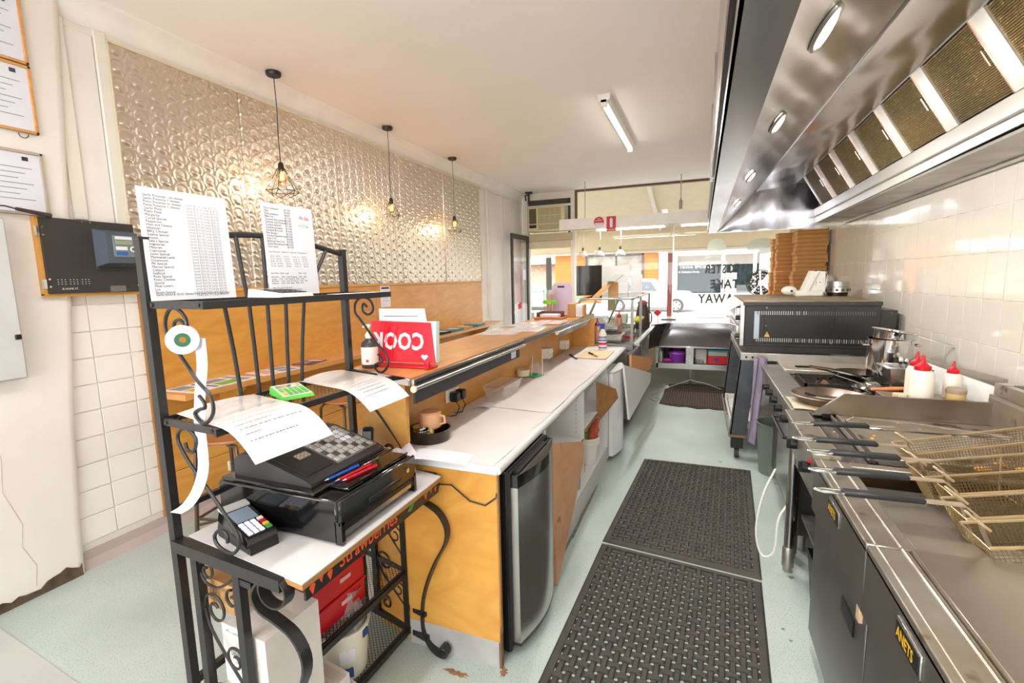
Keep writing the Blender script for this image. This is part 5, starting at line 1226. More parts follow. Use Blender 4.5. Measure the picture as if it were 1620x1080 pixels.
for k, y in enumerate((2.30, 2.37)):
    t = thing('black_plug', ['near black adaptor plug in the counter outlet, with cord', 'far black adaptor plug in the counter outlet'][k], 'plug', (-1.283, y, .978))
    obj('plug_body', MB().box(0, .05, -.022, .022, 0, .055, b=.006), M_black, t)
    obj('plug_cord', MB().tube([(.03, 0, .003), (.05, 0, -.03), (.04, -.02, -.07), (-.0, -.04, -.078)], .003, n=6), M_black, t)
t = thing('clear_container', 'clear plastic takeaway container against the counter back', 'container', (-1.18, 2.80, .902))
obj('tub', MB().add([(-.05, -.13, 0), (.05, -.13, 0), (.05, .13, 0), (-.05, .13, 0), (-.07, -.16, .085), (.075, -.16, .085), (.075, .16, .085), (-.07, .16, .085)], [(3, 2, 1, 0), (0, 1, 5, 4), (1, 2, 6, 5), (2, 3, 7, 6), (3, 0, 4, 7)]), M_clear, t)
obj('rim', MB().tube([(-.07, -.16, .085), (.075, -.16, .085), (.075, .16, .085), (-.07, .16, .085)], .003, closed=True, n=6), M_clear, t)
single('receipt_note', MB().sheet(lambda u, v: (-1.22 + .09 * u, 2.42 + .05 * u + .10 * v, .907 + .012 * math.sin(3 * u)), 5, 3, .0008), M_paper, 'small curled note on the worktop below the outlet', 'paper')
t = thing('tape_dispenser', 'green and clear tape dispenser with a cream roll on the worktop', 'dispenser', (-1.235, 3.40, .902), R(-14))
obj('base', MB().box(-.02, .10, -.03, .10, 0, .012, b=.003), mat('emerald plastic', (40, 160, 100), .4), t)
obj('tape_roll', MB().lathe([(.02, .014), (.048, .014), (.048, .062), (.02, .062), (.02, .014)], (.0, -.04, 0), 24), M_cream, t)
obj('clear_guard', MB().add([(.05, -.05, .0), (.05, .12, .0), (.05, .12, .09), (.05, .04, .17), (.05, -.03, .08)], [(0, 1, 2, 3, 4)]).add([(.11, -.02, .0), (.11, .15, .0), (.11, .15, .10), (.11, .08, .18), (.11, .0, .09)], [(0, 1, 2, 3, 4)]), M_clear, t)
obj('wooden_stick', MB().tube([(.05, .0, .01), (.05, .02, .16)], .003, n=6).tube([(.11, .06, .01), (.11, .06, .18)], .003, n=6), M_cream, t)
for y, lab in ((4.04, 'first white boxed outlet on the far counter back, square and proud'), (4.62, 'second white boxed outlet on the far counter back')):
    t = outlet('power_outlet', (-1.238, y, .985), lab, .10, .09)
    obj('mounting_block', MB().box(-.062, .0, -.05, .05, -.045, .045, b=.003), M_conc, t)
def knife(label, p, a, L=.24):
    t = thing('knife', label, 'knife', p, a)
    obj('handle', MB().box(0, L * .42, -.010, .010, .0, .014, b=.004), mat('dark knife handle', (58, 36, 34), .4), t)
    obj('blade', MB().prism([(L * .42, -.009), (L, -.004), (L, .004), (L * .9, .010), (L * .42, .010)], .004, .006), M_chrome if 'bright' in label else mat('dark blade', (60, 52, 50), .3, .5), t)
knife('dark bladed knife lying open on the white paper of the worktop', (-1.16, 4.45, .9035), R(-62), .26)
knife('bright bladed knife lying on the pale board on the worktop', (-1.0, 4.56, .912), R(-60), .26)
single('cutting_board', MB().box(-1.07, -.79, 4.30, 4.80, .9035, .911, b=.003), mat('pale worn board', (228, 208, 178), .6, col2=(214, 188, 150), nscale=6), 'pale worn cutting board at the far end of the worktop', 'board')
t = thing('spray_bottle', 'white trigger spray bottle with blue head and blue and red label', 'bottle', (-.93, 4.88, .9035), R(20))
obj('bottle_body', MB().add([], []).lathe([(0, 0), (.040, 0), (.043, .006), (.043, .13), (.038, .17), (.022, .20), (.016, .215), (0, .215)], n=24), M_white, t)
obj('bottle_label', MB().lathe([(.0435, .02), (.0438, .02), (.0438, .12), (.0435, .12)], n=24), M_paper, t)
obj('blue_band', MB().lathe([(.044, .095), (.0443, .095), (.0425, .14), (.042, .14)], n=24).lathe([(.044, .02), (.0443, .02), (.0443, .03), (.044, .03)], n=24), mat('royal blue label', (30, 70, 170), .4), t)
obj('red_band', MB().lathe([(.044, .055), (.0443, .055), (.0443, .078), (.044, .078)], n=24), M_redp, t)
obj('trigger_head', MB().prism([(-.02, .215), (.018, .215), (.02, .235), (.022, .27), (-.03, .27), (-.06, .262), (-.06, .250), (-.022, .245)], -.013, .013, 'y'), mat('blue trigger', (34, 66, 170), .35), t)
obj('trigger', MB().tube([(-.03, 0, .245), (-.045, 0, .225), (-.04, 0, .205)], .005, n=6), M_white, t)

# ================================================================== UNDER THE COUNTER
t = thing('bar_fridge', 'small black bar fridge with curved stainless door under the counter end', 'fridge', (-.95, 2.03, 0))
obj('cabinet', MB().box(-1.16, -.735, 1.76, 2.29, .02, .848, b=.006), M_black, t, True)
obj('door_seal', MB().box(-.735, -.722, 1.765, 2.285, .07, .845), mat('black seal', (30, 30, 30), .7), t, True)
poly = [(-.722, 1.77), (-.69, 1.77)] + [(-.69 + .045 * math.sin(PI * k / 12), 1.77 + .51 * k / 12) for k in range(1, 12)] + [(-.69, 2.28), (-.722, 2.28)]
d_ = obj('door', MB().prism(poly, .07, .78), M_ss, t, True, label='curved stainless door', angle=25)
obj('door_cap', MB().prism([(x, y) for x, y in poly], .78, .835), M_gloss, d_, True, label='gloss black handle cap')
obj('door_base', MB().prism(poly, .055, .07), M_black, d_, True)
obj('handle_recess', MB().box(-.722, -.695, 1.80, 2.2, .835, .842), M_black, d_, True)
obj('foot', MB().cyl((-.76, 1.80, 0), (-.76, 1.80, .03), .018).cyl((-.76, 2.25, 0), (-.76, 2.25, .03), .018), M_black, t, True)
t = thing('shelving_unit', 'open white laminate shelving unit under the worktop', 'shelving', (-.95, 3.2, 0))
obj('kick_board', MB().box(-.757, -.742, 2.31, 4.12, 0, .15), mat('grey kick board', (206, 205, 200), .4), t, True)
for y in (2.32, 3.22, 4.10): obj('upright', MB().box(-1.165, -.745, y, y + .018, .15, .86), M_lam, t, True)
obj('base_board', MB().box(-1.165, -.745, 2.33, 4.10, .135, .152), M_lam, t, True)
obj('back_board', MB().box(-1.17, -1.165, 2.32, 4.10, .15, .86), M_lam, t, True)
for y0, y1, z in ((3.24, 4.10, .55), (2.34, 3.22, .50)):
    s = obj('shelf_board', MB().box(-1.16, -.75, y0, y1, z, z + .018), M_lam, t, True)
    obj('shelf_edge', MB().box(-.750, -.747, y0, y1, z, z + .018), M_plyEdge, s, True)
mb = MB()
for y in (3.2185, 4.0985):
    for k in range(9): mb.cyl((-.80, y, .56 + k * .032), (-.80, y + .002, .56 + k * .032), .003, n=8).cyl((-1.10, y, .56 + k * .032), (-1.10, y + .002, .56 + k * .032), .003, n=8)
obj('pin_holes', mb, M_black, t, True)
t = thing('bread_board', 'pale timber bread board with clipped corners leaning out of the shelving beside the fridge', 'board', (-.72, 2.6, .15))
bp = [(2.30, .005), (2.56, .15), (3.02, .42), (3.06, .52), (3.03, .56), (2.36, .77), (2.30, .77)]
mb = MB(); n = len(bp); vs = [(-.742 + .06 * (.8 - z), y, z) for y, z in bp] + [(-.724 + .06 * (.8 - z), y, z) for y, z in bp]
mb.add(vs, [tuple(range(n))[::-1], tuple(range(n, 2 * n))] + [(i, (i + 1) % n, n + (i + 1) % n, n + i) for i in range(n)])
obj('board', mb, mat('scorched pale timber', (214, 168, 130), .6, col2=(198, 148, 108), nscale=3, stretch=(1, 1, 2.5), spots=((166, 106, 70), 9, .62)), t, True)
t = thing('bucket', 'white plastic tub on the lower shelf with orange cloth and greens in it', 'bucket', (-.83, 3.70, .153))
obj('pail', MB().lathe([(0, 0), (.075, 0), (.08, .005), (.095, .20), (.103, .202), (.103, .22), (.093, .22), (.075, .01), (0, .008)], n=28), M_white, t)
obj('rim_band', MB().lathe([(.097, .17), (.102, .172), (.102, .18), (.097, .18)], n=28), M_white, t)
t = thing('rust_cloth', 'rust orange cloth and green scrap sticking out of the white tub', 'cloth', (-.80, 3.70, .34))
random.seed(9)
mb = MB(); vs = []
for j in range(7):
    for i in range(12): a = 2 * PI * i / 12; r = (.045, .05, .045, .04, .035, .025, .01)[j] * random.uniform(.8, 1.2); vs.append((r * math.cos(a) + .01 * j * .7, r * .7 * math.sin(a) + .008 * j, .028 * j))
mb.add(vs, [(j * 12 + i, j * 12 + (i + 1) % 12, (j + 1) * 12 + (i + 1) % 12, (j + 1) * 12 + i) for j in range(6) for i in range(12)] + [tuple(range(72, 84))])
obj('cloth', mb, mat('rust cloth', (192, 96, 64), .85, col2=(160, 66, 44), nscale=20), t)
obj('green_scrap', MB().box(-.06, -.02, -.05, .0, .0, .07, b=.006), mat('leaf green scrap', (80, 150, 60), .7), t)
single('carton', MB().box(-1.05, -.80, 3.28, 3.50, .153, .22), M_card, 'low brown carton on the base of the shelving unit', 'box')
single('glass_tumbler', MB().lathe([(0, 0), (.028, 0), (.034, .12), (.032, .12), (.026, .006), (0, .006)], (-.79, 3.18, .153)), M_clear, 'clear tumbler on the base of the shelving unit', 'glass')
t = thing('white_fridge', 'small white fridge with bowed door beyond the shelving', 'fridge', (-.95, 4.3, 0))
obj('cabinet', MB().box(-1.16, -.74, 4.15, 4.68, .02, .80, b=.006), M_white, t, True)
poly = [(-.735, 4.15), (-.70, 4.15)] + [(-.70 + .05 * math.sin(PI * k / 12), 4.15 + .52 * k / 12) for k in range(1, 12)] + [(-.70, 4.67), (-.735, 4.67)]
d_ = obj('door', MB().prism(poly, .05, .80), mat('white enamel', (240, 240, 242), .25), t, True, angle=25)
obj('door_cap', MB().prism(poly, .80, .815), M_grey, d_, True)
single('masonite_offcut', MB().add([(-.76, 3.72, .82), (-.655, 3.98, .71), (-.645, 4.04, .62), (-.76, 3.76, .48), (-.748, 3.72, .82), (-.643, 3.98, .71), (-.633, 4.04, .62), (-.748, 3.76, .48)], [(3, 2, 1, 0), (4, 5, 6, 7), (0, 1, 5, 4), (1, 2, 6, 5), (2, 3, 7, 6), (3, 0, 4, 7)]),
       mat('brown hardboard', (170, 122, 72), .6, col2=(150, 100, 54), nscale=12), 'brown hardboard offcut sticking out in front of the white fridge', 'board')
t = thing('leaning_panel', 'white laminate panel tipped against the stainless doors', 'panel', (-.6, 5.0, .2))
obj('panel_face', MB().add([(-.625, 4.30, .86), (-.50, 5.50, .56), (-.50, 5.45, .47), (-.58, 4.36, .34), (-.643, 4.30, .86), (-.518, 5.50, .56), (-.518, 5.45, .47), (-.598, 4.36, .34)], [(0, 1, 2, 3), (7, 6, 5, 4), (0, 4, 5, 1), (1, 5, 6, 2), (2, 6, 7, 3), (3, 7, 4, 0)]), M_lam, t, True)
obj('raw_edge', MB().tube([(-.59, 4.37, .34), (-.509, 5.44, .465)], .010, n=4), M_plyEdge, t, True)
t = thing('round_ended_board', 'pale orange timber board standing behind the white panel', 'board', (-.6, 5.2, .5))
obj('board', MB().add([(-.62, 4.75, .88), (-.54, 5.75, .70), (-.52, 5.82, .64), (-.53, 5.72, .57), (-.62, 4.75, .60), (-.64, 4.75, .88), (-.56, 5.75, .70), (-.54, 5.82, .64), (-.55, 5.72, .57), (-.64, 4.75, .60)], [(0, 1, 2, 3, 4), (9, 8, 7, 6, 5), (0, 5, 6, 1), (1, 6, 7, 2), (2, 7, 8, 3), (3, 8, 9, 4), (4, 9, 5, 0)]), mat('orange timber', (226, 160, 100), .5), t, True)

# ================================================================== DISPLAY CABINET AND FRONT BENCHES
cs = thing('display_cabinet', 'glass sided food display cabinet with steel frame on the far counter', 'display cabinet', (-.95, 5.8, .9))
def cc(nm, mb, m, par=None, **k): return obj(nm, mb, m, par or cs, True, **k)
Mfrm = mat('grey steel frame', (132, 130, 124), .35, .7)
cc('base_ledge', MB().box(-1.30, -.66, 5.17, 7.15, .86, .925, b=.004), Mfrm)
for x, y in ((-.675, 5.19), (-.675, 5.95), (-.675, 6.95)):
    cc('frame_post', MB().box(x - .014, x + .014, y - .014, y + .014, .925, 1.405), Mfrm)
cc('sloping_post', MB().tube([(-1.26, 5.19, .95), (-1.06, 5.19, 1.395)], .016, n=4).tube([(-1.26, 6.95, .95), (-1.06, 6.95, 1.395)], .016, n=4), Mfrm)
cc('bent_post', MB().tube([(-1.27, 5.19, 1.30), (-1.24, 5.19, 1.385), (-1.16, 5.19, 1.405)], .018, n=4), Mfrm)
cc('top_rail', MB().box(-1.24, -.66, 5.178, 5.205, 1.398, 1.415, b=.002).box(-.688, -.66, 5.178, 6.97, 1.398, 1.415, b=.002).box(-1.24, -.66, 6.95, 6.97, 1.398, 1.415, b=.002), Mfrm)
cc('top_glass', MB().box(-1.235, -.67, 5.19, 6.96, 1.415, 1.421), glass('green tinted glass', (224, 240, 232), refl=.10, body=.08, bodycol=(230, 240, 236)))
cc('end_glass', MB().box(-1.05, -.69, 5.186, 5.190, .93, 1.395), M_caseglass)
cc('front_glass', MB().slab((-1.27, 5.2, .93), (-1.27, 6.95, .93), (-1.07, 6.95, 1.395), (-1.07, 5.2, 1.395), .004), M_caseglass)
cc('aisle_track', MB().box(-.70, -.60, 5.25, 7.10, .90, .935, b=.003).box(-.64, -.635, 5.25, 7.1, .935, .96), M_ss)
cc('latch', MB().box(-.665, -.655, 5.55, 5.62, 1.395, 1.42, b=.002), M_black)
for k, (y, lab) in enumerate(((5.35, 'steel food tray nearest the end of the display cabinet'), (5.75, 'second steel food tray in the display cabinet'), (6.25, 'third steel food tray, with yellow cloth, in the display cabinet'))):
    t = thing('food_tray', lab, 'tray', (-.90, y, .93))
    obj('tray', MB().add([(-.10, -.13, 0), (.10, -.13, 0), (.10, .13, 0), (-.10, .13, 0), (-.12, -.16, .09), (.12, -.16, .09), (.12, .16, .09), (-.12, .16, .09)], [(0, 1, 2, 3), (0, 4, 5, 1), (1, 5, 6, 2), (2, 6, 7, 3), (3, 7, 4, 0)]), M_ss, t)
    obj('tray_rim', MB().tube([(-.12, -.16, .09), (.12, -.16, .09), (.12, .16, .09), (-.12, .16, .09)], .006, n=6, closed=True), M_ss, t)
single('upper_tray', MB().box(-1.06, -.84, 5.32, 5.60, 1.06, 1.11, b=.008), M_ssd, 'shallow steel tray raised above the first food tray', 'tray')
single('yellow_cloth', MB().box(-.80, -.69, 6.05, 6.55, 1.08, 1.12, b=.015), mat('yellow cloth', (236, 214, 70), .8), 'folded yellow cloth in the display cabinet', 'cloth')
single('red_tub', MB().cyl((-.74, 5.55, .935), (-.74, 5.55, .975), .05), M_red, 'small red round tub at the aisle side of the display cabinet', 'tub')
single('wooden_block', MB().box(-1.08, -1.0, 6.0, 6.08, 1.23, 1.37, b=.004), mat('khaki box', (176, 150, 100), .7), 'khaki packet near the top of the display cabinet', 'box')
single('white_tub', MB().box(-1.05, -.90, 6.35, 6.5, 1.03, 1.16, b=.01), M_white, 'white square tub inside the display cabinet', 'tub')
t = thing('dark_kettle', 'dark jug with red top at the far end of the display cabinet', 'jug', (-.74, 6.75, .93))
obj('jug_body', MB().lathe([(0, 0), (.09, 0), (.10, .05), (.085, .22), (.06, .33), (0, .34)]), mat('dark brown jug', (84, 66, 60), .4), t)
obj('jug_top', MB().lathe([(.062, .33), (.07, .36), (.03, .39), (0, .395)]), mat('dusty red lid', (186, 92, 84), .5), t)
obj('jug_handle', MB().tube([(.08, 0, .25), (.12, 0, .2), (.12, 0, .1), (.09, 0, .06)], .008, n=6), M_black, t)
def sauce(nm, label, loc, col, cap, h=.2, r=.036, grp=None):
    t = thing(nm, label, 'bottle', loc, 0, grp)
    obj('bottle_body', MB().lathe([(0, 0), (r, 0), (r * 1.05, h * .03), (r * 1.05, h * .70), (r * .85, h * .80), (r * .6, h * .84), (0, h * .84)], n=24), col, t)
    obj('cap', MB().lathe([(r * .68, h * .82), (r * .72, h * .84), (r * .72, h * .93), (r * .5, h * .97), (r * .22, h * 1.04), (r * .12, h * 1.22), (0, h * 1.22)], n=20), cap, t)
    return t
M_sauce = mat('tomato sauce in clear bottle', (206, 140, 110), .3)
sauce('sauce_bottle', 'sauce bottle with red cap inside the cabinet beside the spray bottle', (-1.06, 5.26, .93), M_sauce, M_red, .22, .045)
sauce('sauce_bottle', 'sauce bottle with red cap in the middle of the display cabinet', (-.86, 5.50, 1.02), M_sauce, M_red, .2, .035)

# things on and behind the cabinet
t = thing('menu_screen', 'black curved plastic sheet standing on the display cabinet', 'screen', (-1.18, 5.9, 1.422))
obj('sheet', MB().add([], []).sheet(lambda u, v: (-1.445 + .315 * u, 5.87 + .03 * math.sin(PI * u), 1.423 + .365 * v), 10, 6, .003), mat('shiny black plastic sheet', (58, 50, 46), .18, bump=.15, bscale=6), t, True)
t = thing('cardboard_easel', 'folded cardboard easel with a clear card holder on top of the cabinet', 'stand', (-.98, 5.5, 1.422))
obj('near_flap', MB().add([(-1.14, 5.35, 1.423), (-1.06, 5.37, 1.423), (-.92, 5.5, 1.59), (-.985, 5.5, 1.59), (-1.14, 5.36, 1.423), (-1.06, 5.38, 1.423), (-.92, 5.51, 1.59), (-.985, 5.51, 1.59)], [(0, 1, 2, 3), (7, 6, 5, 4), (0, 4, 5, 1), (1, 5, 6, 2), (2, 6, 7, 3), (3, 7, 4, 0)]), M_card, t, True)
obj('upright_flap', MB().box(-.985, -.875, 5.50, 5.52, 1.423, 1.585), M_card, t, True)
obj('card_holder', MB().slab((-1.0, 5.46, 1.59), (-.90, 5.46, 1.59), (-.83, 5.58, 1.66), (-.93, 5.58, 1.66), .006), mat('grey card holder', (150, 150, 146), .3), t, True)
for k, (x0, x1, y, z0, z1, lab) in enumerate(((-1.025, -.905, 6.6, 1.422, 1.79, 'large pale poster board standing on the cabinet top beside the black sheet'), (-.90, -.745, 6.75, 1.422, 1.67, 'smaller pale board standing behind the large poster board'), (-1.06, -.90, 6.45, 1.422, 1.56, 'low pale card below the poster board'))):
    single('poster_board', MB().box(x0 - .25 * (k < 1), x1, y, y + .01, z0, z1, b=.002), mat('pale grey back of poster', (222, 220, 218), .7), lab, 'board')

# aisle side of the far counter: stainless doors and curved end
fb = thing('stainless_bench', 'L shaped stainless steel front bench with open shelves facing the aisle', 'bench', (-.3, 7.3, 0))
def fbp(nm, mb, m=None, par=None, **k): return obj(nm, mb, m or M_ss, par or fb, True, **k)
fbp('carcass', MB().box(-1.28, -.72, 5.2, 7.4, .08, .86, b=.004))
for k, (y0, y1) in enumerate(((4.75, 5.42), (5.44, 6.12), (6.14, 6.85))):
    if k == 0: y0 = 5.22
    d_ = fbp('cabinet_door', MB().box(-.72, -.69, y0, y1, .10, .80, b=.004), M_ss)
    obj('door_edge_pull', MB().box(-.69, -.675, y1 - .03, y1 - .005, .12, .80, b=.003), M_chrome, d_, True)
fbp('plinth', MB().box(-1.2, -.78, 5.2, 7.4, 0, .08), M_blackm)
fbp('bench_top', MB().box(-1.28, .70, 7.62, 8.95, .86, .90, b=.004).box(-1.28, -.62, 7.0, 7.7, .86, .90, b=.004))
fbp('upstand', MB().box(-.45, .6, 7.60, 7.62, .895, .935, b=.003))
# sloped apron sweeping round the corner
def apron(u, v):
    # u along from the left cabinet round to the right end; v from top to bottom
    if u < .35: a = u / .35; top = V((-.66 + .22 * a * a, 7.0 + .60 * a, .93)); bot = V((-.68 + .12 * a * a, 7.0 + .38 * a, .60))
    else: a = (u - .35) / .65; top = V((-.44 + 1.0 * a, 7.60, .93)); bot = V((-.56 + 1.1 * a, 7.38, .60))
    p = top.lerp(bot, v); return p + V((0, .05 * math.sin(PI * v) * (1 if u > .3 else u / .3), 0))
vs = [apron(i / 30, j / 8) for j in range(9) for i in range(31)]
fbp('curved_apron', MB().add(vs + [p + V((.0, .004, .004)) for p in vs], [(j * 31 + i, j * 31 + i + 1, (j + 1) * 31 + i + 1, (j + 1) * 31 + i) for j in range(8) for i in range(30)] + [(279 + j * 31 + i, 279 + (j + 1) * 31 + i, 279 + (j + 1) * 31 + i + 1, 279 + j * 31 + i + 1) for j in range(8) for i in range(30)]), label='curved sloping apron of polished steel', m=M_apron)
fbp('shelf_frame', MB().box(-.60, .52, 7.38, 7.40, .585, .61, b=.003).box(-.60, .52, 7.37, 7.40, .27, .355, b=.004).box(-.185, -.075, 7.37, 7.40, .35, .60, b=.004).box(-.61, -.57, 7.37, 7.40, .27, .60, b=.003))
fbp('shelf_board', MB().box(-.60, .52, 7.40, 8.2, .335, .35), M_ssd)
fbp('inner_back', MB().box(-.60, .52, 8.0, 8.02, .35, .86), M_ssd)
fbp('rivet', MB().cyl((-.13, 7.368, .40), (-.13, 7.372, .40), .008, n=8).cyl((-.13, 7.368, .46), (-.13, 7.372, .46), .008, n=8).cyl((-.13, 7.368, .52), (-.13, 7.372, .52), .008, n=8), M_chrome)
for x in (-.12, .48): fbp('bench_leg', MB().cyl((x, 7.5, 0), (x, 7.5, .33), .02))
M_purp = mat('purple plastic', (134, 54, 170), .35); M_tl = mat('teal lid', (60, 170, 190), .35)
t = thing('purple_tub', 'purple plastic tub in the left opening of the stainless bench', 'tub', (-.31, 7.55, .351))
obj('tub_body', MB().lathe([(0, 0), (.10, 0), (.12, .10), (.125, .125), (0, .13)], n=24), M_purp, t)
obj('tub_lid', MB().lathe([(0, .17), (.09, .165), (.128, .14), (.128, .125), (0, .125)], n=24), mat('purple lid', (160, 84, 200), .3), t)
single('magenta_cloth', MB().ball((-.44, 7.50, .375), .06, .05, .028), mat('magenta cloth', (196, 40, 160), .7), 'magenta cloth beside the purple tub', 'cloth')
single('black_pan', MB().lathe([(0, 0), (.08, 0), (.11, .16), (.105, .16), (.075, .01), (0, .01)], (-.46, 7.62, .40)), M_black, 'black pan leaning in the left opening of the stainless bench', 'pan')
single('maroon_bowl', MB().lathe([(0, 0), (.08, 0), (.11, .05), (.11, .08), (0, .08)], (-.30, 7.62, .50)), mat('maroon plastic', (88, 24, 52), .4), 'maroon bowl stacked behind the purple tub', 'bowl')
single('steel_whisk_jar', MB().cyl((-.53, 7.46, .352), (-.53, 7.46, .52), .022), M_chrome, 'slim steel canister at the left side of the bench opening', 'canister')
t = thing('red_box', 'red lunch box with blue catch in the right opening of the stainless bench', 'box', (.25, 7.5, .351))
obj('box_body', MB().box(-.14, .14, -.08, .08, 0, .12, b=.01), M_red, t)
obj('catch', MB().cyl((-.02, -.085, .075), (-.02, -.08, .075), .022), mat('blue catch', (40, 50, 150), .4), t)
t = thing('lidded_container', 'clear container with teal lid stacked on the red box', 'container', (.25, 7.5, .472))
obj('container_body', MB().box(-.13, .13, -.07, .07, 0, .07, b=.006), mat('frosted grey plastic', (176, 176, 160), .3), t)
obj('lid', MB().box(-.135, .135, -.075, .075, .07, .09, b=.004), M_tl, t)
single('white_carton', MB().box(-.05, .10, 7.50, 7.60, .351, .56, b=.002), M_wbox, 'white carton beside the red box in the bench opening', 'box')
single('folded_cloth', MB().box(-.05, .06, 7.40, 7.48, .351, .41, b=.012), mat('striped cloth', (170, 166, 158), .8, col2=(110, 104, 100), nscale=40), 'folded striped cloth in front of the white carton', 'cloth')
mb = MB().tube([(-.62, 6.75, .01), (-.50, 6.95, .02), (-.40, 7.2, .03), (-.12, 7.35, .12), (.1, 7.3, .09), (.30, 7.25, .03)], .005, n=6).tube([(-.62, 6.75, .01), (-.60, 6.5, .008), (-.52, 6.4, .008), (-.47, 6.52, .008), (-.54, 6.62, .008)], .005, n=6).ball((-.42, 7.15, .035), .03)
single('power_lead', mb, M_grey, 'grey power lead looped on the floor under the front bench', 'cable')

# bits on the bench by the window
single('black_tongs', MB().box(-.62, -.38, 8.45, 8.49, .90, .915, b=.004), M_black, 'small black tongs lying on the window bench', 'tongs')
single('price_flag', MB().add([(-.70, 7.9, 1.06), (-.64, 7.9, 1.11), (-.57, 7.9, 1.07), (-.63, 7.9, 1.0), (-.70, 7.904, 1.06), (-.64, 7.904, 1.11), (-.57, 7.904, 1.07), (-.63, 7.904, 1.0)], [(0, 1, 2, 3), (7, 6, 5, 4), (0, 4, 5, 1), (1, 5, 6, 2), (2, 6, 7, 3), (3, 7, 4, 0)]).tube([(-.63, 7.902, .9), (-.63, 7.902, 1.0)], .004), M_redp, 'red diamond ticket standing near the window', 'ticket')

# ================================================================== FLOOR MATS
def woven_mat(name, label, corners, nx, ny):
    a, b, c, d = [V(p + (0,)) for p in corners]      # near-left, near-right, far-right, far-left
    t = thing(name, label, 'mat', tuple(((a + b + c + d) / 4)), 0, 'perforated rubber mats in the aisle')
    def P(u, v, z): q = a.lerp(b, u).lerp(d.lerp(c, u), v); return V((q.x, q.y, z))
    e = .045
    mb = MB()
    def quad(u0, u1, v0, v1, z0, z1, ins=0.0):
        mb.hexa([P(u0, v0, z0), P(u1, v0, z0), P(u1, v1, z0), P(u0, v1, z0)], [P(u0 + ins * (u0 < .01), v0 + ins * (v0 < .01), z1), P(u1 - ins * (u1 > .99), v0 + ins * (v0 < .01), z1), P(u1 - ins * (u1 > .99), v1 - ins * (v1 > .99), z1), P(u0 + ins * (u0 < .01), v1 - ins * (v1 > .99), z1)])
    ev = e * (b - a).length / (d - a).length
    quad(0, e, 0, 1, .002, .012, .012); quad(1 - e, 1, 0, 1, .002, .012, .012); quad(e, 1 - e, 0, ev, .002, .012, .008); quad(e, 1 - e, 1 - ev, 1, .002, .012, .008)
    obj('rubber_border', mb, M_rubber, t, True)
    mb = MB(); du = (1 - 2 * e) / nx; dv = (1 - 2 * ev) / ny
    for j in range(ny):
        for i in range(nx):
            cu, cv = e + (i + .5) * du, ev + (j + .5) * dv
            if (i + j) % 2 == 0: hu, hv = du * .74, dv * .28
            else: hu, hv = du * .28, dv * .74
            k = .72
            mb.add([P(cu - hu, cv - hv, .003), P(cu + hu, cv - hv, .003), P(cu + hu, cv + hv, .003), P(cu - hu, cv + hv, .003),
                    P(cu - hu * k, cv - hv * k, .0105), P(cu + hu * k, cv - hv * k, .0105), P(cu + hu * k, cv + hv * k, .0105), P(cu - hu * k, cv + hv * k, .0105)],
                   [(4, 5, 6, 7), (0, 1, 5, 4), (1, 2, 6, 5), (2, 3, 7, 6), (3, 0, 4, 7)])
    o = obj('woven_bars', mb, M_rubber, t, True); o['kind'] = 'stuff'
    # web under the bars with an open hole where four bars meet: each web cell is a ring round its corner hole
    mb = MB()
    for j in range(ny + 1):
        for i in range(nx + 1):
            cu, cv = e + i * du, ev + j * dv; n = 6
            hole = [(cu + du * .20 * math.cos(2 * PI * k / 8), cv + dv * .20 * math.sin(2 * PI * k / 8)) for k in range(8)]
            out = [(cu + du * .5 * x, cv + dv * .5 * y) for x, y in ((1, 0), (1, 1), (0, 1), (-1, 1), (-1, 0), (-1, -1), (0, -1), (1, -1))]
            out = [(min(max(p, e * .9), 1 - e * .9), min(max(q, ev * .9), 1 - ev * .9)) for p, q in out]
            vs = [P(p, q, .0035) for p, q in hole] + [P(p, q, .0035) for p, q in out]
            mb.add(vs, [(k, 8 + k, 8 + (k + 1) % 8, (k + 1) % 8) for k in range(8)])
    o = obj('perforated_web', mb, mat('dark rubber web', (40, 35, 31), .85), t, True); o['kind'] = 'stuff'
woven_mat('rubber_mat', 'dark woven rubber mat nearest the camera, perforated', [(-.60, 1.20), (.27, 1.20), (.346, 2.695), (-.532, 2.795)], 19, 32)
woven_mat('rubber_mat', 'second dark woven rubber mat, further along the aisle', [(-.535, 2.815), (.350, 2.715), (.428, 4.31), (-.437, 4.30)], 19, 34)
t = thing('ribbed_mat', 'brown ribbed carpet mat with torn edge at the far end of the aisle', 'mat', (-.05, 7.0, 0))
pl = [(-.47, 6.32), (-.36, 6.26), (-.22, 6.22), (-.14, 6.25), (.0, 6.18), (.14, 6.24), (.18, 6.20), (.34, 6.20), (.36, 7.5), (.0, 7.62), (-.22, 7.58), (-.42, 7.52)]
M_rib = mat('brown carpet rib', (92, 76, 62), .95, col2=(74, 60, 50), nscale=60)
obj('mat_base', MB().prism(pl, .001, .007), mat('brown carpet backing', (60, 48, 40), .95), t, True)
mb = MB()
for k in range(27):
    x = -.45 + k * .030; y0 = 6.30 - .08 * (k / 26) ; mb.box(x, x + .017, y0 + .02, 7.48, .007, .012)
o = obj('carpet_ribs', mb, M_rib, t, True); o['kind'] = 'stuff'
M_rust = mat('rust and dirt stain', (150, 112, 78), .9, col2=(120, 84, 54), nscale=30)

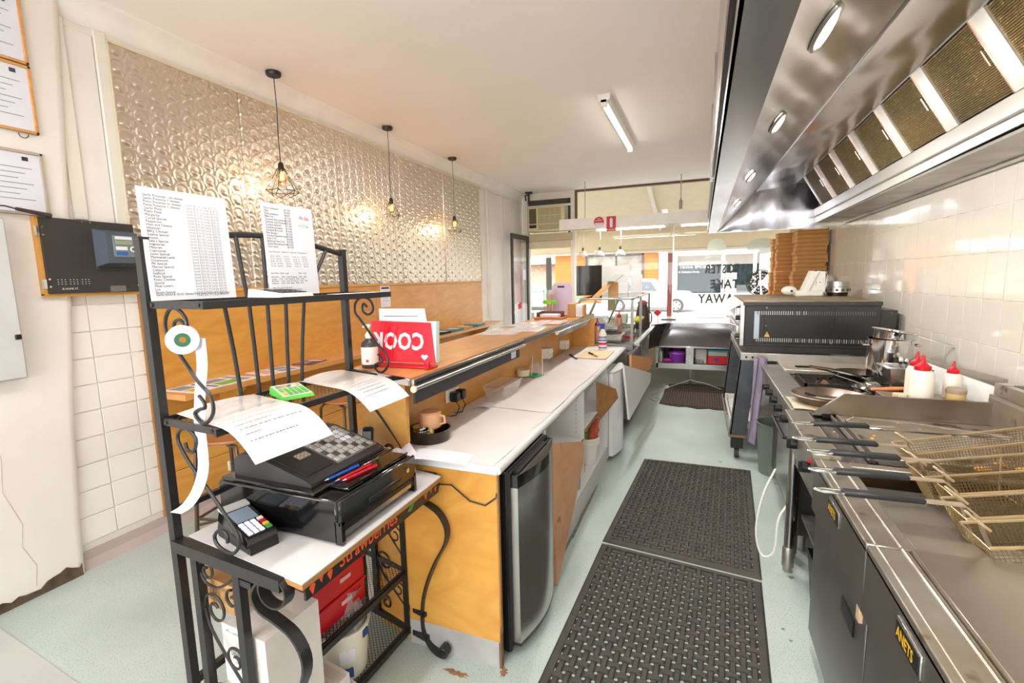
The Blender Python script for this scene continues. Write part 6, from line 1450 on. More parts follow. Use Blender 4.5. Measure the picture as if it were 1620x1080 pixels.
def stain(label, cx, cy, rx, ry, m, seed, parent=None):
    random.seed(seed); n = 22
    vs = [(cx, cy, .0006)] + [(cx + rx * random.uniform(.45, 1.1) * math.cos(2 * PI * i / n), cy + ry * random.uniform(.45, 1.1) * math.sin(2 * PI * i / n), .0006) for i in range(n)]
    struct('floor_stain', MB().add(vs, [(0, i + 1, (i + 1) % n + 1) for i in range(n)]), m, bpy.data.objects['floor'], label)
stain('rusty stain by the front leg of the rack', -.92, 1.60, .07, .02, M_rust, 1)
stain('rusty stain under the split counter edge', -.735, 1.675, .02, .03, M_rust, 2)
M_grime = mat('grey floor grime', (128, 130, 122), .8, col2=(96, 92, 84), nscale=30)
stain('line of grime along the shelving kick board', -.728, 3.1, .014, .75, M_grime, 3)
for k, (x, y) in enumerate(((.40, 2.35), (.42, 2.28), (.38, 2.0), (.43, 1.85), (.36, 1.7), (.50, 2.80), (.53, 2.98), (.20, 4.45))):
    stain('small grime spot on the vinyl', x, y, .010 + .008 * (k > 4), .008 + .008 * (k > 4), M_grime, 10 + k)

def smooth3(p, k=5):
    out = []; n = len(p); p = [V(q) for q in p]
    for i in range(n - 1):
        p0, p1, p2, p3 = p[max(0, i - 1)], p[i], p[i + 1], p[min(n - 1, i + 2)]
        for j in range(k):
            t = j / k; out.append(.5 * ((2 * p1) + (p2 - p0) * t + (2 * p0 - 5 * p1 + 4 * p2 - p3) * t * t + (3 * p1 - p0 - 3 * p2 + p3) * t ** 3))
    return out + [p[-1]]
# ================================================================== EXHAUST CANOPY
Y0, Y1 = .25, 6.45
hd = thing('exhaust_canopy', 'long stainless steel exhaust canopy over the cooking line', 'exhaust hood', (.7, 3.4, 2.15))
def hp(nm, mb, m=None, par=None, **k): return obj(nm, mb, m or M_hood, par or hd, True, **k)
M_fasc = mat('canopy outer face', (200, 194, 182), .22, .9, col2=(176, 168, 156), nscale=3, stretch=(1, .4, 6), rvar=.08)
hp('outer_face', MB().box(.060, .068, Y0, Y1, 2.2, ZC), M_fasc)
hp('drip_lip', MB().box(.052, .158, Y0, Y1, 2.148, 2.156).box(.052, .060, Y0, Y1, 2.148, 2.20), M_ss)
hp('black_trim', MB().box(.040, .058, Y0, 5.6, 2.235, 2.30, b=.003), M_black)
hp('trim_joiner', MB().box(.036, .060, 3.3, 3.36, 2.225, 2.31, b=.002), M_chrome)
for ye in (3.9, 5.0): hp('upright_strip', MB().box(.046, .060, ye, ye + .02, 2.25, 3.2), M_ssd)
def panel(a0, a1, b0, b1, bulge, nu=46, nv=10, ph=0):
    """dented sheet: edge a (x,z) to edge b (x,z) run along y"""
    def fn(i, j):
        y = Y0 + (Y1 - Y0) * i / nu; t = j / nv
        ax, az = a0[0] + (a1[0] - a0[0]) * i / nu, a0[1] + (a1[1] - a0[1]) * i / nu
        bx, bz = b0[0] + (b1[0] - b0[0]) * i / nu, b0[1] + (b1[1] - b0[1]) * i / nu
        w_ = math.sin(PI * t); d = bulge * w_ * (math.sin(y * 4.1 + ph) * .6 + math.sin(y * 9.7 + 2 * ph + t * 3) * .4)
        return V((ax + (bx - ax) * t, y, az + (bz - az) * t + d))
    vs = [fn(i, j) for j in range(nv + 1) for i in range(nu + 1)]; W = nu + 1
    return MB().add(vs, [(j * W + i, j * W + i + 1, (j + 1) * W + i + 1, (j + 1) * W + i) for j in range(nv) for i in range(nu)])
hp('inner_front_panel', panel((.158, 2.152), (.158, 2.152), (.70, 2.60), (.56, 2.60), .006, ph=.3))
hp('roof_panel', panel((.70, 2.60), (.56, 2.60), (.975, 2.655), (.975, 2.655), .012, ph=1.7))
hp('crease_ridge', MB().tube([(.70 - .14 * k / 12, Y0 + (Y1 - Y0) * k / 12, 2.596) for k in range(13)], .006, n=6), M_hood)
# far end sheet with rolled bulges
vs = []; n = 16
for j in range(n + 1):
    for i in range(n + 1):
        x = .158 + (1.20 - .158) * i / n; zt = 2.152 + (2.655 - 2.152) * min(1, (x - .158) / .45); z = 2.152 + (zt - 2.152) * j / n
        vs.append((x, Y1 - .01 - .03 * math.sin(PI * i / n) * math.sin(PI * j / n) - .006 * math.sin(i * 1.4), z))
hp('end_sheet', MB().add(vs, [(j * (n + 1) + i, j * (n + 1) + i + 1, (j + 1) * (n + 1) + i + 1, (j + 1) * (n + 1) + i) for j in range(n) for i in range(n)]), mat('end sheet steel', (190, 190, 200), .24, 1.0, col2=(160, 160, 170), nscale=3, rvar=.08))
hp('end_lip', MB().box(.06, 1.24, Y1 - .01, Y1, 2.146, 2.17), M_ss)
hp('outer_end', MB().box(.062, XR - .01, Y1 - .002, Y1 + .004, 2.16, ZC), M_fasc)
# filter bank: bottom (1.16,2.355) to top (.985,2.65)
FB, FT = V((1.16, 0, 2.352)), V((.985, 0, 2.652))
hp('lower_rail', MB().add([(1.165, Y0, 2.352), (1.185, Y0, 2.24), (1.185, Y1, 2.20), (1.165, Y1, 2.352), (1.175, Y0, 2.352), (1.195, Y0, 2.24), (1.195, Y1, 2.20), (1.175, Y1, 2.352)], [(0, 1, 2, 3), (7, 6, 5, 4), (0, 4, 5, 1), (1, 5, 6, 2), (2, 6, 7, 3), (3, 7, 4, 0)]), M_rail)
hp('rail_lip', MB().box(1.16, 1.50, Y0, Y1, 2.262, 2.272), M_ssd)
hp('back_flashing', MB().box(1.20, 1.47, Y0, Y1, 2.20, 2.215).box(1.46, 1.475, Y0, Y1, 2.18, 2.30), M_ssd)
hp('wall_angle', MB().box(1.44, 1.494, Y0, Y1, 2.275, 2.34), M_rail)
M_filt = mat('greasy brass filter mesh', (152, 130, 84), .45, .6, col2=(112, 92, 56), nscale=3, spots=((206, 180, 124), 60, .60))
fl = [2.00, 2.60, 3.18, 3.76, 4.34, 4.92, 5.50]
dn = (FT - FB); dl = dn.length; du_ = dn.normalized(); nn = V((du_.z, 0, -du_.x)) * -1  # towards the room (-x, -z)
if nn.x > 0: nn = -nn
def fpt(y, s, h): p = FB + du_ * (s * dl) + nn * h; return V((p.x, y, p.z))
prev = Y0
for k in range(-3, 7):
    yc = 3.46 + (k - 1) * .58
    y0, y1 = yc - .235, yc + .235
    if y1 < 1.3 or y1 > Y1: continue
    f = hp('grease_filter', MB().add([], []).hexa([fpt(y0, .02, -.02), fpt(y1, .02, -.02), fpt(y1, .98, -.02), fpt(y0, .98, -.02)], [fpt(y0, .02, -.006), fpt(y1, .02, -.006), fpt(y1, .98, -.006), fpt(y0, .98, -.006)]), M_filt)
    mb = MB(); m = 34
    for i in range(m):       # corrugated knit: thin slanted ridges
        s0 = .03 + .94 * i / m; mb.add([fpt(y0 + .01, s0, -.006), fpt(y1 - .01, s0, -.006), fpt(y1 - .01, s0 + .35 / m, 0), fpt(y0 + .01, s0 + .35 / m, 0), fpt(y1 - .01, s0 + .7 / m, -.006), fpt(y0 + .01, s0 + .7 / m, -.006)], [(0, 1, 2, 3), (3, 2, 4, 5)])
    hp('mesh_ridges', mb, M_filt, f)['kind'] = 'stuff'
    for yy0, yy1 in ((y0 - .055, y0), (y1, y1 + .055)):
        mb = MB().hexa([fpt(yy0, 0, -.01), fpt(yy1, 0, -.01), fpt(yy1, 1, -.01), fpt(yy0, 1, -.01)], [fpt(yy0, 0, .003), fpt(yy1, 0, .003), fpt(yy1, 1, .003), fpt(yy0, 1, .003)])
        hp('filter_divider', mb, M_rail)
    hp('filter_edge', MB().hexa([fpt(y0 - .004, 0, 0), fpt(y0 + .006, 0, 0), fpt(y0 + .006, 1, 0), fpt(y0 - .004, 1, 0)], [fpt(y0 - .004, 0, .008), fpt(y0 + .006, 0, .008), fpt(y0 + .006, 1, .008), fpt(y0 - .004, 1, .008)]), mat('coppery edge', (196, 168, 156), .3, .8), f)
    hp('filter_handle', MB().tube([fpt(y0 + .02, .42, 0), fpt(y0 + .02, .42, .015), fpt(y0 + .02, .62, .015), fpt(y0 + .02, .62, 0)], .004, n=6), M_chrome, f)
hp('top_channel', MB().hexa([fpt(Y0, 1.0, -.02), fpt(Y1, 1.0, -.02), fpt(Y1, 1.04, -.02), fpt(Y0, 1.04, -.02)], [fpt(Y0, 1.0, .004), fpt(Y1, 1.0, .004), fpt(Y1, 1.04, .004), fpt(Y0, 1.04, .004)]), M_ssd)
# oval lamps let into the front panel
sl = V((.50, 0, .448)).normalized(); sn = V((sl.z, 0, -sl.x))
for k, y in enumerate((1.47, 2.27, 3.40, 4.60)):
    c = V((.235, y, 2.152 + (.235 - .158) * .86)) + sl * .04
    t = thing('canopy_lamp', ['lit oval lamp in the canopy, nearest the camera', 'second lit oval lamp in the canopy', 'third lit oval lamp in the canopy', 'furthest lit oval lamp in the canopy'][k], 'lamp', tuple(c), 0, 'lamps in the exhaust canopy')
    def el(rx, ry, h): return [c + V((0, rx * math.cos(2 * PI * i / 28), 0)) + sl * (ry * math.sin(2 * PI * i / 28)) + sn * h for i in range(28)]
    obj('lens', MB().add(el(.098, .024, .004) + el(.085, .018, .012), [(i, (i + 1) % 28, 28 + (i + 1) % 28, 28 + i) for i in range(28)] + [tuple(range(28, 56))]), mat('lit lamp lens', (255, 252, 244), .4, emit=14, emitcol=(255, 248, 236)), t, True)
    obj('bezel', MB().tube(el(.108, .030, .004), .006, n=6, closed=True), M_ssd, t, True)
    lp = c + sn * .03
    d = bpy.data.lights.new('canopy_light', 'AREA'); d.shape = 'RECTANGLE'; d.size = .15; d.size_y = .04; d.energy = 9; d.color = (1, .97, .92)
    o = bpy.data.objects.new('canopy_light', d); COL.objects.link(o); o.location = lp; o.rotation_euler = sn.to_track_quat('-Z', 'Y').to_euler()

# ================================================================== PIZZA OVEN ON ITS STAND
M_oven = mat('black oven enamel', (38, 36, 35), .35, .2, col2=(54, 50, 47), nscale=3, spots=((110, 104, 98), 26, .70))
ov = thing('pizza_oven', 'black deck pizza oven with vented side panel on a steel stand', 'oven', (.85, 5.35, 1.0))
def op(nm, mb, m=None, par=None, **k): return obj(nm, mb, m or M_oven, par or ov, True, **k)
op('oven_body', MB().box(.36, 1.34, 4.62, 6.1, 1.02, 1.375, b=.004))
op('rear_section', MB().box(1.34, 1.455, 4.64, 6.05, 1.02, 1.335, b=.004))
op('top_panel', MB().box(.345, 1.345, 4.605, 6.12, 1.372, 1.405, b=.003), M_oven)
op('top_plate', MB().box(.36, 1.33, 4.62, 6.1, 1.405, 1.41), mat('worn brown steel top', (168, 156, 132), .5, .6, col2=(128, 112, 86), nscale=4, spots=((196, 148, 92), 3, .60)), label='worn brown metal top')
op('base_skirt', MB().box(.37, 1.33, 4.63, 6.1, .965, 1.02), M_oven)
sp = op('side_panel', MB().box(.515, 1.02, 4.612, 4.622, 1.045, 1.362, b=.001), mat('black side panel', (36, 34, 34), .3, .2, spots=((120, 114, 108), 34, .73)))
op('side_panel', MB().box(1.025, 1.335, 4.612, 4.622, 1.045, 1.362, b=.001), MATS['black side panel'])
op('side_panel', MB().box(.365, .51, 4.612, 4.622, 1.045, 1.362, b=.001), MATS['black side panel'])
Mslot = mat('pale slot', (176, 172, 168), .4, .6); Mslot2 = mat('dark slot', (96, 88, 84), .5)
for zrow, z in enumerate((1.31, 1.078)):
    for k in range(52):
        x = .455 + k * .0165
        if abs(x - .513) < .006 or abs(x - 1.022) < .006 or x > 1.32: continue
        if .42 < x < .45: continue
        op('vent_slot', MB().box(x, x + .0065, 4.609, 4.613, z - .016, z + .016), Mslot if (k < 24 or zrow) and k % 3 != 2 or k < 16 else Mslot2, sp if .51 < x < 1.02 else None)
op('rating_plate', MB().box(.435, .475, 4.609, 4.612, 1.085, 1.325), mat('rating plate', (176, 184, 194), .3, .3), label='pale blue-grey rating plate')
op('warning_triangle', MB().add([(.515, 4.609, 1.105), (.560, 4.609, 1.105), (.5375, 4.609, 1.15)], [(0, 1, 2)]), M_yel)
op('warning_mark', MB().add([(.534, 4.608, 1.138), (.541, 4.608, 1.138), (.536, 4.608, 1.112)], [(0, 1, 2)]), M_black)
for x, z in ((.527, 1.355), (.527, 1.20), (.527, 1.055), (1.01, 1.20), (1.01, 1.06), (1.30, 1.06)): op('screw', MB().cyl((x, 4.611, z), (x, 4.606, z), .006, n=8), M_chrome)
# front face towards the aisle
op('front_frame', MB().box(.325, .36, 4.62, 6.1, 1.02, 1.39, b=.003), M_ss)
for z in (1.06, 1.22):
    dr = op('oven_door', MB().box(.305, .326, 4.78, 6.0, z, z + .125, b=.003), M_ss)
    obj('door_window', MB().box(.302, .306, 5.1, 5.7, z + .03, z + .10), mat('oven window', (110, 84, 60), .2), dr, True)
    obj('door_handle', MB().tube([(.305, 4.9, z + .115), (.255, 4.9, z + .13), (.255, 5.85, z + .13), (.305, 5.85, z + .115)], .010, n=8), M_chrome, dr, True)
op('hood_flap', MB().add([(.345, 4.63, 1.40), (.24, 4.66, 1.33), (.24, 6.08, 1.33), (.345, 6.11, 1.40), (.345, 4.63, 1.392), (.24, 4.66, 1.322), (.24, 6.08, 1.322), (.345, 6.11, 1.392)], [(0, 1, 2, 3), (7, 6, 5, 4), (0, 4, 5, 1), (1, 5, 6, 2), (2, 6, 7, 3), (3, 7, 4, 0)]), M_ss)
op('control_knob', MB().cyl((.325, 4.68, 1.10), (.29, 4.68, 1.10), .02, n=14).cyl((.325, 4.68, 1.26), (.29, 4.68, 1.26), .02, n=14), M_black)
st = thing('oven_stand', 'grey steel oven stand with wide angle legs, tray rail and castors', 'stand', (.85, 5.3, 0))
M_st = mat('gunmetal stand', (92, 94, 98), .4, .5, col2=(76, 78, 82), nscale=8)
def sp_(nm, mb, m=None, par=None): return obj(nm, mb, m or M_st, par or st, True)
sp_('top_frame', MB().box(.335, 1.30, 4.56, 4.60, .90, .965, b=.003).box(.335, 1.30, 6.06, 6.10, .90, .965).box(.335, .37, 4.6, 6.06, .90, .965, b=.003).box(1.26, 1.30, 4.6, 6.06, .90, .965), M_ssd)
for x, z in ((.38, .93), (.43, .93)): sp_('stand_bolt', MB().cyl((x, 4.56, z), (x, 4.552, z), .010, n=8), M_black)
for x0, y0 in ((.335, 4.56), (.335, 5.98), (1.20, 4.56), (1.20, 5.98)):
    sx = 1 if x0 < 1 else 1
    lg_ = sp_('stand_leg', MB().hexa([(x0 - .06, y0, .22), (x0 + .07, y0, .22), (x0 + .07, y0 + .01, .22), (x0 - .06, y0 + .01, .22)], [(x0, y0, .90), (x0 + .125, y0, .90), (x0 + .125, y0 + .01, .90), (x0, y0 + .01, .90)])
              .hexa([(x0 - .06, y0, .22), (x0 - .05, y0, .22), (x0 - .05, y0 + .12, .22), (x0 - .06, y0 + .12, .22)], [(x0, y0, .90), (x0 + .01, y0, .90), (x0 + .01, y0 + .12, .90), (x0, y0 + .12, .90)]))
    c = sp_('castor', MB().box(x0 - .05, x0 + .05, y0, y0 + .10, .10, .20, b=.004), M_blackm)
    sp_('castor_wheel', MB().cyl((x0 - .015, y0 + .05, .045), (x0 + .02, y0 + .05, .045), .045, n=18), M_rubber, c)
    sp_('castor_plate', MB().box(x0 - .065, x0 + .075, y0 - .002, y0 + .12, .20, .222, b=.002), mat('rusty plate', (150, 110, 80), .7, .3), c)
for xe in (.262, 1.26): sp_('tray_rail', MB().box(xe, xe + .012, 4.60, 6.10, .19, .235, b=.002), M_ssd)
t = thing('white_tray', 'white plastic tray on the bottom of the oven stand', 'tray', (.52, 5.35, .215))
obj('tray', MB().box(.29, 1.0, 4.85, 5.95, .205, .225, b=.004).box(.29, .30, 4.85, 5.95, .225, .28, b=.003).box(.29, 1.0, 4.85, 4.86, .225, .28, b=.003).box(.29, 1.0, 5.94, 5.95, .225, .28, b=.003).box(.99, 1.0, 4.85, 5.95, .225, .28), M_white, t, True)
# junk between the oven and the stove, seen under the stand
for k, (x, y, z0, z1, m, nm, lab, c) in enumerate(((.80, 5.1, .56, .86, M_ssd, 'oven_rack', 'wire racks stored under the oven', 'rack'), (1.05, 5.3, .5, .84, M_tin, 'baking_tray', 'brown baking trays stored upright under the oven', 'tray'))):
    mb = MB()
    for q in range(7): mb.box(x - .18, x + .18, y + q * .05, y + q * .05 + .008, z0, z1 - (q % 3) * .05)
    single(nm, mb, m, lab, c)
mb = MB().box(.40, 1.25, 4.7, 6.0, .45, .47)
single('middle_shelf', mb, M_ssd, 'steel middle shelf between the legs of the oven stand', 'shelf')

# on the oven
t = thing('steel_colander_pan', 'round steel pan with a ring of holes upside down on the oven', 'pan', (1.26, 5.65, 1.411))
obj('pan_body', MB().lathe([(.0, .03), (.085, .03), (.112, .035), (.112, .085), (.104, .09), (.10, .14), (0, .145)], n=36), M_ss, t)
for k in range(14):
    a = 2 * PI * k / 14; obj('hole', MB().cyl((.108 * math.cos(a), .108 * math.sin(a), .058), (.1135 * math.cos(a), .1135 * math.sin(a), .058), .014, n=10), mat('dark hole', (88, 76, 66), .5), t)
obj('dark_foot', MB().lathe([(0, 0), (.09, 0), (.095, .03), (0, .032)]), M_tin, t)
t = thing('dough_machine', 'white metal slicing machine with sloping chute standing on the oven', 'machine', (.95, 5.55, 1.411))
M_enam = mat('white cast enamel', (232, 228, 220), .35)
obj('base_casting', MB().box(-.08, .16, -.10, .12, 0, .06, b=.012), M_enam, t)
obj('body_casting', MB().prism([(.02, .05), (.17, .05), (.17, .24), (.10, .25), (.06, .19)], -.07, .06, 'y'), M_enam, t)
obj('chute', MB().prism([(-.02, .06), (.03, .05), (.11, .24), (.05, .25)], -.09, .07, 'y'), M_enam, t)
obj('gauge_arm', MB().ball((-.13, -.04, .06), .07, .03, .045).box(-.17, -.09, -.06, .0, .06, .10, b=.01), M_enam, t)
obj('arm_pivot', MB().cyl((-.11, -.075, .055), (-.11, -.06, .055), .012), M_black, t)
obj('switch_plate', MB().box(.08, .14, -.073, -.069, .10, .15), M_conc, t)
obj('switch_button', MB().cyl((.095, -.076, .137), (.095, -.072, .137), .006, n=8).cyl((.125, -.076, .137), (.125, -.072, .137), .006, n=8), M_red, t)
obj('status_lamp', MB().cyl((.095, -.076, .113), (.095, -.072, .113), .006, n=8), M_green, t)
obj('dark_top', MB().box(.09, .16, -.05, .04, .24, .256, b=.003), M_black, t)

# folded pizza boxes in stacks beyond the oven
stand_ = thing('side_bench', 'steel side bench behind the oven that carries the pizza boxes', 'bench', (1.15, 7.6, 0))
obj('bench_top', MB().box(.72, 1.46, 6.95, 8.4, 1.27, 1.30, b=.003), M_ss, stand_, True)
obj('bench_leg', MB().box(.74, .78, 7.0, 7.04, 0, 1.27).box(.74, .78, 8.3, 8.34, 0, 1.27).box(1.4, 1.44, 7.0, 7.04, 0, 1.27).box(1.4, 1.44, 8.3, 8.34, 0, 1.27), M_ssd, stand_, True)
M_pz = mat('pizza box cardboard', (206, 150, 88), .8, col2=(194, 136, 76), nscale=5)
random.seed(21)
ORD = ['lowest', 'second', 'third', 'fourth', 'fifth', 'sixth', 'seventh', 'eighth', 'ninth', 'tenth', 'eleventh', 'twelfth', 'thirteenth', 'fourteenth', 'fifteenth', 'sixteenth', 'seventeenth']
pz = None
stacks = ((1.275, 7.30, .34, 17, 'right-hand'), (1.045, 7.62, .20, 17, 'middle'), (1.04, 7.98, .22, 16, 'left-hand'))
for sx, sy, w_, n, nm in stacks:
    proto = None; H = .052
    for k in range(n):
        z = 1.30 + k * H; ox = random.uniform(-.010, .010) + (.018 if k > 6 else 0) * (1 if nm == 'right-hand' else .4)
        lab = '%s pizza box from the bottom of the %s brown stack beyond the oven' % (ORD[k], nm)
        if proto is None:
            proto = thing('pizza_box', lab, 'pizza box', (sx + ox, sy, z), R(random.uniform(-3, 3)), 'pizza boxes in the %s stack' % nm)
            obj('carton', MB().box(-w_ / 2, w_ / 2, -w_ / 2, w_ / 2, 0, H - .006, b=.003), M_pz, proto)
            obj('lid_lip', MB().box(-w_ / 2 - .003, w_ / 2 + .003, -w_ / 2 - .003, w_ / 2, H - .012, H - .002, b=.001), M_pz, proto)
            obj('front_gap', MB().box(-w_ / 2 + .01, w_ / 2 - .01, -w_ / 2 - .0035, -w_ / 2 + .0, H - .015, H - .011).box(-w_ / 2 - .0035, -w_ / 2, -w_ / 2 + .01, w_ / 2 - .01, H - .015, H - .011), M_cardd, proto)
        else: copy_tree(proto, None, lab, (sx + ox, sy, z), R(random.uniform(-3, 3)))
single('wall_pipe', MB().tube([(1.46, 7.2, .9), (1.46, 7.2, 2.2)], .018, n=10).cyl((1.46, 7.2, 1.56), (1.46, 7.2, 1.62), .026), M_ssd, 'grey metal pipe on the tiled wall beside the pizza boxes', 'pipe')
single('bag_roll', MB().box(1.36, 1.48, 6.75, 6.95, 1.46, 1.60, b=.03), glass('milky film', (245, 245, 245), refl=.15, body=.5), 'milky plastic bag roll on the wall beside the pizza boxes', 'bag')

# purple towel over the stove rail
random.seed(4)
def towel(u, v):
    x = .43 + .10 * u * (1 - .15 * v) - .035 * v + .012 * math.sin(u * 9 + v * 2); y = 4.44 - .02 * math.sin(u * 11 + 1.5 * v) - .03 * v
    z = .935 - .70 * v + (.018 * math.sin(PI * u)) * (1 - v) - .05 * u * v
    return (x, y, z)
vs = [V(towel(i / 14, j / 24)) for j in range(25) for i in range(15)]
mb = MB().add(vs + [p + V((0, .008, 0)) for p in vs], [(j * 15 + i, j * 15 + i + 1, (j + 1) * 15 + i + 1, (j + 1) * 15 + i) for j in range(24) for i in range(14)] + [(375 + j * 15 + i, 375 + (j + 1) * 15 + i, 375 + (j + 1) * 15 + i + 1, 375 + j * 15 + i + 1) for j in range(24) for i in range(14)])
single('hanging_towel', mb, mat('faded purple towelling', (172, 158, 178), .95, col2=(132, 118, 146), nscale=14, stretch=(1, 1, .25), bump=.5, bscale=120), 'faded purple towel hanging at the corner of the stove', 'towel')
single('bin', MB().lathe([(0, 0), (.13, 0), (.16, .42), (.17, .43), (.155, .43), (.125, .01), (0, .01)], (.62, 4.34, 0)), mat('grey green bin', (112, 122, 112), .4), 'grey green bin behind the towel', 'bin')

# ================================================================== STOVE
sv = thing('gas_stove', 'old gas range with open burners between the oven and the griddle', 'stove', (.9, 3.9, 0))
def so(nm, mb, m=None, par=None, **k): return obj(nm, mb, m or M_ssd, par or sv, True, **k)
so('oven_cabinet', MB().box(.56, 1.42, 3.05, 4.15, .12, .86, b=.004), mat('dark steel cabinet', (84, 84, 84), .35, .7))
so('oven_door', MB().box(.535, .56, 3.12, 3.75, .20, .72, b=.004), M_ss)
so('door_bar', MB().tube([(.535, 3.2, .66), (.49, 3.2, .66), (.49, 3.68, .66), (.535, 3.68, .66)], .010, n=8), M_black)
so('front_fascia', MB().box(.50, .56, 3.0, 4.42, .72, .86, b=.004), M_ssd)
so('front_ledge', MB().box(.485, .64, 3.0, 4.46, .862, .892, b=.004), M_ssd)
so('hob_tray', MB().box(.64, 1.42, 3.0, 4.15, .855, .87), mat('burnt hob tray', (52, 46, 42), .5, .4, col2=(84, 70, 58), nscale=10))
so('rear_shelf', MB().box(.62, 1.40, 4.17, 4.62, .87, .905, b=.004), mat('pale steel shelf', (196, 186, 170), .3, .5, col2=(170, 158, 140), nscale=3, spots=((140, 116, 90), 5, .66)), label='pale worn side shelf')
for k, y in enumerate((3.15, 3.40, 3.62, 3.84, 4.02)):
    kn = so('burner_knob', MB().cyl((.50, y, .79), (.465, y, .79), .024, n=16).box(.455, .468, y - .005, y + .005, .768, .812, b=.002), M_black)
for (bx, by) in ((.82, 3.85), (1.16, 3.85), (.84, 3.38), (1.16, 3.38)):
    g = so('burner_grate', MB().box(bx - .15, bx + .15, by - .18, by - .165, .872, .905).box(bx - .15, bx + .15, by + .165, by + .18, .872, .905).box(bx - .15, bx - .135, by - .18, by + .18, .872, .905).box(bx + .135, bx + .15, by - .18, by + .18, .872, .905), mat('cast iron', (44, 40, 38), .6, .3, col2=(62, 54, 48), nscale=30))
    for a in range(8):
        c_, s_ = math.cos(a * PI / 4 + .2), math.sin(a * PI / 4 + .2)
        obj('grate_finger', MB().tube([(bx + c_ * .14, by + s_ * .16, .895), (bx + c_ * .05, by + s_ * .05, .905)], .008, n=4), MATS['cast iron'], g, True)
    so('burner_head', MB().lathe([(0, 0), (.045, 0), (.05, .012), (.03, .024), (0, .026)], (bx, by, .87)), mat('burnt burner', (150, 108, 92), .6, .3))
so('stove_leg', MB().cyl((.60, 3.12, 0), (.60, 3.12, .12), .02).cyl((.60, 4.1, 0), (.60, 4.1, .12), .02), M_ssd)
so('side_plinth', MB().box(.95, 1.41, 3.0, 3.27, .872, .965, b=.003), M_ssd)
so('splash_back', MB().box(1.42, 1.44, 3.0, 4.15, .86, 1.05), M_ssd)

def lathed(nm, label, cat, loc, prof, m, part='body', n=36):
    t = thing(nm, label, cat, loc); obj(part, MB().lathe(prof, n=n), m, t); return t
t = lathed('stockpot', 'tall stainless stockpot at the back of the stove', 'pot', (1.19, 3.88, .906), [(0, 0), (.120, 0), (.127, .006), (.127, .285), (.134, .287), (.134, .292), (.123, .292), (.121, .01), (0, .008)], M_chrome)
obj('pot_handle', MB().tube([(-.127, -.04, .25), (-.158, -.03, .25), (-.158, .03, .25), (-.127, .04, .25)], .006, n=6).tube([(.127, -.04, .25), (.158, -.03, .25), (.158, .03, .25), (.127, .04, .25)], .006, n=6), M_chrome, t)
t = thing('saucepan', 'steel saucepan sitting tilted in the mouth of the stockpot', 'saucepan', (1.20, 3.88, 1.19))
Mt = Matrix.Rotation(R(9), 4, 'Y') 
obj('pan_body', MB().lathe([(0, -.05), (.09, -.05), (.104, -.04), (.125, .055), (.132, .058), (.128, .062), (.119, .058), (.098, -.035), (0, -.042)], n=36, M=Mt), M_chrome, t)
obj('pan_handle', MB().strap([(.12, -.02, .035), (.24, -.06, -.01), (.38, -.12, -.05), (.42, -.14, -.06)], (.35, .9, 0), .026, .006), M_ssd, t)
t = thing('lid_stack', 'round steel lids stacked beside the stockpot', 'lid', (1.27, 3.55, 1.0))
obj('lid', MB().lathe([(0, .09), (.03, .088), (.10, .075), (.105, .07), (.10, .066), (0, .07)], n=28), M_chrome, t)
obj('lid_stand', MB().cyl((0, 0, -.09), (0, 0, .07), .07, n=24), M_ssd, t)
single('cook_tray_stack', MB().add([(1.22, 3.45, 1.0), (1.44, 3.10, .94), (1.44, 3.12, 1.09), (1.22, 3.50, 1.13), (1.24, 3.46, 1.0), (1.46, 3.11, .94), (1.46, 3.13, 1.09), (1.24, 3.51, 1.13)], [(0, 1, 2, 3), (7, 6, 5, 4), (0, 4, 5, 1), (1, 5, 6, 2), (2, 6, 7, 3), (3, 7, 4, 0)]), M_ssd, 'worn steel tray standing on edge against the tiled wall', 'tray')
def frypan(label, loc, r, ha, m, hm, hl=.22, d=.045, hz=.035):
    t = thing('frying_pan', label, 'frying pan', loc, ha)
    obj('pan_body', MB().lathe([(0, 0), (r * .72, 0), (r * .8, .006), (r, d), (r * 1.03, d + .003), (r, d + .006), (r * .95, d), (r * .74, .010), (0, .007)], n=40), m, t)
    obj('pan_handle', MB().strap([(r * .97, 0, d * .8), (r + .05, 0, d + .01), (r + hl * .6, 0, d + hz), (r + hl, 0, d + hz * 1.1)], (0, 1, 0), .028, .010), hm, t)
    for s in (-1, 1): obj('rivet', MB().ball((r * .93, s * .012, d * .75), .005, n=8, m=5), M_chrome, t)
    return t
M_pan = mat('scratched aluminium pan', (150, 140, 128), .34, .9, col2=(118, 100, 84), nscale=6, rvar=.1)
frypan('large open frying pan nearest the griddle with a fork in it', (.70, 3.19, .897), .185, R(20), M_pan, M_ssd, .02)
t = thing('fork', 'black handled tongs lying inside the large frying pan', 'tongs', (.70, 3.18, .910), R(-15))
obj('tine_head', MB().tube([(-.09, .0, .012), (-.02, .004, .008), (.07, .012, .012)], .005, n=6).tube([(-.09, .0, .014), (-.02, -.012, .010), (.07, -.012, .012)], .005, n=6), M_ssd, t)
obj('grip', MB().tube([(-.115, .0, .030), (-.06, .0, .014)], .008, n=6), M_black, t)
frypan('black handled frying pan on the far left burner', (1.02, 3.92, .906), .13, R(192), M_tin, M_black, .26)
frypan('dark wok pan on the rear burner under the stockpot edge', (1.14, 3.62, .908), .14, R(150), mat('black seasoned steel', (40, 36, 34), .3, .6), M_chrome, .34)
t = lathed('small_saucepan', 'small steel pan with a strainer beside the large frying pan', 'saucepan', (.96, 3.40, .906), [(0, 0), (.075, 0), (.08, .006), (.092, .05), (.096, .052), (.090, .055), (.076, .01), (0, .008)], M_chrome)
obj('strainer', MB().box(-.02, .05, -.02, .06, .03, .075, b=.006).tube([(-.02, .02, .06), (-.16, .08, .10)], .004, n=6), M_ss, t)
